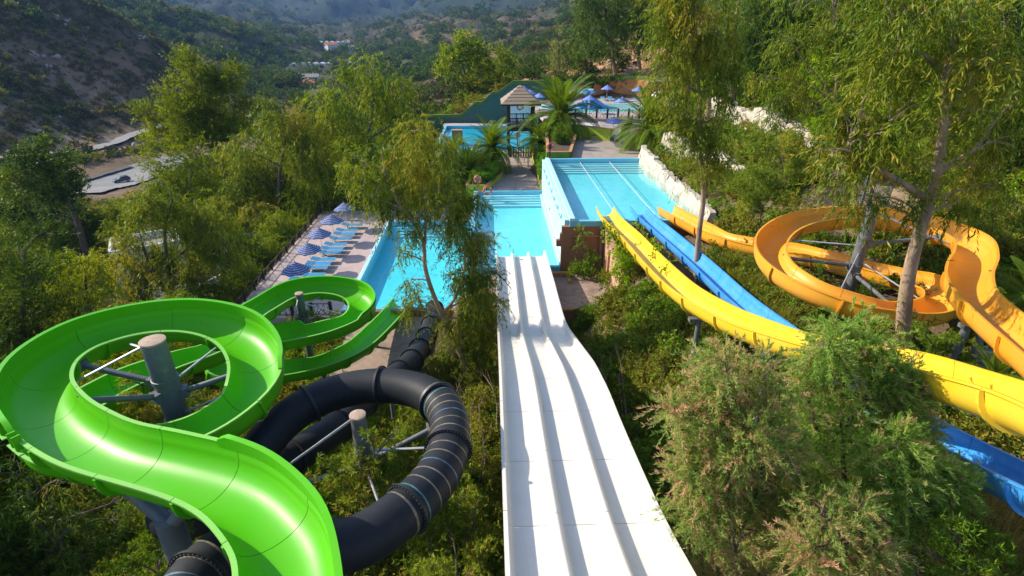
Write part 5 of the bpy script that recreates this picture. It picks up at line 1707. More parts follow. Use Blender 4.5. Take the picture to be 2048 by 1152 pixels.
def leaf_mesh(name, O, D, L, tint, wr, mat, r):
    n = len(O)
    side = nrm_(np.cross(D, r.normal(size=(n, 3))))
    nor = np.cross(side, D)
    W = (L * wr * 0.5)[:, None]
    Lc = L[:, None]
    mid = O + D * Lc * 0.45 + nor * Lc * 0.05
    vs = np.stack([O, mid - side * W, O + D * Lc - nor * Lc * 0.05, mid + side * W], 1).reshape(-1, 3)
    q = np.arange(n * 4).reshape(-1, 4)
    me = quad_mesh(name, vs, q, mat)
    a = me.attributes.new('tint', 'FLOAT', 'POINT')
    a.data.foreach_set('value', np.repeat(tint, 4).astype(np.float32))
    return me


LM = {}
LM['euc'] = leafmat('eucalyptus_leaf', [(0.0, (0.051, 0.099, 0.012)), (0.4, (0.119, 0.180, 0.020)), (0.7, (0.210, 0.244, 0.025)), (1.0, (0.336, 0.272, 0.037))], 0.42, 0.32)
LM['euc_y'] = leafmat('yellowish_eucalyptus_leaf', [(0.0, (0.071, 0.123, 0.010)), (0.4, (0.148, 0.212, 0.015)), (0.7, (0.241, 0.292, 0.020)), (1.0, (0.338, 0.283, 0.033))], 0.45, 0.38)
LM['euc_d'] = leafmat('dark_eucalyptus_leaf', [(0.0, (0.037, 0.081, 0.015)), (0.45, (0.076, 0.144, 0.021)), (0.8, (0.144, 0.208, 0.028)), (1.0, (0.235, 0.217, 0.041))], 0.38, 0.28, 0.5)
LM['pine'] = leafmat('bright_cypress_sprig', [(0.0, (0.056, 0.091, 0.007)), (0.5, (0.122, 0.169, 0.009)), (0.85, (0.215, 0.267, 0.013)), (1.0, (0.285, 0.310, 0.021))], 0.55, 0.33)
LM['pine_d'] = leafmat('dark_conifer_sprig', [(0.0, (0.026, 0.058, 0.008)), (0.5, (0.059, 0.106, 0.012)), (1.0, (0.127, 0.181, 0.017))], 0.55, 0.25)
LM['broad'] = leafmat('mid_green_leaf', [(0.0, (0.051, 0.099, 0.010)), (0.5, (0.104, 0.189, 0.016)), (1.0, (0.210, 0.297, 0.025))], 0.42, 0.3, 0.45)
LM['bright'] = leafmat('bright_green_leaf', [(0.0, (0.101, 0.180, 0.008)), (0.5, (0.193, 0.325, 0.011)), (1.0, (0.336, 0.452, 0.021))], 0.45, 0.38)
LM['grey'] = leafmat('grey_green_leaf', [(0.0, (0.119, 0.147, 0.043)), (0.5, (0.194, 0.230, 0.065)), (1.0, (0.283, 0.295, 0.086))], 0.5, 0.3)
LM['tam'] = leafmat('tamarisk_spray', [(0.0, (0.120, 0.228, 0.042)), (0.45, (0.228, 0.372, 0.077)), (0.74, (0.348, 0.456, 0.112)), (0.86, (0.528, 0.384, 0.196)), (1.0, (0.600, 0.396, 0.252))], 0.6, 0.5, 0.2)
LM['tam_dry'] = leafmat('browning_tamarisk_spray', [(0.0, (0.120, 0.216, 0.049)), (0.4, (0.228, 0.348, 0.084)), (0.58, (0.336, 0.384, 0.112)), (0.70, (0.540, 0.372, 0.196)), (1.0, (0.600, 0.396, 0.252))], 0.6, 0.5, 0.2)
LM['ole'] = leafmat('oleander_leaf', [(0.0, (0.092, 0.153, 0.018)), (0.5, (0.193, 0.262, 0.028)), (0.85, (0.336, 0.361, 0.045)), (1.0, (0.504, 0.288, 0.066))], 0.42, 0.3, 0.45)
LM['olive'] = leafmat('olive_scrub_leaf', [(0.0, (0.101, 0.125, 0.016)), (0.5, (0.176, 0.189, 0.023)), (1.0, (0.286, 0.235, 0.037))], 0.6, 0.25)
LM['dry'] = leafmat('dry_leaf', [(0.0, (0.169, 0.120, 0.032)), (0.5, (0.290, 0.214, 0.056)), (1.0, (0.436, 0.348, 0.098))], 0.7, 0.2)
LM['palm'] = leafmat('palm_leaflet', [(0.0, (0.042, 0.096, 0.007)), (0.5, (0.089, 0.160, 0.011)), (1.0, (0.190, 0.230, 0.020))], 0.35, 0.3, 0.55)
LM['scrub'] = leafmat('maquis_leaf', [(0.0, (0.038, 0.047, 0.014)), (0.5, (0.069, 0.075, 0.020)), (0.8, (0.121, 0.102, 0.026)), (1.0, (0.182, 0.115, 0.041))], 0.7, 0.1, 0.1)
LM['hedge'] = leafmat('hedge_leaf', [(0.0, (0.059, 0.153, 0.011)), (0.5, (0.125, 0.272, 0.020)), (1.0, (0.252, 0.380, 0.037))], 0.4, 0.3, 0.4)


def crown(parent, centers, radii, kind, mat, cover, scale, seed, name='crown'):
    r = np.random.default_rng(seed)
    O, D, L, T = leaf_arrays(centers, radii, kind, cover, scale, r)
    if parent is not None:
        O = O - np.array(tuple(parent.location))[None]
    return put(name, leaf_mesh(name, O, D, L, T, LEAF_KINDS[kind]['W'], mat, r), parent)


def limb_pts(a, b, sag, r, n=7):
    a, b = Vector(a), Vector(b)
    d = b - a
    s = Vector((r.uniform(-1, 1), r.uniform(-1, 1), 0)) * d.length * 0.10
    return [a.lerp(b, t) + s * math.sin(PI * t) + Vector((0, 0, sag * d.length * math.sin(PI * t))) for t in [k / (n - 1) for k in range(n)]]


def tree(name, label, cat, trunk, clumps, kind, mat, cover=0.8, scale=1.0, bark=None, r0=0.2, r1=0.05, seed=1, Y=None, group=None,
         stems=(), squash=0.85, limbs=True, ground=True, tight=0.92, depth_f=0.9):
    """trunk: photo points (px, py[, dy]) on the plane at distance Y; clumps: (px, py, radius in px[, dy])"""
    R = random.Random(seed)
    bark = bark or M['bark']
    tp = [at_y(q[0], q[1], Y + (q[2] if len(q) > 2 else 0)) for q in trunk]
    if ground:
        g0 = gz(tp[0].x, tp[0].y)
        if tp[0].z > g0 - 0.1: tp.insert(0, Vector((tp[0].x, tp[0].y, g0 - 0.3)))
    e = empty(name, (tp[0].x, tp[0].y, tp[0].z + 0.3))
    tag(e, label, cat, group)
    TR, ts = catmull(tp, 0.35)
    n = len(TR)
    b = MB()
    b.tube([tuple(q) for q in TR], [r0 + (r1 - r0) * (i / (n - 1)) ** 0.8 for i in range(n)], 10)
    all_tr = [Vector(q) for q in TR]
    for st in stems:
        sp = [at_y(q[0], q[1], Y + (q[2] if len(q) > 2 else 0)) for q in st]
        SR, _ = catmull(sp, 0.35)
        i0 = min(range(len(TR)), key=lambda i: (Vector(TR[i]) - sp[0]).length)
        ra = (r0 + (r1 - r0) * (i0 / (n - 1)) ** 0.8) * 0.72
        b.tube([tuple(q) for q in SR], [ra + (0.035 - ra) * i / max(1, len(SR) - 1) for i in range(len(SR))], 8)
        all_tr += [Vector(q) for q in SR]
    cs, rs = [], []
    for q in clumps:
        px, py, rp = q[:3]
        rp *= tight
        dy = q[3] if len(q) > 3 else 0.0
        c0 = at_y(px, py, Y)
        rad = rp * depth_of(c0) / F_PX
        c = at_y(px, py, Y + dy + R.uniform(-1, 1) * rad * depth_f)
        rad = rp * depth_of(c) / F_PX
        cs.append(tuple(c)); rs.append((rad, rad, rad * squash))
        if limbs:
            best = min(all_tr, key=lambda t: (t - c).length + 2.0 * max(0, t.z - (c.z - 0.25 * math.hypot(t.x - c.x, t.y - c.y))))
            L_ = limb_pts(best, c, 0.10, R)
            w = min(r0 * 0.4, 0.03 + 0.015 * (c - best).length)
            b.tube([tuple(x) for x in L_], [w + (0.012 - w) * i / 6 for i in range(7)], 5, caps=False)
            for k in range(5):
                v = Vector((R.gauss(0, 1), R.gauss(0, 1), R.gauss(0.2, 0.8))).normalized() * rad * R.uniform(0.6, 0.95)
                b.tube([tuple(x) for x in limb_pts(L_[4 + (k % 3)], c + v, 0.08, R, 5)], [w * 0.45, w * 0.38, w * 0.3, w * 0.22, 0.006], 4, caps=False)
    o = B(b, 'trunk', bark, e, smooth=60)
    crown(e, cs, rs, kind, mat, cover, scale, seed)
    return e


EU = M['euc_bark']
# --- left side, from the valley edge towards the camera
tree('spreading_tree', 'dark rounded tree with leaning trunk beside the valley car park, at the left edge', 'tree', [(170, 497), (150, 430), (122, 380), (95, 335)],
     [(60, 318, 40), (112, 302, 36), (28, 365, 40), (90, 360, 48), (138, 335, 28), (60, 415, 38), (15, 420, 35), (120, 405, 34), (145, 375, 24), (70, 295, 25)], 'broad', LM['pine_d'], 1.0, 2.0, seed=11, Y=61.4, r0=0.45, r1=0.15)
tree('cypress_tree', 'tall bushy yellow green cypress rising highest above the left valley', 'tree', [(455, 420), (448, 340), (420, 260), (395, 190), (378, 115)],
     [(372, 122, 20), (388, 150, 30), (354, 185, 28), (408, 195, 36), (440, 168, 30), (468, 148, 18), (458, 190, 34), (488, 225, 26), (366, 238, 38), (420, 250, 46), (298, 238, 26), (325, 268, 32), (280, 228, 16), (382, 290, 40), (468, 262, 34), (435, 300, 38), (350, 215, 30)],
     'pine', LM['pine'], 1.25, 2.1, seed=12, Y=70, r0=0.5, r1=0.1, stems=[[(448, 340), (462, 280), (470, 200), (472, 150)]])
tree('cypress_tree', 'lower bright green conifer in front of the tall cypress', 'tree', [(370, 470), (375, 400), (385, 330)],
     [(330, 325, 36), (398, 315, 40), (350, 378, 42), (420, 375, 46), (302, 296, 20), (390, 418, 38), (310, 395, 32), (440, 330, 24)], 'pine', LM['pine'], 1.1, 1.9, seed=13, Y=62, r0=0.35)
tree('eucalyptus_tree', 'mid green eucalyptus between the tall cypress and the sunbathing deck', 'tree', [(560, 500), (558, 420), (560, 340), (575, 260)],
     [(500, 290, 40), (560, 262, 42), (530, 335, 50), (605, 290, 46), (622, 350, 46), (560, 385, 48), (490, 360, 42), (462, 418, 46), (520, 435, 48), (600, 425, 44), (640, 395, 36), (545, 215, 28), (590, 235, 30), (450, 300, 26), (640, 450, 34)],
     'euc', LM['euc'], 0.95, 1.7, bark=M['bark'], seed=14, Y=58, r0=0.35, r1=0.08)
tree('cypress_tree', 'small dark conifer peeking out behind the mid green eucalyptus', 'tree', [(532, 300), (532, 230)],
     [(528, 215, 20), (515, 245, 24), (548, 240, 24), (535, 280, 28), (600, 215, 20)], 'pine', LM['pine_d'], 1.1, 2.4, seed=15, Y=84, r0=0.3)
tree('eucalyptus_tree', 'big wispy eucalyptus with sunny top behind the sunbathing deck', 'tree', [(725, 425), (722, 350), (735, 280), (745, 210), (742, 140)],
     [(668, 170, 30), (700, 140, 32), (735, 135, 34), (770, 150, 34), (762, 190, 46), (700, 205, 50), (652, 235, 40), (790, 235, 46), (640, 300, 46), (700, 282, 56), (756, 300, 52), (800, 290, 40), (655, 362, 46), (718, 358, 50), (775, 370, 44), (622, 395, 36), (680, 415, 36), (800, 180, 28), (640, 190, 26)],
     'euc', LM['euc_y'], 0.75, 1.6, bark=M['bark'], seed=16, Y=58, r0=0.4, r1=0.08, stems=[[(722, 350), (690, 300), (660, 250)], [(735, 280), (780, 250), (810, 220)]])
tree('eucalyptus_tree', 'leaning eucalyptus hanging over the lowest pool beside the black tube end', 'tree', [(928, 724), (905, 676), (884, 630), (864, 582), (849, 530), (849, 495), (838, 460), (818, 432), (796, 405), (772, 352), (764, 300)],
     [(770, 300, 36), (830, 262, 34), (884, 300, 36), (822, 325, 40), (752, 370, 34), (832, 384, 34), (890, 378, 38), (790, 420, 34), (850, 425, 34), (905, 430, 44), (945, 425, 36), (965, 476, 34), (925, 492, 40), (978, 545, 24), (945, 556, 38), (905, 560, 24), (955, 615, 38), (985, 600, 18), (985, 650, 16),
      (808, 470, 22), (800, 505, 18), (822, 560, 18), (828, 600, 22), (812, 620, 12), (900, 640, 26), (940, 672, 36), (905, 705, 26), (960, 700, 22), (720, 330, 34), (735, 400, 22), (912, 470, 26), (1000, 600, 14), (930, 520, 30), (960, 580, 28), (965, 650, 26)],
     'euc', LM['euc'], 0.95, 1.0, bark=EU, seed=17, tight=1.08, Y=24.5, r0=0.19, r1=0.05, stems=[[(849, 495), (852, 440), (846, 390), (838, 330), (830, 265)], [(884, 630), (908, 600), (925, 560), (930, 500), (925, 450)]], depth_f=0.7)
tree('eucalyptus_tree', 'loose eucalyptus in front of the flat roofed white house', 'tree', [(345, 660), (345, 600), (335, 530), (330, 460), (345, 400)],
     [(280, 412, 34), (338, 402, 38), (398, 420, 36), (446, 452, 32), (300, 468, 42), (368, 478, 46), (428, 505, 34), (282, 545, 36), (350, 560, 40), (420, 565, 36), (252, 470, 24), (468, 490, 24), (300, 610, 32), (375, 615, 30), (455, 590, 28), (320, 360, 22), (238, 525, 30), (312, 545, 36), (268, 585, 32), (330, 505, 32), (395, 530, 34)],
     'euc', LM['euc'], 1.05, 1.35, bark=M['bark'], seed=18, tight=1.1, Y=37, r0=0.28, r1=0.06, stems=[[(345, 600), (300, 530), (275, 450)], [(335, 530), (395, 480), (440, 450)]])
tree('eucalyptus_tree', 'yellowish young eucalyptus left of the white house', 'tree', [(185, 690), (180, 620), (170, 560), (160, 510)],
     [(128, 520, 34), (178, 530, 38), (212, 572, 36), (150, 585, 40), (218, 628, 36), (125, 632, 32), (185, 650, 32), (100, 560, 24)], 'euc', LM['euc_y'], 0.8, 1.3, bark=M['bark'], seed=19, Y=33, r0=0.2)
tree('pine_tree', 'dark conifer filling the left edge above the green loop', 'tree', [(45, 800), (45, 700), (45, 600), (50, 500)],
     [(28, 500, 46), (82, 468, 34), (18, 570, 50), (72, 560, 44), (40, 640, 54), (92, 622, 38), (18, 705, 52), (80, 700, 42), (30, 770, 46), (-20, 640, 50), (95, 760, 30)], 'pine', LM['pine_d'], 1.1, 1.5, seed=20, Y=31, r0=0.35)
tree('eucalyptus_tree', 'sparse shadowy eucalyptus below the green loop in the near left corner', 'tree', [(140, 1250), (130, 1120), (110, 1040), (90, 980)],
     [(60, 1000, 60), (150, 1060, 60), (30, 1090, 70), (236, 1040, 44), (272, 990, 34), (118, 960, 40), (200, 1110, 50), (90, 1140, 60), (20, 940, 40), (290, 1090, 36)], 'euc', LM['euc_d'], 0.6, 0.9, bark=M['bark'], seed=21, Y=13.5, r0=0.12, stems=[[(130, 1120), (80, 1050), (20, 1010)]])
tree('eucalyptus_tree', 'reddish tipped young eucalyptus behind the upper green loop', 'tree', [(150, 900), (150, 780), (140, 680)],
     [(120, 690, 34), (175, 665, 30), (210, 640, 26), (90, 740, 36), (140, 740, 34), (60, 790, 30), (250, 610, 24)], 'euc', LM['euc'], 0.6, 1.1, bark=M['bark'], seed=22, Y=22, r0=0.12)

# --- far middle
tree('round_tree', 'tall leafy tree with forked trunk standing behind the dark green wall', 'tree', [(945, 222), (948, 200), (935, 170), (925, 130)],
     [(900, 112, 26), (940, 95, 32), (960, 138, 28), (915, 150, 32), (884, 140, 18), (946, 172, 22), (925, 78, 18), (968, 105, 18)], 'broad', LM['euc_y'], 1.15, 2.9, seed=31, Y=112, r0=0.5, r1=0.15, stems=[[(948, 200), (955, 165), (955, 120)]])
tree('round_tree', 'smaller leafy tree right of the tall forked one behind the green wall', 'tree', [(1000, 205), (1000, 170), (1000, 130)],
     [(988, 118, 18), (1010, 108, 18), (1006, 148, 20), (985, 156, 18), (1000, 182, 14), (1018, 130, 12)], 'broad', LM['euc_y'], 1.1, 2.8, seed=32, Y=116, r0=0.4)
tree('narrow_tree', 'narrow grey green poplar shaped tree on the orange slope', 'tree', [(1118, 172), (1118, 120), (1117, 50)],
     [(1117, 56, 6), (1116, 76, 11), (1119, 98, 13), (1117, 120, 14), (1119, 142, 12)], 'pine', LM['grey'], 1.0, 2.2, seed=33, Y=118, r0=0.25, squash=1.3)
tree('round_tree', 'dark drooping tree right of the narrow grey tree', 'tree', [(1172, 172), (1172, 140), (1176, 100)],
     [(1164, 104, 18), (1186, 95, 20), (1180, 128, 20), (1160, 136, 17), (1196, 146, 12), (1150, 118, 10)], 'broad', LM['pine_d'], 1.1, 2.6, seed=34, Y=114, r0=0.35)
tree('eucalyptus_tree', 'tall dark eucalyptus left of two above the orange wall', 'tree', [(1234, 168), (1228, 130), (1222, 80), (1210, 30), (1205, -30)],
     [(1180, 42, 28), (1214, 22, 32), (1240, 52, 26), (1198, 76, 26), (1232, 92, 16), (1166, 22, 20), (1220, -22, 40), (1180, -10, 30), (1160, 55, 12)], 'euc', LM['euc_d'], 1.15, 2.6, bark=EU, seed=35, Y=108, r0=0.45, r1=0.15)
tree('eucalyptus_tree', 'tall dark eucalyptus with curved trunk, right of two above the orange wall', 'tree', [(1290, 168), (1280, 140), (1278, 100), (1286, 40), (1290, -20)],
     [(1268, 32, 26), (1300, 15, 28), (1285, 68, 26), (1312, 60, 22), (1264, 92, 10), (1290, -24, 36), (1325, 30, 22)], 'euc', LM['euc_d'], 1.15, 2.6, bark=EU, seed=36, Y=108, r0=0.45, r1=0.15)
tree('eucalyptus_tree', 'eucalyptus with straight pale trunk behind the reed hut', 'tree', [(1329, 168), (1332, 120), (1338, 60), (1340, 0)],
     [(1335, 40, 26), (1350, 80, 22), (1325, 5, 28), (1360, 30, 28), (1345, 110, 12), (1350, -30, 36)], 'euc', LM['euc'], 1.0, 2.4, bark=EU, seed=37, Y=104, r0=0.4, r1=0.15)

# --- right side
tree('eucalyptus_tree', 'slender eucalyptus with thin pale trunk between the blue and orange slides', 'tree', [(1392, 582), (1394, 520), (1400, 450), (1407, 400), (1404, 340), (1400, 290), (1400, 220), (1396, 140), (1390, 60), (1388, -20)],
     [(1330, 40, 44), (1388, 22, 50), (1440, 62, 44), (1340, 108, 44), (1400, 100, 50), (1458, 130, 34), (1322, 168, 30), (1372, 178, 42), (1422, 190, 42), (1458, 205, 26), (1392, 248, 36), (1440, 268, 36), (1412, 308, 32), (1448, 322, 22), (1352, 238, 24), (1395, 350, 14), (1400, -30, 60), (1340, -20, 44), (1380, 290, 22)],
     'euc', LM['euc'], 0.95, 1.05, bark=EU, seed=41, Y=26.6, r0=0.17, r1=0.05, stems=[[(1407, 400), (1417, 352), (1413, 300), (1430, 240), (1445, 160)]], depth_f=0.7)
tree('eucalyptus_tree', 'large eucalyptus with mottled leaning trunk standing inside the orange loop side', 'tree', [(1804, 700), (1808, 630), (1815, 565), (1828, 505), (1846, 445), (1860, 402), (1873, 350), (1882, 290), (1889, 220), (1893, 150), (1906, 90), (1930, 30), (1960, -40)],
     [(1700, 296, 46), (1742, 345, 42), (1682, 345, 32), (1762, 268, 46), (1692, 232, 42), (1802, 222, 52), (1850, 150, 54), (1780, 122, 58), (1900, 62, 60), (1960, 132, 58), (1942, 222, 50), (1990, 282, 46), (1930, 332, 46), (1976, 372, 34), (1850, 330, 26), (1902, 412, 30), (1832, 405, 24), (1752, 395, 22), (1716, 412, 16), (1850, 22, 70), (2012, 42, 60), (2030, 200, 52), (1650, 300, 24), (1780, 20, 50), (1725, 180, 36), (1788, 642, 13), (1842, 648, 14), (1812, 668, 15), (1776, 664, 10), (1835, 625, 10)],
     'euc', LM['euc'], 0.85, 1.0, bark=EU, seed=42, tight=1.05, Y=15.6, r0=0.30, r1=0.07, depth_f=0.7,
     stems=[[(1860, 402), (1815, 372), (1768, 345), (1725, 322), (1695, 290)], [(1889, 220), (1930, 180), (1970, 130), (2010, 60)], [(1873, 350), (1910, 320), (1950, 300)], [(1893, 150), (1850, 110), (1800, 90)]])
tree('eucalyptus_tree', 'eucalyptus with grey leaning trunk standing just behind the white rock wall', 'tree', [(1468, 236), (1464, 190), (1462, 140), (1470, 60), (1480, -20)],
     [(1480, 32, 46), (1522, 88, 42), (1480, 128, 34), (1542, 30, 48), (1500, -30, 56), (1550, 140, 40), (1450, 90, 30), (1440, 20, 36)], 'euc', LM['euc_d'], 1.0, 1.7, bark=EU, seed=43, Y=55, r0=0.45, r1=0.12)
tree('eucalyptus_tree', 'eucalyptus with thin reddish trunk on the slope above the picket fence', 'tree', [(1690, 300), (1681, 270), (1674, 230), (1672, 195), (1676, 150), (1670, 60), (1665, -20)],
     [(1580, 82, 46), (1642, 62, 52), (1612, 148, 44), (1682, 138, 48), (1562, 200, 34), (1622, 218, 38), (1702, 62, 48), (1682, 0, 60), (1600, 0, 52), (1540, 245, 26), (1590, 262, 26), (1520, 160, 28)], 'euc', LM['euc'], 0.75, 1.35, bark=EU, seed=44, Y=38, r0=0.24, r1=0.06, stems=[[(1672, 195), (1640, 160), (1600, 110)]])
tree('eucalyptus_tree', 'eucalyptus with pale leaning trunk behind the big mottled one', 'tree', [(1726, 300), (1735, 240), (1745, 190), (1765, 120), (1780, 30)],
     [(1742, 102, 50), (1792, 62, 54), (1762, 170, 48), (1722, 215, 34), (1802, 140, 48), (1762, 0, 62), (1832, 12, 60), (1850, 100, 44)], 'euc', LM['euc'], 0.8, 1.5, bark=EU, seed=45, Y=42, r0=0.26, r1=0.06)
tree('eucalyptus_tree', 'eucalyptus with white leaning trunk near the right edge', 'tree', [(1976, 385), (1992, 335), (2010, 270), (2030, 180), (2040, 60)],
     [(1962, 62, 56), (2022, 102, 56), (1982, 180, 52), (2042, 222, 50), (2002, 272, 36), (1942, 130, 46), (2042, 10, 60), (1962, -10, 60), (1932, 225, 34), (2060, 140, 50)], 'euc', LM['euc_d'], 0.8, 1.35, bark=EU, seed=46, Y=29, r0=0.24, r1=0.06)
for (px0, py0, px1, py1, Yq, lab) in [(1415, 232, 1418, 190, 54, 'short pale stump of a trunk beside the white rock wall'), (1542, 246, 1549, 205, 48, 'short slanting stump above the white rock wall')]:
    a, c = at_y(px0, py0, Yq), at_y(px1, py1, Yq)
    e = empty('tree_stump', (a.x, a.y, gz(a.x, a.y)))
    tag(e, lab, 'stump')
    B(MB().tube([(a.x, a.y, gz(a.x, a.y) - 0.3), a, c], [0.36, 0.3, 0.24], 12), 'trunk', EU, e, smooth=60)

# --- dense trees filling the wooded slope on the right and the hillside on the left (copies of a few kinds)
def proto_tree(label, mat, kind, h, w, seed, cover=1.0, scale=2.0, n=14, bark=None, base=0.25):
    r = random.Random(seed)
    e = empty('dense_tree', (0, 0, 0))
    tag(e, label, 'tree')
    cs, rs = [], []
    for k in range(n):
        t = base + (1 - base) * (k + 0.5) / n
        a = k * 2.4 + r.uniform(-.4, .4)
        q = w * (0.30 + 0.75 * math.sin(PI * min(1, t * 1.05)) ** 0.8) * r.uniform(0.45, 0.95)
        if k >= n - 2: q *= 0.3
        rad = w * r.uniform(0.36, 0.56) * (1.0 if t < 0.8 else 0.75)
        cs.append((q * math.cos(a), q * math.sin(a), h * t)); rs.append((rad, rad, rad * 0.85))
    b = MB().tube([(0, 0, -1.0), (0.1, 0, h * 0.3), (0.0, 0.1, h * 0.6), (0.05, 0, h * 0.9)], [0.03 * h, 0.024 * h, 0.015 * h, 0.006 * h], 8)
    for c in cs:
        b.tube([tuple(x) for x in limb_pts((0, 0, max(0.5, c[2] - 1.2)), c, 0.08, r, 5)], [0.06, 0.05, 0.04, 0.03, 0.015], 4, caps=False)
    B(b, 'trunk', bark or M['bark'], e, smooth=60)
    crown(e, cs, rs, kind, mat, cover, scale, seed)
    return e


def spread(protos, pts, labels, group):
    """place copies; each gets the label of its own spot"""
    for i, (x, y, s, k) in enumerate(pts):
        p = protos[k]
        if p.get('used'):
            o = copy_tree(p)
        else:
            o = p
        p['used'] = 1
        if 'used' in o.keys() and o is not p: del o['used']
        o.location = (x, y, gz(x, y) - 0.15)
        o.rotation_euler = (0, 0, random.uniform(0, 6.28))
        sc = s * random.uniform(0.92, 1.08)
        o.scale = (sc, sc, sc * random.uniform(0.92, 1.1))
        o['label'] = labels[i] if isinstance(labels, list) else labels[k] if isinstance(labels, dict) else labels
        o['group'] = group
        c = Vector((x, y, gz(x, y) + 5)) - _O
        px = 1024 + F_PX * c.dot(_R) / c.dot(_FW)
        d = math.hypot(x, y)
        if isinstance(labels, dict):
            where = ('near row' if d < 38 else 'second row' if d < 55 else 'far row' if d < 80 else 'farthest rows')
            side = [w_ for lim_, w_ in ((60, 'by the left picture edge'), (240, 'below the far left tree'), (430, 'under the tall cypress'), (620, 'beside the sunbathing deck'), (900, 'behind the sunbathing deck'), (1320, 'beside the orange slope'), (1500, 'above the pool rock wall'), (1700, 'above the picket fence'), (1900, 'behind the mottled eucalyptus'), (1e9, 'by the right picture edge')) if px < lim_][0]
            o['label'] = f"{labels[k]}, {where}, {side}"
    for p in protos:
        if 'used' in p.keys(): del p['used']


random.seed(5)
pr = [proto_tree('dark green leafy tree packed on the wooded slope', LM['euc_d'], 'euc', 11, 3.4, 61, 1.0, 1.7, bark=EU),
      proto_tree('mid green leafy tree packed on the wooded slope', LM['euc'], 'broad', 9, 3.2, 62, 1.0, 2.2),
      proto_tree('bright yellow green bushy tree on the wooded slope', LM['bright'], 'broad', 5.5, 2.6, 63, 1.0, 1.6, base=0.12)]
pts = []
for (x, y, s, k) in [(27, 58, 1.0, 0), (31, 52, 1.1, 1), (28, 46, 0.8, 2), (32, 44, 1.1, 0), (28.5, 39, 0.85, 2), (33, 37, 1.0, 1), (29, 33, 0.8, 2), (35, 31, 1.1, 0), (30, 27, 0.9, 1), (27, 24, 0.7, 2), (33, 24, 1.0, 0), (29, 19, 0.8, 1),
                     (38, 42, 1.2, 0), (39, 50, 1.2, 1), (37, 58, 1.2, 0), (33, 64, 1.1, 0), (29, 70, 1.0, 1), (36, 70, 1.2, 0), (41, 36, 1.2, 1), (42, 28, 1.2, 0), (36, 20, 1.1, 1), (46, 46, 1.3, 0), (47, 56, 1.3, 1), (44, 64, 1.3, 0), (45, 74, 1.3, 1), (36, 79, 1.1, 0), (42, 86, 1.2, 1), (34, 90, 1.0, 0), (50, 38, 1.3, 0), (52, 66, 1.4, 0), (52, 80, 1.4, 1), (40, 96, 1.2, 0), (48, 94, 1.3, 1), (25.5, 63, 0.8, 2), (26, 74, 0.8, 0), (31, 83, 0.9, 2), (26.6, 52, 0.6, 2), (57, 52, 1.4, 1), (60, 72, 1.5, 0), (56, 92, 1.5, 0)]:
    pts.append((x, y, s, k))
spread(pr, pts, {0: 'dark green leafy tree on wooded slope', 1: 'mid green leafy tree on wooded slope', 2: 'bright yellow green bushy tree'}, 'trees packed on the wooded slope at right')
pl = [proto_tree('yellow green tree on the slope below the park', LM['euc_y'], 'euc', 8, 3.0, 64, 0.9, 1.9),
      proto_tree('dark bushy tree on the slope below the park', LM['pine_d'], 'pine', 8, 3.2, 65, 1.0, 2.1),
      proto_tree('bright green bushy tree on the slope below the park', LM['pine'], 'pine', 6, 2.8, 66, 1.0, 1.9, base=0.12)]
pts = [(-24, 62, 1.0, 0), (-30, 70, 1.0, 1), (-36, 66, 0.9, 2), (-44, 72, 1.0, 1), (-50, 66, 0.9, 1), (-58, 70, 1.1, 1), (-62, 60, 1.0, 2), (-56, 84, 1.1, 2), (-46, 88, 1.1, 1), (-38, 84, 1.0, 2), (-30, 86, 1.0, 0), (-22, 90, 1.0, 1),
       (-26, 100, 1.0, 2), (-18, 78, 0.8, 2), (-36, 102, 1.1, 1), (-50, 104, 1.1, 2), (-66, 92, 1.2, 1), (-72, 76, 1.2, 1), (-16, 104, 1.0, 0), (-12, 116, 1.0, 2), (-24, 120, 1.1, 1), (-38, 124, 1.1, 2), (-10, 70, 0.7, 1), (-8, 64, 0.55, 2), (-12.5, 62, 0.6, 0), (-20.5, 58, 0.7, 0),
       (-44, 48, 0.8, 1), (-48, 42, 0.8, 1), (-42, 36, 0.8, 2), (-38, 30, 0.8, 1), (-46, 30, 1.0, 1), (-34, 26, 0.7, 0), (-28, 24, 0.7, 1), (-22, 20, 0.6, 1), (-19, 27, 0.55, 2), (-21, 33, 0.6, 0), (-20.5, 44, 0.6, 1), (-20.3, 50, 0.6, 0), (-54, 52, 0.9, 1), (-17, 13, 0.5, 1), (-24, 14, 0.6, 1), (-22, 37, 0.5, 2), (-30, 36, 0.45, 0), (-20, 24, 0.5, 0),
       (-6, 118, 0.9, 2), (-30, 140, 1.2, 1), (-50, 140, 1.2, 2), (-14, 136, 1.1, 2), (-66, 120, 1.2, 1), (-80, 100, 1.2, 2)]
def fit_left(pts, hs):
    out = []
    for (x, y, sc, k) in pts:
        g = gz(x, y)
        while sc > 0.3:
            top = Vector((x, y, g + hs[k] * sc * 1.12)) - _O
            d = top.dot(_FW)
            px, py = 1024 + F_PX * top.dot(_R) / d, 576 - F_PX * top.dot(_UP) / d
            w = 3.2 * sc / d * F_PX
            lim = 0
            for q in (px - w, px, px + w):
                lim = max(lim, 300 if q < 150 else 400 if q < 312 else 330 if q < 490 else 255 if q < 645 else 240 if q < 860 else 215)
            if py > lim: break
            sc -= 0.05
        if sc > 0.3: out.append((x, y, sc, k))
    return out


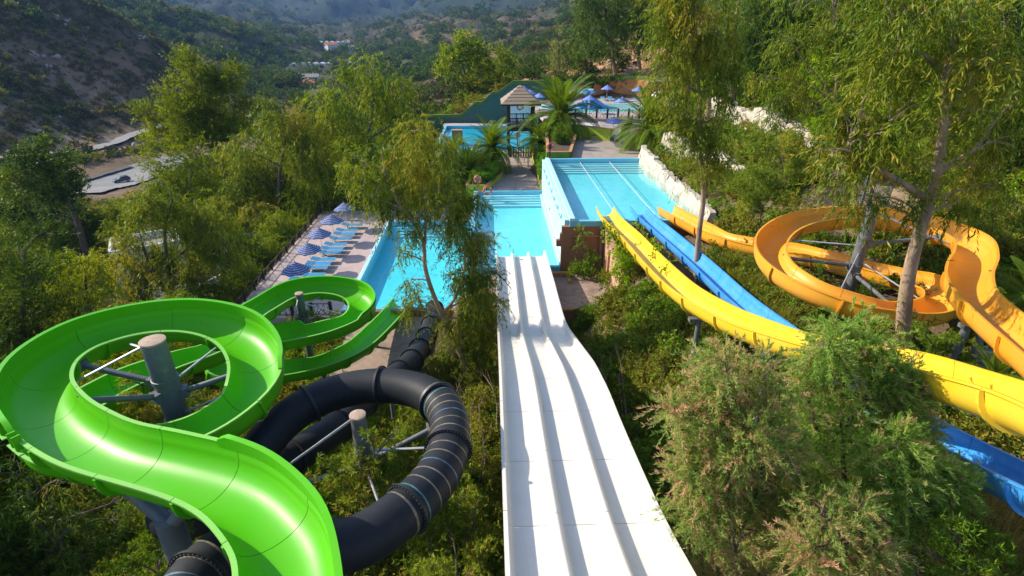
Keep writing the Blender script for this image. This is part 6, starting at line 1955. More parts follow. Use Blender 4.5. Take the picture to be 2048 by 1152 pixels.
pts += [(-19.4, 34.5, 0.42, 2), (-19.2, 37.0, 0.4, 0), (-19.5, 39.6, 0.46, 1), (-19.2, 42.0, 0.4, 2), (-19.4, 46.0, 0.5, 0), (-19.2, 48.5, 0.45, 1), (-19.6, 52.0, 0.5, 2), (-19.0, 55.5, 0.5, 0), (-17.5, 58.0, 0.5, 1), (-14.0, 58.5, 0.5, 2),
        (-24, 30, 0.6, 0), (-26, 34, 0.55, 2), (-33, 33, 0.7, 1), (-37, 36, 0.7, 0), (-40, 42, 0.7, 2), (-43, 50, 0.7, 0), (-30, 28, 0.6, 1), (-24, 26, 0.55, 2), (-19, 19, 0.5, 2), (-21, 16, 0.5, 0), (-50, 58, 0.6, 2), (-46, 64, 0.55, 0), (-54, 62, 0.5, 1), (-52, 74, 0.5, 2)]
far_left = [(-22.5, 11.5, 1.25, 1), (-25.5, 17.5, 1.2, 1), (-21.5, 6.0, 1.2, 1), (-29, 13, 1.3, 0), (-19.0, 1.5, 1.1, 1)]  # more of the wood out of view, added to shade the near left corner
pts = fit_left(pts, (8, 8, 6)) + far_left
spread(pl, pts, {0: 'yellow green tree on left slope', 1: 'dark bushy tree on left slope', 2: 'bright green bushy tree'}, 'trees on the left slope below the park')

# --- tamarisks in the right foreground
TB = M['bark']
tree('tamarisk_bush', 'feathery tamarisk with brown dry patches right beside the white slide', 'bush', [(1480, 1290), (1470, 1100), (1455, 960), (1450, 860)],
     [(1450, 726, 42), (1405, 780, 44), (1480, 790, 58), (1362, 832, 34), (1422, 868, 58), (1500, 868, 62), (1385, 940, 46), (1455, 958, 62), (1540, 950, 56), (1402, 1030, 48), (1480, 1060, 66), (1552, 1046, 54), (1395, 1110, 50), (1450, 1160, 60), (1540, 1150, 56), (1345, 815, 18), (1560, 800, 44), (1530, 750, 36), (1430, 830, 40), (1470, 910, 44), (1560, 890, 40), (1420, 990, 40), (1510, 1010, 44), (1590, 1000, 40)],
     'tam', LM['tam_dry'], 1.65, 0.95, bark=TB, seed=51, tight=1.05, Y=8.2, r0=0.07, stems=[[(1470, 1100), (1520, 960), (1540, 850)]], depth_f=0.8)
tree('tamarisk_bush', 'tallest feathery tamarisk hiding part of the yellow slide', 'bush', [(1690, 1180), (1690, 1000), (1685, 860), (1690, 700)],
     [(1690, 652, 44), (1642, 684, 34), (1742, 684, 36), (1682, 726, 50), (1622, 764, 46), (1722, 790, 54), (1786, 770, 36), (1602, 834, 48), (1682, 868, 60), (1762, 868, 52), (1822, 830, 28), (1700, 950, 56), (1620, 920, 46), (1660, 700, 34), (1800, 806, 44), (1776, 735, 34), (1838, 868, 36), (1700, 700, 40), (1640, 720, 34), (1762, 812, 46), (1800, 842, 44), (1772, 762, 36), (1740, 750, 34), (1815, 780, 30), (1730, 860, 40)],
     'tam', LM['tam'], 1.65, 0.95, bark=TB, seed=52, tight=1.05, Y=8.9, r0=0.07, stems=[[(1690, 1000), (1640, 880), (1610, 780)], [(1685, 860), (1740, 780), (1760, 700)]], depth_f=0.6)
tree('tamarisk_bush', 'low spreading tamarisk in front of the dark blue slide', 'bush', [(1840, 1240), (1830, 1100), (1820, 1000)],
     [(1822, 926, 44), (1876, 950, 40), (1782, 972, 52), (1850, 1000, 50), (1905, 985, 30), (1925, 960, 16), (1760, 1040, 40), (1880, 1040, 30), (1790, 880, 40), (1840, 900, 36), (1750, 900, 40)],
     'tam', LM['tam'], 1.65, 0.95, bark=TB, seed=53, tight=1.05, Y=7.7, r0=0.1, depth_f=0.6)
tree('tamarisk_bush', 'brownish dry tamarisk at the bottom edge between the others', 'bush', [(1680, 1300), (1680, 1160), (1680, 1090)],
     [(1680, 1056, 52), (1622, 1100, 46), (1742, 1090, 46), (1642, 1030, 36), (1690, 1140, 56), (1600, 1160, 44), (1770, 1150, 40), (1710, 1020, 30)],
     'tam', LM['tam_dry'], 1.65, 0.95, bark=TB, seed=54, tight=1.05, Y=6.6, r0=0.09, depth_f=0.6)

# --- shrubs one can tell apart
def on_ground(px, py, h):
    lo, hi = 3.0, 200.0
    for d in np.concatenate([np.arange(3, 40, 0.25), np.arange(40, 140, 1.0)]):
        q = at_r(px, py, float(d))
        if q.z < gz(q.x, q.y) + h: return q
    return at_r(px, py, 60.0)


def shrub(label, clumps, kind, mat, Y, cover=0.9, scale=1.0, seed=1, name='shrub', group=None, squash=0.8, h=None):
    if h is not None:
        new = []
        for q in clumps:
            g = on_ground(q[0], q[1], h)
            new.append((*q[:3], g.y - Y))
        clumps = new
    px = sum(q[0] for q in clumps) / len(clumps); py = max(q[1] + q[2] * 0.8 for q in clumps)
    return tree(name, label, 'shrub', [(px, py), (px, py - 20)], clumps, kind, mat, cover, scale, seed=seed, Y=Y, r0=0.06, r1=0.03, group=group, squash=squash)


shrub('leafy oleander growing inside the ring of the black tube', [(720, 925, 34), (670, 955, 40), (760, 950, 40), (715, 985, 48), (670, 1010, 36), (770, 1000, 36), (790, 900, 18), (740, 870, 16), (800, 860, 18), (640, 930, 20)], 'ole', LM['ole'], 10.6, 0.75, 0.85, 71, 'oleander')
shrub('leafy oleander between the black tube and the white slide at the bottom', [(920, 985, 34), (945, 1010, 30), (890, 1030, 48), (950, 1060, 44), (850, 1060, 44), (900, 1100, 52), (830, 1110, 44), (960, 1120, 44), (870, 1150, 50), (940, 1160, 40)], 'ole', LM['ole'], 8.5, 0.9, 0.8, 72, 'oleander', h=1.3)
shrub('olive green shrub strip along the left side of the white slide', [(958, 800, 36), (965, 850, 36), (970, 900, 34), (972, 950, 30), (935, 770, 32), (955, 740, 28), (970, 790, 20)], 'broad', LM['olive'], 13.2, 0.9, 0.55, 73, h=1.1)
shrub('low green bushes beside the black tube below the eucalyptus', [(830, 742, 30), (870, 735, 30), (905, 760, 30), (800, 750, 22), (860, 765, 26), (940, 740, 26)], 'ole', LM['ole'], 18.0, 0.9, 0.9, 74, h=0.8)
shrub('blue green bush at the back of the small terrace', [(1165, 535, 24), (1185, 530, 20), (1150, 545, 18), (1175, 515, 18), (1160, 490, 12), (1165, 465, 12)], 'broad', LM['broad'], 33.6, 0.85, 0.75, 75)
shrub('ivy hanging over the corner of the peach terrace wall', [(1212, 455, 12), (1225, 475, 16), (1238, 500, 22), (1252, 540, 28), (1250, 580, 30), (1270, 520, 22), (1275, 570, 30), (1262, 620, 30), (1240, 620, 22)], 'ivy', LM['bright'], 29.5, 0.95, 1.0, 76, 'ivy')
shrub('ivy creeping between the upper ends of the yellow and blue slides', [(1284, 462, 12, 3.5), (1300, 482, 14, 1.0), (1318, 506, 14, -1.5), (1335, 532, 14, -3.5), (1268, 448, 9, 5.0)], 'ivy', LM['bright'], 27.5, 0.9, 1.0, 81, 'ivy')
shrub('tangled green bushes under the yellow slide', [(1290, 590, 26), (1310, 620, 34), (1280, 650, 36), (1320, 660, 34), (1350, 630, 26), (1250, 670, 34), (1300, 700, 34), (1345, 690, 30)], 'broad', LM['broad'], 22, 0.85, 0.75, 77, h=0.9)
shrub('yellow green creeping bushes right of the white slide', [(1290, 750, 36), (1330, 730, 30), (1340, 780, 34), (1270, 720, 26), (1300, 790, 30)], 'broad', LM['olive'], 17, 0.9, 0.55, 78, h=0.8)
shrub('dark bushes along the right side of the white slide', [(1200, 700, 24), (1230, 740, 30), (1250, 800, 34), (1280, 850, 36), (1300, 910, 36), (1320, 970, 34), (1230, 690, 24)], 'broad', LM['broad'], 13.5, 0.85, 0.55, 79, h=0.8)
shrub('small leafy bushes at the front edge of the small terrace', [(1160, 630, 14), (1190, 625, 16), (1215, 635, 16), (1180, 655, 18), (1150, 650, 12)], 'broad', LM['broad'], 27.6, 0.8, 0.75, 80)
for i, (lab, cl, m_, Y_, sc) in enumerate([
    ('rounded grey green shrub above the orange loop, left of the picket fence', [(1480, 370, 28), (1510, 395, 30), (1550, 385, 34), (1520, 350, 30), (1580, 400, 28), (1490, 420, 22)], LM['ole'], 30, 0.95),
    ('big loose green shrub below the white rock wall', [(1520, 290, 34), (1570, 290, 38), (1600, 330, 40), (1540, 330, 36), (1630, 370, 30), (1580, 360, 34), (1510, 270, 22)], LM['ole'], 34, 1.1),
    ('sunlit rounded shrubs behind the orange loop at the right edge', [(1930, 425, 36), (1985, 415, 38), (2035, 440, 36), (1960, 460, 34), (2010, 480, 34), (2045, 500, 30), (1900, 400, 24)], LM['ole'], 22.5, 0.9),
    ('yellow green bushes beside the big eucalyptus trunk', [(1700, 290, 34), (1760, 290, 36), (1820, 300, 36), (1790, 330, 32), (1640, 260, 30)], LM['bright'], 33, 1.3),
    ('brownish low shrub between picket fence and orange loop', [(1620, 420, 20), (1660, 405, 20), (1590, 425, 16), (1690, 415, 14)], LM['olive'], 27.5, 0.8),
    ('dark shrubs under the entry of the orange slide', [(1860, 690, 26), (1900, 680, 24), (1880, 710, 24), (1840, 660, 16), (1930, 720, 22)], LM['broad'], 14.0, 0.6),
    ('leafy shrub under the exit of the orange slide', [(1440, 510, 18), (1470, 530, 22), (1500, 540, 22), (1430, 540, 20), (1530, 520, 18)], LM['broad'], 26.5, 0.8),
    ('dark undergrowth in the near right corner', [(1860, 1110, 50), (1930, 1120, 50), (1980, 1090, 44), (1830, 1150, 50), (2030, 1140, 50), (1900, 1060, 36)], LM['broad'], 6.6, 0.7),
    ('bushes inside the large orange loop', [(1640, 540, 14), (1760, 570, 18), (1790, 560, 16), (1730, 585, 14), (1840, 575, 12)], LM['broad'], 21.0, 0.8),
    ('creeper covered bushes round the small green loop post', [(590, 640, 16), (610, 625, 14), (640, 640, 18), (600, 650, 14), (670, 630, 12), (600, 610, 8)], LM['ole'], 26.2, 0.75),
    ('bushes below the large green loop', [(260, 800, 24), (300, 830, 30), (400, 790, 20), (420, 830, 20), (250, 760, 16), (370, 760, 14)], LM['ole'], 14.5, 0.7),
    ('dark undergrowth beneath the green slide entry', [(330, 1010, 34), (360, 1060, 30), (300, 1090, 34), (340, 1140, 34), (250, 1130, 36)], LM['broad'], 9.5, 0.6),
]):
    shrub(lab, cl, 'ole' if m_ is not LM['olive'] else 'broad', m_, Y_, 0.85, sc, 90 + i)


# --- clipped hedges
def hedge(label, p0, p1, width, z0, z1, mat, seed, name='hedge', scale=0.8):
    r = np.random.default_rng(seed)
    a, c = np.array(p0, float), np.array(p1, float)
    d = c - a
    L_ = np.linalg.norm(d)
    n = max(2, int(L_ / (width * 0.5)))
    cs, rs = [], []
    for k in range(n):
        q = a + d * (k + 0.5) / n
        h = z1 + r.normal(0, 0.1)
        for s in (-0.22, 0.22):
            off = np.array([-d[1], d[0]]) / L_ * width * s
            cs.append((q[0] + off[0], q[1] + off[1], (z0 + h) / 2)); rs.append((width * 0.42, width * 0.42, (h - z0) / 2))
    e = empty(name, ((a[0] + c[0]) / 2, (a[1] + c[1]) / 2, z0))
    tag(e, label, 'hedge')
    b = MB()
    for q in cs: b.tube([(q[0], q[1], z0 - 0.3), (q[0], q[1], q[2])], [0.05, 0.02], 5)
    B(b, 'stems', M['bark'], e)
    crown(e, cs, rs, 'ole', mat, 1.1, scale, seed, 'foliage')
    return e


hedge('grey green clipped hedge in the lime bed left of the path', (-1.5, 53.2), (0.3, 58.0), 1.7, 3.2, 4.7, LM['hedge'], 101)
hedge('tall clipped hedge between the path and the pale blue wall', (5.2, 53.3), (5.35, 61.5), 1.0, 3.3, 5.6, LM['hedge'], 102)
hedge('rounded dark green bush in the corner bed of the upper deck', (7.0, 56.8), (7.5, 58.8), 1.6, 6.3, 8.1, LM['broad'], 103, 'bush', 1.0)
hedge('low dark hedge along the top of the orange wall', (9.5, 99.5), (27, 99.8), 2.2, 7.0, 9.6, LM['pine_d'], 104, 'hedge', 2.0)

# --- palms
def frond_mesh(L, droop, seed):
    r = random.Random(seed)
    n = 24
    pts = []
    for k in range(n + 1):
        t = k / n
        pts.append(Vector((L * (t - 0.16 * droop * t * t * t), 0, L * (0.10 * t - droop * 0.55 * t * t))))
    vs, fs, tint = [], [], []
    def quad(a, b, c, d, tt):
        m = len(vs)
        vs.extend([a, b, c, d]); fs.append((m, m + 1, m + 2, m + 3)); tint.extend([tt] * 4)
    for k in range(n):
        a, b = pts[k], pts[k + 1]
        w0, w1 = 0.035 * (1 - k / n) + 0.006, 0.035 * (1 - (k + 1) / n) + 0.006
        quad(a + Vector((0, -w0, 0)), b + Vector((0, -w1, 0)), b + Vector((0, w1, 0)), a + Vector((0, w0, 0)), 0.75)
    for k in range(4, n * 3 + 1):
        t = k / (3 * n)
        i = min(n - 1, int(t * n))
        p = pts[i].lerp(pts[i + 1], t * n - i)
        tang = (pts[i + 1] - pts[i]).normalized()
        ll = L * 0.20 * (math.sin(PI * min(1, t * 0.95 + 0.06)) ** 0.7) * r.uniform(0.85, 1.1)
        for s in (-1, 1):
            d = (tang * 0.75 + Vector((0, s, 0)) * 0.75 + Vector((0, 0, 0.22))).normalized()
            d2 = (d + Vector((0, 0, -0.45))).normalized()
            m = p + d * ll * 0.5
            e = m + d2 * ll * 0.5
            w = tang * 0.0065
            quad(p - w * 0.6, m - w, e, m + w, min(1, max(0, r.gauss(0.5, 0.18))))
    me = bpy.data.meshes.new('frond')
    me.from_pydata([tuple(v) for v in vs], [], fs)
    a = me.attributes.new('tint', 'FLOAT', 'POINT')
    a.data.foreach_set('value', np.array(tint, np.float32))
    me.materials.append(LM['palm'])
    return me


FR = [frond_mesh(1.0, d, 200 + i) for i, d in enumerate((0.7, 1.15, 1.5, 1.0))]


def palm(label, px, py, Y, L, n, seed, trunk_r=0.28, el=(78, -18)):
    r = random.Random(seed)
    c = at_y(px, py, Y)
    g0 = gz(c.x, c.y)
    e = empty('palm_tree', (c.x, c.y, g0))
    tag(e, label, 'palm')
    b = MB()
    h = c.z - g0
    k = max(3, int(h / 0.25))
    pts, rs = [], []
    for i in range(k + 1):
        pts.append((0, 0, -0.3 + (h + 0.3) * i / k)); rs.append(trunk_r * (1.08 if i % 2 else 0.94) * (1 + 0.25 * (i / k) ** 3))
    b.tube(pts, rs, 12)
    b.build('trunk', pmat('fibrous_palm_trunk', (0.20, 0.11, 0.045), (0.11, 0.062, 0.03), 9, 0.9, 0.6, 20) if 'palm_bark' not in M else M['palm_bark'], e)
    for i in range(n):
        t = (i + 0.5) / n
        az = i * 2.39996 + r.uniform(-.15, .15)
        elev = math.radians(el[0] + (el[1] - el[0]) * t ** 0.9 + r.uniform(-6, 6))
        me = FR[0 if t < 0.3 else (3 if t < 0.5 else (1 if t < 0.8 else 2))]
        rot = Matrix.Rotation(az, 4, 'Z') @ Matrix.Rotation(-elev, 4, 'Y') @ Matrix.Rotation(r.uniform(-.35, .35), 4, 'X')
        o = put('frond', me, e)
        o.matrix_local = Matrix.Translation((0, 0, h - 0.05 * i / n * 4 + 0.1)) @ rot @ Matrix.Scale(L * r.uniform(0.85, 1.1), 4)
    return e


M['palm_bark'] = pmat('fibrous_palm_trunk', (0.20, 0.11, 0.045), (0.11, 0.062, 0.03), 9, 0.9, 0.6, 20)
palm('palm left of the pink path, in front of the gazebo pool', 985, 296, 60.5, 4.1, 60, 1)
palm('lower palm at the left end of the lime bed', 938, 345, 57.5, 3.9, 50, 2)
palm('largest palm, standing right in front of the white pool building', 1122, 232, 65.0, 5.6, 70, 3)
palm('palm between the gazebo and the green corner bed', 1082, 284, 62.0, 3.6, 52, 4)
palm('big palm by the rounded orange wall', 1305, 262, 57.0, 5.2, 70, 5)
palm('second palm right of the one by the rounded orange wall', 1345, 270, 56.0, 3.8, 40, 6)
palm('palm growing by the white rock wall above the orange slide exit', 1468, 405, 36.5, 3.0, 48, 7, 0.2)
palm('palm half cut by the right edge below the orange slide', 2068, 610, 16.5, 2.0, 36, 8, 0.16)
palm('small palm beneath the orange slide near the yellow one', 1985, 752, 13.0, 1.3, 26, 9, 0.1)
palm('bushy palm half hidden left of the far pool', 905, 315, 62, 3.4, 40, 10)


# --- tall grass and reeds
def blades(name, label, cat, base, n, L, spread_, mat, seed, w=0.02, droop=0.5, group=None):
    r = np.random.default_rng(seed)
    vs, q, tint = [], [], []
    seg = 5
    off = r.normal(0, spread_, (n, 2))
    az = r.uniform(0, 2 * PI, n)
    lean = r.uniform(0.1, 0.9, n)
    ln = r.uniform(0.6, 1.0, n) * L
    V = np.zeros((n, seg + 1, 2, 3))
    for s in range(seg + 1):
        t = s / seg
        hor = lean * t * ln * (0.35 + 0.65 * t)
        z = ln * t - droop * lean * ln * t * t * 0.7
        cx = off[:, 0] + np.cos(az) * hor; cy_ = off[:, 1] + np.sin(az) * hor
        ww = w * (1 - t * 0.9)
        for k, sg in enumerate((-1, 1)):
            V[:, s, k, 0] = cx - np.sin(az) * ww * sg; V[:, s, k, 1] = cy_ + np.cos(az) * ww * sg; V[:, s, k, 2] = z
    idx = np.arange(n * (seg + 1) * 2).reshape(n, seg + 1, 2)
    Q = np.stack([idx[:, :-1, 0], idx[:, :-1, 1], idx[:, 1:, 1], idx[:, 1:, 0]], -1).reshape(-1, 4)
    me = quad_mesh(name, V.reshape(-1, 3), Q, mat)
    a = me.attributes.new('tint', 'FLOAT', 'POINT')
    a.data.foreach_set('value', np.repeat(np.clip(r.normal(0.5, 0.22, n), 0, 1), (seg + 1) * 2).astype(np.float32))
    o = put(name, me, None, base)
    tag(o, label, cat, group)
    return o


gt = None
gpts = [(11.9, 24.5), (12.6, 22.8), (11.6, 22.2), (12.4, 20.6), (11.7, 19.4), (12.0, 26.2), (13.2, 25.6), (11.5, 17.6), (12.6, 17.4), (13.0, 27.0), (11.4, 20.8), (12.9, 24.0)]
for i, (x, y) in enumerate(gpts):
    if gt is None:
        gt = blades('grass_tuft', 'arching tuft of long green grass between the blue and orange slides', 'grass tuft', (x, y, gz(x, y) - 0.05), 260, 1.5, 0.28, LM['olive'], 5, 0.014)
        gt['group'] = 'long grass tufts between blue and orange slides'
    else:
        o = gt.copy(); C.objects.link(o)
        o.location = (x, y, gz(x, y) - 0.05); o.rotation_euler = (0, 0, i * 1.3); s = random.uniform(0.8, 1.15); o.scale = (s, s, s)
rt = None
for i, (px, py, Yq) in enumerate([(1960, 1040, 7.6), (2010, 1010, 7.8), (2040, 1060, 7.6), (1980, 1090, 7.2), (2030, 1120, 7.0), (2060, 980, 8.2), (1930, 1000, 8.0)]):
    p = at_y(px, py, Yq)
    if rt is None:
        rt = blades('reed_clump', 'clump of dry brown reeds under the blue slide in the near right corner', 'reeds', (p.x, p.y, p.z - 1.2), 240, 2.0, 0.3, LM['dry'], 6, 0.016, 0.9)
        rt['group'] = 'dry reeds in the near right corner'
    else:
        o = rt.copy(); C.objects.link(o)
        o.location = (p.x, p.y, p.z - 1.2); o.rotation_euler = (0, 0, i * 1.1)


# --- ground cover that nobody could count
def scatter(name, pts, scales, proto_me, seed, tilt=0.25):
    me = bpy.data.meshes.new(name)
    me.vertices.add(len(pts))
    me.vertices.foreach_set('co', np.asarray(pts, np.float32).ravel())
    r = np.random.default_rng(seed)
    rot = np.stack([r.normal(0, tilt, len(pts)), r.normal(0, tilt, len(pts)), r.uniform(0, 2 * PI, len(pts))], 1)
    a = me.attributes.new('rot', 'FLOAT_VECTOR', 'POINT'); a.data.foreach_set('vector', rot.astype(np.float32).ravel())
    a = me.attributes.new('size', 'FLOAT', 'POINT'); a.data.foreach_set('value', np.asarray(scales, np.float32))
    o = put(name, me)
    tag(o, kind='stuff')
    src = bpy.data.objects.new(name + '_leafage', proto_me)
    ng = bpy.data.node_groups.new(name, 'GeometryNodeTree')
    ng.interface.new_socket('Geometry', in_out='INPUT', socket_type='NodeSocketGeometry')
    ng.interface.new_socket('Geometry', in_out='OUTPUT', socket_type='NodeSocketGeometry')
    N, L = ng.nodes, ng.links
    gi, go = N.new('NodeGroupInput'), N.new('NodeGroupOutput')
    ip = N.new('GeometryNodeInstanceOnPoints')
    oi = N.new('GeometryNodeObjectInfo'); oi.inputs['Object'].default_value = src; oi.inputs['As Instance'].default_value = True
    ra = N.new('GeometryNodeInputNamedAttribute'); ra.data_type = 'FLOAT_VECTOR'; ra.inputs['Name'].default_value = 'rot'
    sa = N.new('GeometryNodeInputNamedAttribute'); sa.data_type = 'FLOAT'; sa.inputs['Name'].default_value = 'size'
    L.new(gi.outputs[0], ip.inputs['Points']); L.new(oi.outputs['Geometry'], ip.inputs['Instance'])
    L.new(ra.outputs['Attribute'], ip.inputs['Rotation']); L.new(sa.outputs['Attribute'], ip.inputs['Scale'])
    L.new(ip.outputs[0], go.inputs[0])
    md = o.modifiers.new('scatter', 'NODES'); md.node_group = ng
    return o


def clump_mesh(name, kind, mat, r0, cover, scale, seed, n=4):
    r = np.random.default_rng(seed)
    cs = [(r.normal(0, r0 * 0.5), r.normal(0, r0 * 0.5), r0 * r.uniform(0.3, 0.8)) for _ in range(n)]
    rs = [(r0 * 0.6, r0 * 0.6, r0 * 0.5)] * n
    O, D, L, T = leaf_arrays(cs, rs, kind, cover, scale, r)
    return leaf_mesh(name, O, D, L, T, LEAF_KINDS[kind]['W'], mat, r)


def blocked(x, y):
    """footprints of pools, decks and yards where nothing grows"""
    b = np.zeros(x.shape, bool)
    for x0, x1, y0, y1 in [(-18.2, -1.7, 32.6, 56.3), (-1.8, 14.9, 34, 52.4), (5, 19.2, 52, 72), (-0.5, 7.5, 29, 35), (-9.9, -2.2, 25.6, 34), (-0.8, 5.0, 51, 71), (6, 30, 74.5, 99.5), (-9.0, 9.2, 72, 97), (0.0, 3.7, 0, 36), (-40, -20, 40, 56), (1.8, 5.5, 66, 73)]:
        b |= (x > x0) & (x < x1) & (y > y0) & (y < y1)
    return b


r = np.random.default_rng(17)
N_ = 26000
rad = np.exp(r.uniform(math.log(3), math.log(125), N_)); th = np.radians(r.uniform(-50, 52, N_))
x, y = rad * np.sin(th), rad * np.cos(th)
k = ~blocked(x, y)
gq = at(1680, 470, 6.4)
gravel = (((x - gq.x) / 3.6) ** 2 + ((y - gq.y) / 3.0) ** 2) < 1
k &= ~gravel
k &= ~((np.degrees(th) > 2) & (np.degrees(th) < 17) & (rad > 101))
dens = 0.35 + 0.65 * (fbm(x, y, 6, 3, 0.6, 9) > -0.35)
k &= r.random(N_) < dens * np.clip(rad / 9, 0.35, 1)
x, y, rad = x[k], y[k], rad[k]
z = ground_z(x, y) - 0.05
k = np.ones(len(x), bool)
for RR in (GR, BR, YR, BLR, OR):
    for q in RR[::2]:
        k &= ~((np.hypot(x - q[0], y - q[1]) < 1.3) & (q[2] - 0.75 - z < 1.0))
x, y, rad, z = x[k], y[k], rad[k], z[k]
sel = r.integers(0, 5, len(x))
sel = np.where(fbm(x, y, 12, 2, 0.6, 11) > 0.25, np.where(r.random(len(x)) < 0.5, 1, sel), sel)
cov = [clump_mesh('u', 'broad', LM['broad'], 0.42, 0.55, 0.55, 301), clump_mesh('u', 'broad', LM['olive'], 0.40, 0.55, 0.5, 302), clump_mesh('u', 'ivy', LM['broad'], 0.5, 0.5, 1.0, 303), clump_mesh('u', 'broad', LM['dry'], 0.28, 0.3, 0.5, 304), clump_mesh('u', 'ole', LM['ole'], 0.5, 0.5, 0.9, 305)]
for i, nm in enumerate(['undergrowth', 'low_scrub', 'creeper_cover', 'leaf_litter', 'weeds']):
    q = sel == i
    scatter(nm, np.stack([x[q], y[q], z[q]], 1), r.uniform(0.6, 1.5, q.sum()) * np.clip(0.75 + rad[q] / 70, 0.75, 2.0) * (0.7 if i == 3 else 1), cov[i], 400 + i)

# pale rock outcrops on the bare hill across the road
def outcrop():
    b = MB()
    rq = random.Random(8)
    for k in range(5):
        c = Vector((rq.uniform(-1, 1), rq.uniform(-1, 1), rq.uniform(0, 0.4)))
        b.lathe([(0.0, 0.5), (0.42, 0.35), (0.6, 0.0), (0.5, -0.4)], c, 7, M=Matrix.Rotation(rq.uniform(-.5, .5), 4, 'X') @ Matrix.Scale(rq.uniform(0.5, 1.0), 4))
    return b.mesh('outcrop', pmat('pale_weathered_rock', (0.34, 0.31, 0.28), (0.24, 0.21, 0.185), 1, 0.9))
N_ = 2600
rad = r.uniform(228, 430, N_); th = np.radians(r.uniform(-50, -22, N_))
x, y = rad * np.sin(th), rad * np.cos(th)
k = fbm(x, y, 55, 3, 0.6, 21) > 0.62
x, y = x[k], y[k]
scatter('hill_rocks', np.stack([x, y, ground_z(x, y)], 1), np.exp(r.normal(-0.2, 0.5, len(x))), outcrop(), 460, 0.3)

N_ = 11000
rad = r.uniform(222, 440, N_); th = np.radians(r.uniform(-50, -20, N_))
x, y = rad * np.sin(th), rad * np.cos(th)
k = (r.random(N_) < np.clip(0.6 + 0.5 * fbm(x, y, 40, 3, 0.6, 23), 0.1, 1))
for a, c in zip(ROAD[:-1], ROAD[1:]):
    d = c - a
    t = np.clip(((x - a.x) * d.x + (y - a.y) * d.y) / (d.x ** 2 + d.y ** 2), 0, 1)
    k &= np.hypot(x - a.x - d.x * t, y - a.y - d.y * t) > 9
x, y = x[k], y[k]
scatter('hill_scrub', np.stack([x, y, ground_z(x, y) - 0.1], 1), np.exp(r.normal(-0.55, 0.4, len(x))), clump_mesh('m', 'broad', LM['scrub'], 1.0, 0.8, 2.2, 317, 3), 470, 0.1)

# maquis on the far slopes
N_ = 120000
rad = np.exp(r.uniform(math.log(112), math.log(3800), N_)); th = np.radians(r.uniform(-50, 50, N_))
x, y = rad * np.sin(th), rad * np.cos(th)
k = np.ones(N_, bool)
for line, wd in ((ROAD, 5.0), (CARP, 21.0)):
    for a, c in zip(line[:-1], line[1:]):
        d = c - a
        t = np.clip(((x - a.x) * d.x + (y - a.y) * d.y) / (d.x ** 2 + d.y ** 2), 0, 1)
        k &= np.hypot(x - a.x - d.x * t, y - a.y - d.y * t) > wd
for px, py, z_, s in [(620, 197, -30, 16), (612, 172, -30, 22), (640, 133, -30, 40), (230, 268, -24, 9)]:
    p_ = at(px, py, z_)
    k &= np.hypot(x - p_.x, y - p_.y) > s
az = np.degrees(th)
k &= ~((az > -0.5) & (az < 22) & (rad < 185) & (r.random(N_) < 0.9))
k &= ~((az > -41.5) & (az < -31.5) & (rad < 186))
k &= ~((az > -19.5) & (az < -15.0) & (rad > 480) & (rad < 640) & (r.random(N_) < 0.85))
dn = fbm(x, y, 90, 4, 0.6, 13)
k &= r.random(N_) < (np.clip(0.45 + 0.55 * dn, 0.06, 1) + 0.35 * ((rad > 470) & (rad < 850) & (az < -14))) * np.clip(1.15 - rad / 2200, 0.35, 1)
x, y, rad, dn = x[k], y[k], rad[k], dn[k]
z = ground_z(x, y)
sc = np.exp(r.normal(0.1, 0.45, len(x))) * np.clip(0.48 + rad / 950, 0.55, 3.6) * np.where(dn > 0.5, 1.4, 1.0)
mq = [clump_mesh('m', 'broad', LM['scrub'], 1.0, 0.8, 2.4, 311, 3), clump_mesh('m', 'broad', LM['olive'], 0.9, 0.7, 2.2, 312, 3), clump_mesh('m', 'broad', LM['pine_d'], 1.3, 0.8, 2.6, 313, 4)]
azk = np.degrees(np.arctan2(x, y))
wood = ((rad > 470) & (rad < 850) & (azk < -14)) | ((rad > 300) & (rad < 900) & (azk > -24) & (azk < -4))
bare = (azk < -21) & (rad > 218) & (rad < 480)
sel = np.where(r.random(len(x)) < np.where(bare, 0.4, 0.2), 1, np.where(dn + r.normal(0, 0.5, len(x)) + 0.9 * wood - 0.9 * bare > 0.5, 2, 0))
sc = sc * np.where(bare, 0.72, 1.0)
for i, nm in enumerate(['maquis', 'dry_maquis', 'woodland']):
    q = sel == i
    scatter(nm, np.stack([x[q], y[q], z[q] - 0.2], 1), sc[q], mq[i], 420 + i, 0.1)
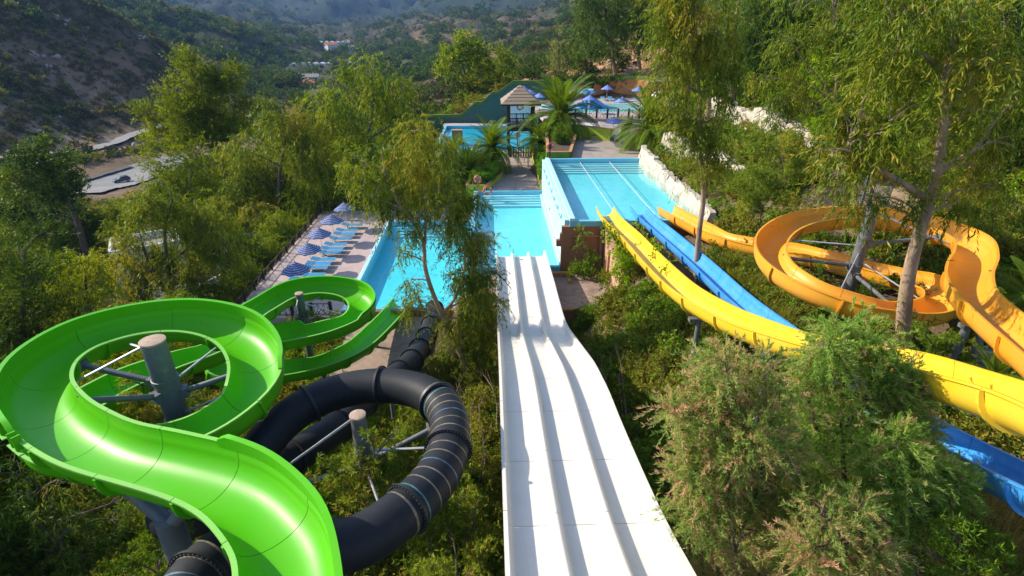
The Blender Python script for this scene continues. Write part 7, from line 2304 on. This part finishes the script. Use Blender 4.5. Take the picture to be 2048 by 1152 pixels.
# ------------------------------------------------------------------ umbrellas and loungers
def make_umbrella(mat, label, group, r=1.02, h=1.9, rise=0.60):
    e = empty('umbrella', (0, 0, 0))
    tag(e, label, 'umbrella', group)
    b = MB()
    vs, fs = [(0, 0, h + rise)], []
    for k in range(8):
        a = PI / 8 + k * PI / 4
        vs.append((r * math.cos(a), r * math.sin(a), h))
    for k in range(8):
        a = PI / 8 + k * PI / 4 + PI / 8
        vs.append((r * 0.93 * math.cos(a) * 0.97, r * 0.93 * math.sin(a) * 0.97, h + 0.035))
    for k in range(8):
        i, j, m = 1 + k, 1 + (k + 1) % 8, 9 + k
        fs += [(0, i, m), (0, m, j)]
    b.add(vs, fs)
    # short hanging edge
    n0 = len(b.v)
    ring = []
    for k in range(8): ring += [vs[1 + k], vs[9 + k]]
    b.add(ring + [(x * 1.005, y * 1.005, z - 0.09) for x, y, z in ring], [(k, (k + 1) % 16, 16 + (k + 1) % 16, 16 + k) for k in range(16)])
    b.build('canopy', mat, e)
    b = MB().tube([(0, 0, 0.0), (0, 0, h + rise + 0.06)], 0.022, 8)
    b.build('pole', M['white_metal'], e, smooth=60)
    MB().lathe([(0.0, 0.0), (0.24, 0.0), (0.24, 0.05), (0.05, 0.09), (0.05, 0.3), (0.0, 0.3)], seg=16).build('base', M['deck2'], e, smooth=40)
    for k in range(8):
        a = PI / 8 + k * PI / 4
        MB().tube([(0, 0, h + rise - 0.02), (r * 0.97 * math.cos(a), r * 0.97 * math.sin(a), h - 0.01)], 0.009, 4).build('rib', M['white_metal'], e)
    MB().lathe([(0.0, h + rise + 0.12), (0.035, h + rise + 0.08), (0.03, h + rise), (0.0, h + rise)], seg=10).build('finial', mat, e, smooth=60)
    return e


um = None
for i, (px, py, rz, sc, lab) in enumerate([(603, 592, 0.2, 1.1, 'blue striped umbrella nearest the green loop, over the first loungers'), (627, 543, 0.35, 1.03, 'second blue striped umbrella along the deck edge, counting from the green loop'),
                                  (647, 511, 0.1, 1.03, 'middle blue striped umbrella of the five along the deck edge'), (670, 485, 0.5, 1.08, 'blue striped umbrella before the last one along the shaded deck edge'), (696, 458, 0.0, 1.08, 'farthest blue striped umbrella, at the dark fence end of the deck')]):
    o = make_umbrella(M['umb_stripe'], lab, 'striped umbrellas along the sunbathing deck') if um is None else copy_tree(um)
    um = um or o
    p = at(px, py, 0)
    o.location = (p.x, p.y, 0.0); o.rotation_euler = (random.uniform(-.05, .05), random.uniform(-.05, .05), rz); o.scale = (sc * 0.92, sc * 0.92, sc * 0.97); o['label'] = lab
up = None
for i, (px, py, z, rz, base, lab) in enumerate([(1228, 234, 8.42, 0.1, 6.0, 'blue umbrella on the upper deck in front of the dark ramp railing'), (1215, 171, 8.42, 0.3, 6.0, 'faded blue umbrella on a tall pole in front of the orange wall'), (1277, 174, 8.42, 0.0, 6.0, 'blue umbrella beside the reed hut on the kids deck'),
                                          (1245, 195, 8.42, 0.5, 6.0, 'blue umbrella at the curved edge of the kids pool'), (1180, 191, 8.42, 0.2, 6.0, 'blue umbrella in front of the blue splash mound'), (1048, 172, 8.5, 0.2, 6.0, 'blue umbrella rising behind the gazebo roof, higher of a pair'),
                                          (1060, 180, 8.42, 0.6, 6.0, 'paler blue umbrella half hidden by the gazebo roof'), (1080, 186, 8.42, 0.0, 6.0, 'blue umbrella between gazebo roof and orange wall end'), (1122, 194, 8.42, 0.3, 6.0, 'blue umbrella behind the largest palm')]):
    p = at(px, py, z)
    if up is None:
        o = make_umbrella(M['umb_plain'], lab, 'blue umbrellas of the upper decks'); up = o
    else:
        o = copy_tree(up)
    o.location = (p.x, p.y, base); o.rotation_euler = (0, 0, rz); o['label'] = lab


def make_lounger(label, group):
    e = empty('sun_lounger', (0, 0, 0))
    tag(e, label, 'sun lounger', group)
    MB().add([(-0.95, -0.33, 0.36), (0.35, -0.33, 0.36), (0.35, 0.33, 0.36), (-0.95, 0.33, 0.36)] + [(-0.95, -0.33, 0.335), (0.35, -0.33, 0.335), (0.35, 0.33, 0.335), (-0.95, 0.33, 0.335)],
             [(0, 1, 2, 3), (7, 6, 5, 4), (0, 4, 5, 1), (1, 5, 6, 2), (2, 6, 7, 3), (3, 7, 4, 0)]).build('seat', M['lounger'], e)
    o = MB().box((0.30, 0, 0), (0.62, 0.66, 0.025)).build('backrest', M['lounger'], e)
    o.location = (0.36, 0, 0.36); o.rotation_euler = (0, -0.22, 0)
    for s in (-1, 1):
        MB().tube([(-0.97, 0.345 * s, 0.34), (0.97, 0.345 * s, 0.34)], 0.02, 6).build('side_rail', M['white_metal'], e)
        for x in (-0.7, 0.7):
            MB().tube([(x - 0.12, 0.34 * s, 0.0), (x, 0.345 * s, 0.33)], 0.018, 6).build('leg', M['white_metal'], e)
    return e


lo = None
LP = [(606, 558), (624, 549), (632, 534), (638, 526.5), (647, 518), (660, 504), (665, 496.5), (672, 488), (682, 476.5), (689, 467), (694, 460), (705, 449)]
names = ['tucked right under the rim of the green loop', 'with its head under the nearest striped umbrella', 'sunlit, beside the second umbrella pole', 'sunlit, just past the second umbrella pole', 'sunlit, last before the tree shade begins', 'half in shade at the middle umbrella pole', 'in shade just past the middle umbrella',
         'in shade halfway along the row', 'in shade by the fourth umbrella pole', 'in shade just beyond the fourth umbrella', 'in shade, last but one before the dark fence', 'last of the row, right before the dark fence']
for i, (px, py) in enumerate(LP):
    p = at(px, py, 0.36)
    lab = 'blue sun lounger ' + names[i]
    o = make_lounger(lab, 'blue loungers along the sunbathing deck') if lo is None else copy_tree(lo)
    lo = lo or o
    o.location = (p.x, p.y, 0.0); o.rotation_euler = (0, 0, PI + random.uniform(-.04, .04)); o['label'] = lab
for i, (px, py, rz, lab) in enumerate([(1208, 196, 1.7, 'blue lounger left of the umbrella pole at the orange wall'), (1220, 196, 1.4, 'blue lounger right of the umbrella pole at the orange wall'), (1231, 199, 1.2, 'blue lounger in the shade between two far umbrellas'), (1262, 198, 0.4, 'bright blue lounger with raised back right of the pool edge umbrella'),
                                (1281, 202, 0.35, 'blue lounger under the umbrella beside the reed hut'), (1290, 203, 0.3, 'blue lounger nearest the reed hut'), (1136, 199, 1.5, 'blue lounger behind the largest palm fronds'), (1112, 200, 1.5, 'blue lounger left of the largest palm')]):
    p = at(px, py, 6.36)
    o = copy_tree(lo); o.location = (p.x, p.y, 6.0); o.rotation_euler = (0, 0, rz); o['label'] = lab; o['group'] = 'blue loungers on the kids deck'

# ------------------------------------------------------------------ lifebuoys
def torus(R, r, a0=0.0, a1=2 * PI, n=28, seg=10):
    full = a1 - a0 > 6.28
    pts = [(R * math.cos(a0 + (a1 - a0) * k / n), R * math.sin(a0 + (a1 - a0) * k / n), 0) for k in range(n + (0 if full else 1))]
    return MB().tube(pts, r, seg, caps=not full, closed=full)


def lifebuoy(label, c, face, R=0.32):
    e = empty('lifebuoy', c)
    tag(e, label, 'lifebuoy', 'lifebuoys round the pools')
    q = Vector(face).normalized().to_track_quat('Z', 'Y')
    e.rotation_mode = 'QUATERNION'; e.rotation_quaternion = q
    torus(R, 0.085).build('ring', M['life_red'], e, smooth=60)
    for k in range(4):
        torus(R, 0.088, k * PI / 2 + 0.5, k * PI / 2 + 0.75, 5).build('white_band', M['white_metal'], e, smooth=60)
    return e


def buoy_post(label, x, y, z0, h, col):
    e = empty('lifebuoy_post', (x, y, z0))
    tag(e, label, 'post')
    B(MB().box((x, y, z0 + h / 2), (0.12, 0.12, h)), 'post', col, e)
    B(MB().box((x, y - 0.09, z0 + h - 0.32), (0.3, 0.06, 0.5)), 'backboard', col, e)
    return e


p = at(975, 381, 3.35); lifebuoy('orange lifebuoy standing on the corner of the middle pool', p, (0.1, -1, 0.5), 0.36)
e = empty('reach_pole', tuple(at(950, 384, 3.3))); tag(e, 'orange rescue pole lying beside the lifebuoy on the pool corner', 'pole')
B(MB().tube([at(948, 386, 3.3), at(970, 380, 3.32)], 0.05, 8), 'pole', M['life_red'], e, smooth=60)
p = at(955, 358, 4.55); buoy_post('small dark post with lifebuoy in the left lime bed', p.x, p.y + 0.12, 3.4, 1.5, M['terracotta']); lifebuoy('faded red lifebuoy on a post in the lime bed left of the path', p, (0.2, -1, 0.3), 0.28)
p = at(1100, 294, 7.35); buoy_post('dark post with lifebuoy in the green corner bed', p.x, p.y + 0.14, 6.3, 1.45, M['dark_wood']); lifebuoy('red lifebuoy on a dark post in the green corner bed', p, (0.1, -1, 0.3), 0.3)
p = Vector((3.4, 67.75, 8.75)); lifebuoy('orange lifebuoy hung under the gazebo roof', p, (0, -1, 0.2), 0.34)
p = at(1035, 270, 4.2); buoy_post('dark post with lifebuoy under the gazebo platform', p.x, p.y + 0.14, 2.6, 2.0, M['dark_wood']); lifebuoy('red lifebuoy below the gazebo platform near the far pool', p, (0, -1, 0.3), 0.32)
e = empty('folded_umbrella', tuple(at(1036, 285, 3.6))); tag(e, 'orange marker post beside the gate under the gazebo', 'post')
q = at(1038, 290, 3.5)
B(MB().tube([(q.x, q.y, 2.8), (q.x, q.y, 4.3)], 0.06, 8), 'post', M['orange_wall'], e, smooth=60)

# ------------------------------------------------------------------ splash features of the kids' pool
k0 = at_y(1173, 182, 87.0)
e = empty('splash_fountain', (k0.x, k0.y, 6))
tag(e, 'blue and white scalloped umbrella fountain with knobs above the blue splash mound', 'fountain')
bw = (pmat('fountain_blue', (0.03, 0.22, 0.50), (0.04, 0.26, 0.55), 4, 0.35), M['white_metal'])
for k in range(10):
    a0, a1 = 2 * PI * k / 10, 2 * PI * (k + 1) / 10
    vs, fs = [], []
    for i in range(6):
        t = i / 5
        rr = 1.35 * math.sin(t * PI / 2 * 1.02)
        z = k0.z + 0.35 - 0.62 * t ** 2.2
        for j in range(5):
            s = j / 4
            a = a0 + (a1 - a0) * s
            bul = 0.10 * math.sin(PI * s) * t
            vs.append((k0.x + (rr + bul * 0.6) * math.cos(a), k0.y + (rr + bul * 0.6) * math.sin(a), z + bul - (0.16 * (1 - math.sin(PI * s)) if i == 5 else 0)))
    for i in range(5):
        for j in range(4):
            m = i * 5 + j
            fs.append((m, m + 1, m + 6, m + 5))
    B(MB().add(vs, fs), 'petal', bw[0] if k % 2 else pmat('fountain_pale', (0.35, 0.62, 0.75), rough=0.35), e, smooth=60)
    B(MB().lathe([(0.0, 0.13), (0.10, 0.08), (0.12, 0.0), (0.0, -0.05)], (k0.x + 1.0 * math.cos(a0), k0.y + 1.0 * math.sin(a0), k0.z + 0.2), 8), 'knob', M['white_metal'], e, smooth=60)
B(MB().lathe([(0.16, 6.0), (0.16, k0.z + 0.2)], (k0.x, k0.y, 0), 12), 'column', bw[0], e, smooth=60)
m0 = at(1180, 210, 6.4)
e = empty('splash_mound', (m0.x, m0.y, 6))
tag(e, 'bright blue rocky splash mound with a small slide in the kids pool', 'water feature')
vs, fs = [], []
n = 22
for i in range(8):
    t = i / 7
    for k in range(n):
        a = 2 * PI * k / n
        nz = mnoise.noise(Vector((math.cos(a) * 3, math.sin(a) * 3, t * 6))) * 0.75
        rr = (1.75 * (1 - t) ** 0.6 + 0.15) * (1 + nz * 0.6)
        vs.append((m0.x + rr * math.cos(a) * 1.15, m0.y + rr * math.sin(a) * 0.8, 5.95 + 1.5 * t + nz * 0.4))
for i in range(7):
    for k in range(n): fs.append((i * n + k, i * n + (k + 1) % n, (i + 1) * n + (k + 1) % n, (i + 1) * n + k))
fs.append(tuple(7 * n + k for k in range(n)))
B(MB().add(vs, fs), 'mound', pmat('dark_blue_splash_rock', (0.015, 0.11, 0.28), (0.02, 0.16, 0.36), 5, 0.5), e, smooth=20)
B(MB().tube([(m0.x + 0.3, m0.y - 0.4, 7.3), (m0.x + 1.2, m0.y - 0.7, 6.8), (m0.x + 2.0, m0.y - 0.9, 6.25), (m0.x + 2.6, m0.y - 1.0, 6.1)], 0.3, 10), 'chute', M['blue_gel'], e, smooth=60)
mu = at(1321, 187, 8.6)
e = empty('mushroom_fountain', (mu.x, mu.y, 6))
tag(e, 'white mushroom fountain with red stem and spotted cap', 'fountain')
B(MB().lathe([(0.0, 0.62), (0.5, 0.55), (0.95, 0.32), (1.22, 0.0), (1.2, -0.1), (0.9, -0.06), (0.0, 0.0)], (mu.x, mu.y, mu.z - 0.25), 28), 'cap', M['white_metal'], e, smooth=60)
B(MB().lathe([(0.2, 6.0), (0.15, mu.z - 0.25)], (mu.x, mu.y, 0), 14), 'stem', M['life_red'], e, smooth=60)
for a, rr in ((-1.3, 0.75), (-0.6, 0.95), (-2.2, 0.9), (-1.7, 0.4), (0.3, 0.8)):
    z = mu.z - 0.25 + 0.62 * math.sqrt(max(0, 1 - (rr / 1.25) ** 2))
    B(MB().lathe([(0.0, 0.05), (0.10, 0.03), (0.12, -0.05)], (mu.x + rr * math.cos(a), mu.y + rr * math.sin(a), z), 10), 'spot', M['terracotta'], e, smooth=60)

# ------------------------------------------------------------------ goats on the rocky slope
GM = pmat('black_goat_hair', (0.018, 0.014, 0.012), (0.03, 0.024, 0.02), 9, 0.9)
def goat(label, px, py, d, rz, down=0.0):
    p = at_r(px, py, d)
    e = empty('goat', (p.x, p.y, gz(p.x, p.y)), rz)
    tag(e, label, 'goat', 'black goats on the slope')
    me = bpy.data.meshes.new('body')
    V = [(-0.42, 0, 0.62), (0.0, 0, 0.60), (0.38, 0, 0.66), (0.55, 0, 0.84 - 0.35 * down), (0.68, 0, 1.0 - 0.7 * down), (0.86, 0, 0.92 - 0.75 * down),
         (-0.40, 0.13, 0.42), (-0.45, 0.14, 0.25), (-0.42, 0.14, 0.0), (-0.40, -0.13, 0.42), (-0.45, -0.14, 0.25), (-0.42, -0.14, 0.0),
         (0.36, 0.12, 0.40), (0.37, 0.12, 0.22), (0.36, 0.12, 0.0), (0.36, -0.12, 0.40), (0.37, -0.12, 0.22), (0.36, -0.12, 0.0), (-0.56, 0, 0.68), (-0.60, 0, 0.54)]
    E = [(0, 1), (1, 2), (2, 3), (3, 4), (4, 5), (0, 6), (6, 7), (7, 8), (0, 9), (9, 10), (10, 11), (2, 12), (12, 13), (13, 14), (2, 15), (15, 16), (16, 17), (0, 18), (18, 19)]
    me.from_pydata(V, E, [])
    o = put('body', me, e)
    sk = o.modifiers.new('skin', 'SKIN')
    rr = [0.19, 0.22, 0.19, 0.11, 0.10, 0.055, 0.10, 0.045, 0.035, 0.10, 0.045, 0.035, 0.075, 0.042, 0.035, 0.075, 0.042, 0.035, 0.05, 0.03]
    for v, q in zip(me.skin_vertices[0].data, rr): v.radius = (q, q)
    me.skin_vertices[0].data[1].use_root = True
    o.modifiers.new('sub', 'SUBSURF').levels = 1
    me.materials.append(GM)
    for s in (-1, 1):
        MB().tube([(0.66, 0.05 * s, 1.07 - 0.7 * down), (0.58, 0.09 * s, 1.2 - 0.7 * down), (0.46, 0.14 * s, 1.24 - 0.7 * down)], [0.025, 0.018, 0.006], 5).build('horn', GM, e)
        MB().tube([(0.64, 0.07 * s, 1.0 - 0.7 * down), (0.62, 0.2 * s, 0.95 - 0.7 * down)], [0.035, 0.01], 5).build('ear', GM, e)


goat('black goat standing on the rocky slope left of the curved trunk', 1245, 154, 116, 3.0)
goat('black goat beside the foot of the curved eucalyptus trunk', 1268, 154, 116, 0.2, 0.5)
goat('black goat right of the curved eucalyptus trunk', 1292, 151, 116, 0.4, 0.2)
goat('black goat farthest right on the rocky slope', 1312, 149, 115, 2.6, 0.6)

# ------------------------------------------------------------------ rocks on the orange slope
def rock_mesh(seed):
    bm = bmesh.new()
    bmesh.ops.create_icosphere(bm, subdivisions=2, radius=1.0)
    o = Vector((seed * 3.7, seed * 1.3, 0))
    for v in bm.verts:
        n = mnoise.noise(v.co * 1.1 + o) * 0.45 + mnoise.noise(v.co * 2.6 + o) * 0.2
        v.co *= 1 + n
        v.co.z *= 0.65
    me = bpy.data.meshes.new('rock')
    bm.to_mesh(me); bm.free()
    me.materials.append(M['rock'])
    return me
rms = [rock_mesh(i) for i in range(4)]
rr_ = random.Random(31)
for k in range(46):
    px, py = rr_.uniform(1150, 1345), rr_.uniform(100, 158)
    p = at_r(px, py, 100)
    d = None
    for dd in np.arange(103, 185, 1.5):
        q = at_r(px, py, float(dd))
        if q.z < gz(q.x, q.y): d = dd; p = q; break
    if d is None: continue
    s = rr_.uniform(0.25, 0.9) * (1.3 if rr_.random() < 0.2 else 1)
    o = put('rock', rms[k % 4], None, (p.x, p.y, gz(p.x, p.y) - 0.1 * s), (rr_.uniform(-.3, .3), rr_.uniform(-.3, .3), rr_.uniform(0, 6)), (s * rr_.uniform(0.8, 1.6), s, s))
    tag(o, 'tan rock among those strewn over the orange slope behind the orange wall', 'rock', 'rocks strewn over the orange slope')

# ------------------------------------------------------------------ white flat roofed house on the left slope
def flat_house(label, blocks, windows=()):
    b0 = blocks[0]
    e = empty('flat_roofed_house', (b0[0], b0[1], b0[4]))
    tag(e, label, 'house')
    for (x, y, sx, sy, z0, z1, rz) in blocks:
        m = Matrix.Translation((x, y, 0)) @ Matrix.Rotation(rz, 4, 'Z')
        t = 0.22
        for (cx, cy_, w, d) in ((0, -sy / 2, sx, t), (0, sy / 2, sx, t), (-sx / 2, 0, t, sy - t), (sx / 2, 0, t, sy - t)):
            c = m @ Vector((cx, cy_, (z0 + z1) / 2))
            B(MB().box(c, (w, d, z1 - z0), rz), 'wall', M['white_wall'], e)
        c = m @ Vector((0, 0, z1 - 0.75))
        B(MB().box(c, (sx - t * 1.1, sy - t * 1.1, 0.2), rz), 'roof', M['roof_screed'], e)
        for k in range(max(1, int(sx / 3.2))):
            c = m @ Vector((-sx / 2 + 1.6 + k * 3.0, -sy / 2 - t / 2 - 0.01, z1 - 2.3))
            o = B(MB().box(c, (1.0, 0.06, 1.1), rz), 'window', M['glass_dark'], e)
        c = m @ Vector((-sx / 2 - 0.15, 0, z1 - 2.2))
        B(MB().box(c, (0.06, 0.9, 1.0), rz), 'window', M['glass_dark'], e)
    return e


c1 = at(217, 505, -2.0)
dx, dy = math.cos(0.52), math.sin(0.52)
def hb(ox, oy): return c1.x + ox * dx - oy * dy, c1.y + ox * dy + oy * dx
x, y = hb(4.2, 2.2); x2, y2 = hb(13.5, 1.0); x3, y3 = hb(9.0, -5.0)
flat_house('white flat roofed house with parapets, half hidden behind eucalyptus trees', [(x - 1.2, y - 0.4, 5.8, 4.4, -7.5, -2.0, 0.52), (x2, y2, 9.5, 5.0, -7.5, -3.6, 0.52)])
q = at(500, 595, -3.6)
flat_house('white parapet terrace block just left of the green loops', [(q.x - 2.6, q.y + 1.0, 5.2, 6.5, -6.5, -3.2, -0.35)])
q = at(315, 606, -3.6)
flat_house('low white block showing just above the big green loop', [(q.x, q.y + 1.6, 4.6, 3.4, -6.5, -3.6, 0.3)])

# ------------------------------------------------------------------ valley houses and greenhouses
def tiled_house(label, px, py, d, w, dp, h, rz, z_off=0.0, tiles=True, drop=2.0):
    p = at_r(px, py, d)
    z0 = gz(p.x, p.y) + z_off
    e = empty('tiled_house', (p.x, p.y, z0), rz)
    tag(e, label, 'house')
    t = 0.3
    MB().box((0, 0, h / 2 - drop / 2), (w, dp, h + drop)).build('wall', M['white_wall'], e)
    ov = 0.5
    MB().add([(-w / 2 - ov, -dp / 2 - ov, h), (w / 2 + ov, -dp / 2 - ov, h), (w / 2 + ov, 0, h + dp * 0.24), (-w / 2 - ov, 0, h + dp * 0.24), (w / 2 + ov, dp / 2 + ov, h), (-w / 2 - ov, dp / 2 + ov, h),
              (-w / 2 - ov, -dp / 2 - ov, h - 0.2), (w / 2 + ov, -dp / 2 - ov, h - 0.2), (w / 2 + ov, dp / 2 + ov, h - 0.2), (-w / 2 - ov, dp / 2 + ov, h - 0.2)],
             [(0, 1, 2, 3), (3, 2, 4, 5), (0, 6, 7, 1), (4, 8, 9, 5), (1, 7, 8, 4, 2), (0, 3, 5, 9, 6), (6, 9, 8, 7)]).build('roof', M['tile_red'] if tiles else M['roof_screed'], e)
    for k in range(max(2, int(w / 3))):
        x = -w / 2 + (k + 0.5) * w / max(2, int(w / 3))
        MB().box((x, -dp / 2 - 0.04, h * 0.58), (1.2, 0.08, 1.4)).build('window', M['glass_dark'], e)
    MB().box((w / 2 + 0.04, 0, h * 0.58), (0.08, 1.2, 1.4)).build('window', M['glass_dark'], e)
    MB().box((w * 0.25, dp * 0.2, h + dp * 0.22), (0.7, 0.7, 1.6)).build('chimney', M['white_wall'], e)
    return e


tiled_house('white house with red tiled roof and long terrace in the valley', 612, 170, 430, 10, 8, 4.2, 0.5)
p = at_r(606, 174, 426); w = empty('terrace_wall', (p.x, p.y, gz(p.x, p.y))); tag(w, 'white terrace wall in front of the red roofed valley house', 'wall')
B(MB().box((p.x, p.y, gz(p.x, p.y) + 0.8), (17, 0.5, 2.2), 0.35), 'wall_face', M['white_wall'], w)
tiled_house('grey roofed shed behind the red roofed valley house', 616, 158, 470, 16, 9, 3.4, 0.2, tiles=False)
tiled_house('reddish house among trees farther up the valley', 663, 97, 790, 14, 11, 9, 0.7)
tiled_house('small white house right of the reddish valley house', 705, 101, 800, 8, 10, 7, 0.2, tiles=False)
tiled_house('small white building in the middle valley behind the eucalyptus crowns', 778, 124, 560, 7, 6, 4, 0.3)
tiled_house('white house glimpsed right of the tall cypress', 517, 204, 255, 9, 6, 3.6, -0.5, tiles=False)
def greenhouse(label, px, py, d, n, w, L_, h, rz):
    p = at_r(px, py, d)
    z0 = gz(p.x, p.y)
    e = empty('greenhouse', (p.x, p.y, z0), rz)
    tag(e, label, 'greenhouse')
    for k in range(n):
        prof = [(-w / 2 + w * i / 8, h * 0.55 + h * 0.45 * math.sin(PI * i / 8)) for i in range(9)]
        prof = [(-w / 2, -2.0)] + prof + [(w / 2, -2.0)]
        vs = [(x + (k - (n - 1) / 2) * w, -L_ / 2, z) for x, z in prof] + [(x + (k - (n - 1) / 2) * w, L_ / 2, z) for x, z in prof]
        m = len(prof)
        fs = [(i, i + 1, m + i + 1, m + i) for i in range(m - 1)] + [tuple(range(m - 1, -1, -1)), tuple(range(m, 2 * m))]
        MB().add(vs, fs).build('bay', M['water_white'], e, smooth=40)


greenhouse('long row of white greenhouses in the middle valley', 652, 136, 600, 10, 6.5, 16, 3.2, 0.12)
greenhouse('white greenhouses farther up beside the reddish house', 652, 88, 880, 9, 7.5, 16, 3.5, 0.1)
greenhouse('small white greenhouse row high on the bluish slope', 608, 50, 1420, 6, 7, 30, 4, 0.2)

# ------------------------------------------------------------------ car in the car park
def hatchback():
    p = at_r(245, 367, 176)
    z0 = gz(p.x, p.y) + 0.52
    e = empty('parked_car', (p.x, p.y, z0), 0.95)
    tag(e, 'small dark green blue hatchback parked alone on the valley car park', 'car')
    paint = pmat('dark_teal_car_paint', (0.012, 0.035, 0.045), (0.015, 0.04, 0.05), 3, 0.22, coat=0.6)
    prof = [(-2.0, 0.35), (-2.02, 0.72), (-1.55, 0.86), (-0.95, 0.94), (-0.9, 0.94), (1.75, 0.96), (1.98, 0.9), (2.02, 0.45), (1.9, 0.28), (-1.9, 0.26)]
    def loft(prof, hw0, hw1, zt):
        n = len(prof)
        vs = [(x, -hw0 if z < zt else -hw1, z) for x, z in prof] + [(x, hw0 if z < zt else hw1, z) for x, z in prof]
        return MB().add(vs, [tuple(range(n)), tuple(range(2 * n - 1, n - 1, -1))] + [(i, n + i, n + (i + 1) % n, (i + 1) % n) for i in range(n)])
    loft(prof, 0.82, 0.80, 0.8).build('body', paint, e, bevel=0.08)
    cab = [(-0.95, 0.93), (-0.25, 1.40), (0.9, 1.46), (1.55, 1.36), (1.95, 0.95)]
    loft(cab, 0.76, 0.60, 1.2).build('cabin', M['glass_dark'], e, bevel=0.05)
    roof = [(-0.30, 1.38), (-0.22, 1.43), (0.9, 1.49), (1.56, 1.39), (1.5, 1.36), (0.9, 1.44)]
    loft(roof, 0.62, 0.62, 9).build('roof', paint, e)
    for x in (-1.28, 1.28):
        for s in (-1, 1):
            w_ = put('wheel', MB().lathe([(0.0, -0.1), (0.31, -0.1), (0.33, -0.06), (0.33, 0.06), (0.31, 0.1), (0.0, 0.1)], seg=18, M=Matrix.Rotation(PI / 2, 4, 'X')).mesh('wheel', M['black_rib']), e, (x, s * 0.78, 0.33))
            put('hubcap', MB().lathe([(0.0, 0.0), (0.2, 0.0), (0.2, 0.02), (0.0, 0.03)], seg=12, M=Matrix.Rotation(-s * PI / 2, 4, 'X')).mesh('hubcap', M['rod']), w_, (0, s * 0.1, 0))
    for s in (-1, 1):
        MB().box((-1.95, s * 0.58, 0.70), (0.12, 0.3, 0.14)).build('headlight', M['white_metal'], e, bevel=0.03)
        MB().box((2.0, s * 0.62, 0.82), (0.06, 0.2, 0.2)).build('tail_light', M['life_red'], e)
        MB().box((-0.75, s * 0.88, 1.0), (0.14, 0.16, 0.12)).build('mirror', paint, e, bevel=0.03)
hatchback()
# ------------------------------------------------------------------ the hazy air of the valley
b = MB().box((-300, 2850, 430), (7000, 6600, 1300))
o = b.build('haze', None)
tag(o, kind='stuff')
m = bpy.data.materials.new('valley_haze')
m.use_nodes = True
nt = m.node_tree
nt.nodes.remove(nt.nodes['Principled BSDF'])
pv = nt.nodes.new('ShaderNodeVolumePrincipled')
pv.inputs['Color'].default_value = (0.20, 0.38, 0.80, 1)
pv.inputs['Density'].default_value = 0.000125
pv.inputs['Anisotropy'].default_value = 0.2
nt.links.new(pv.outputs[0], nt.nodes['Material Output'].inputs['Volume'])
o.data.materials.append(m)
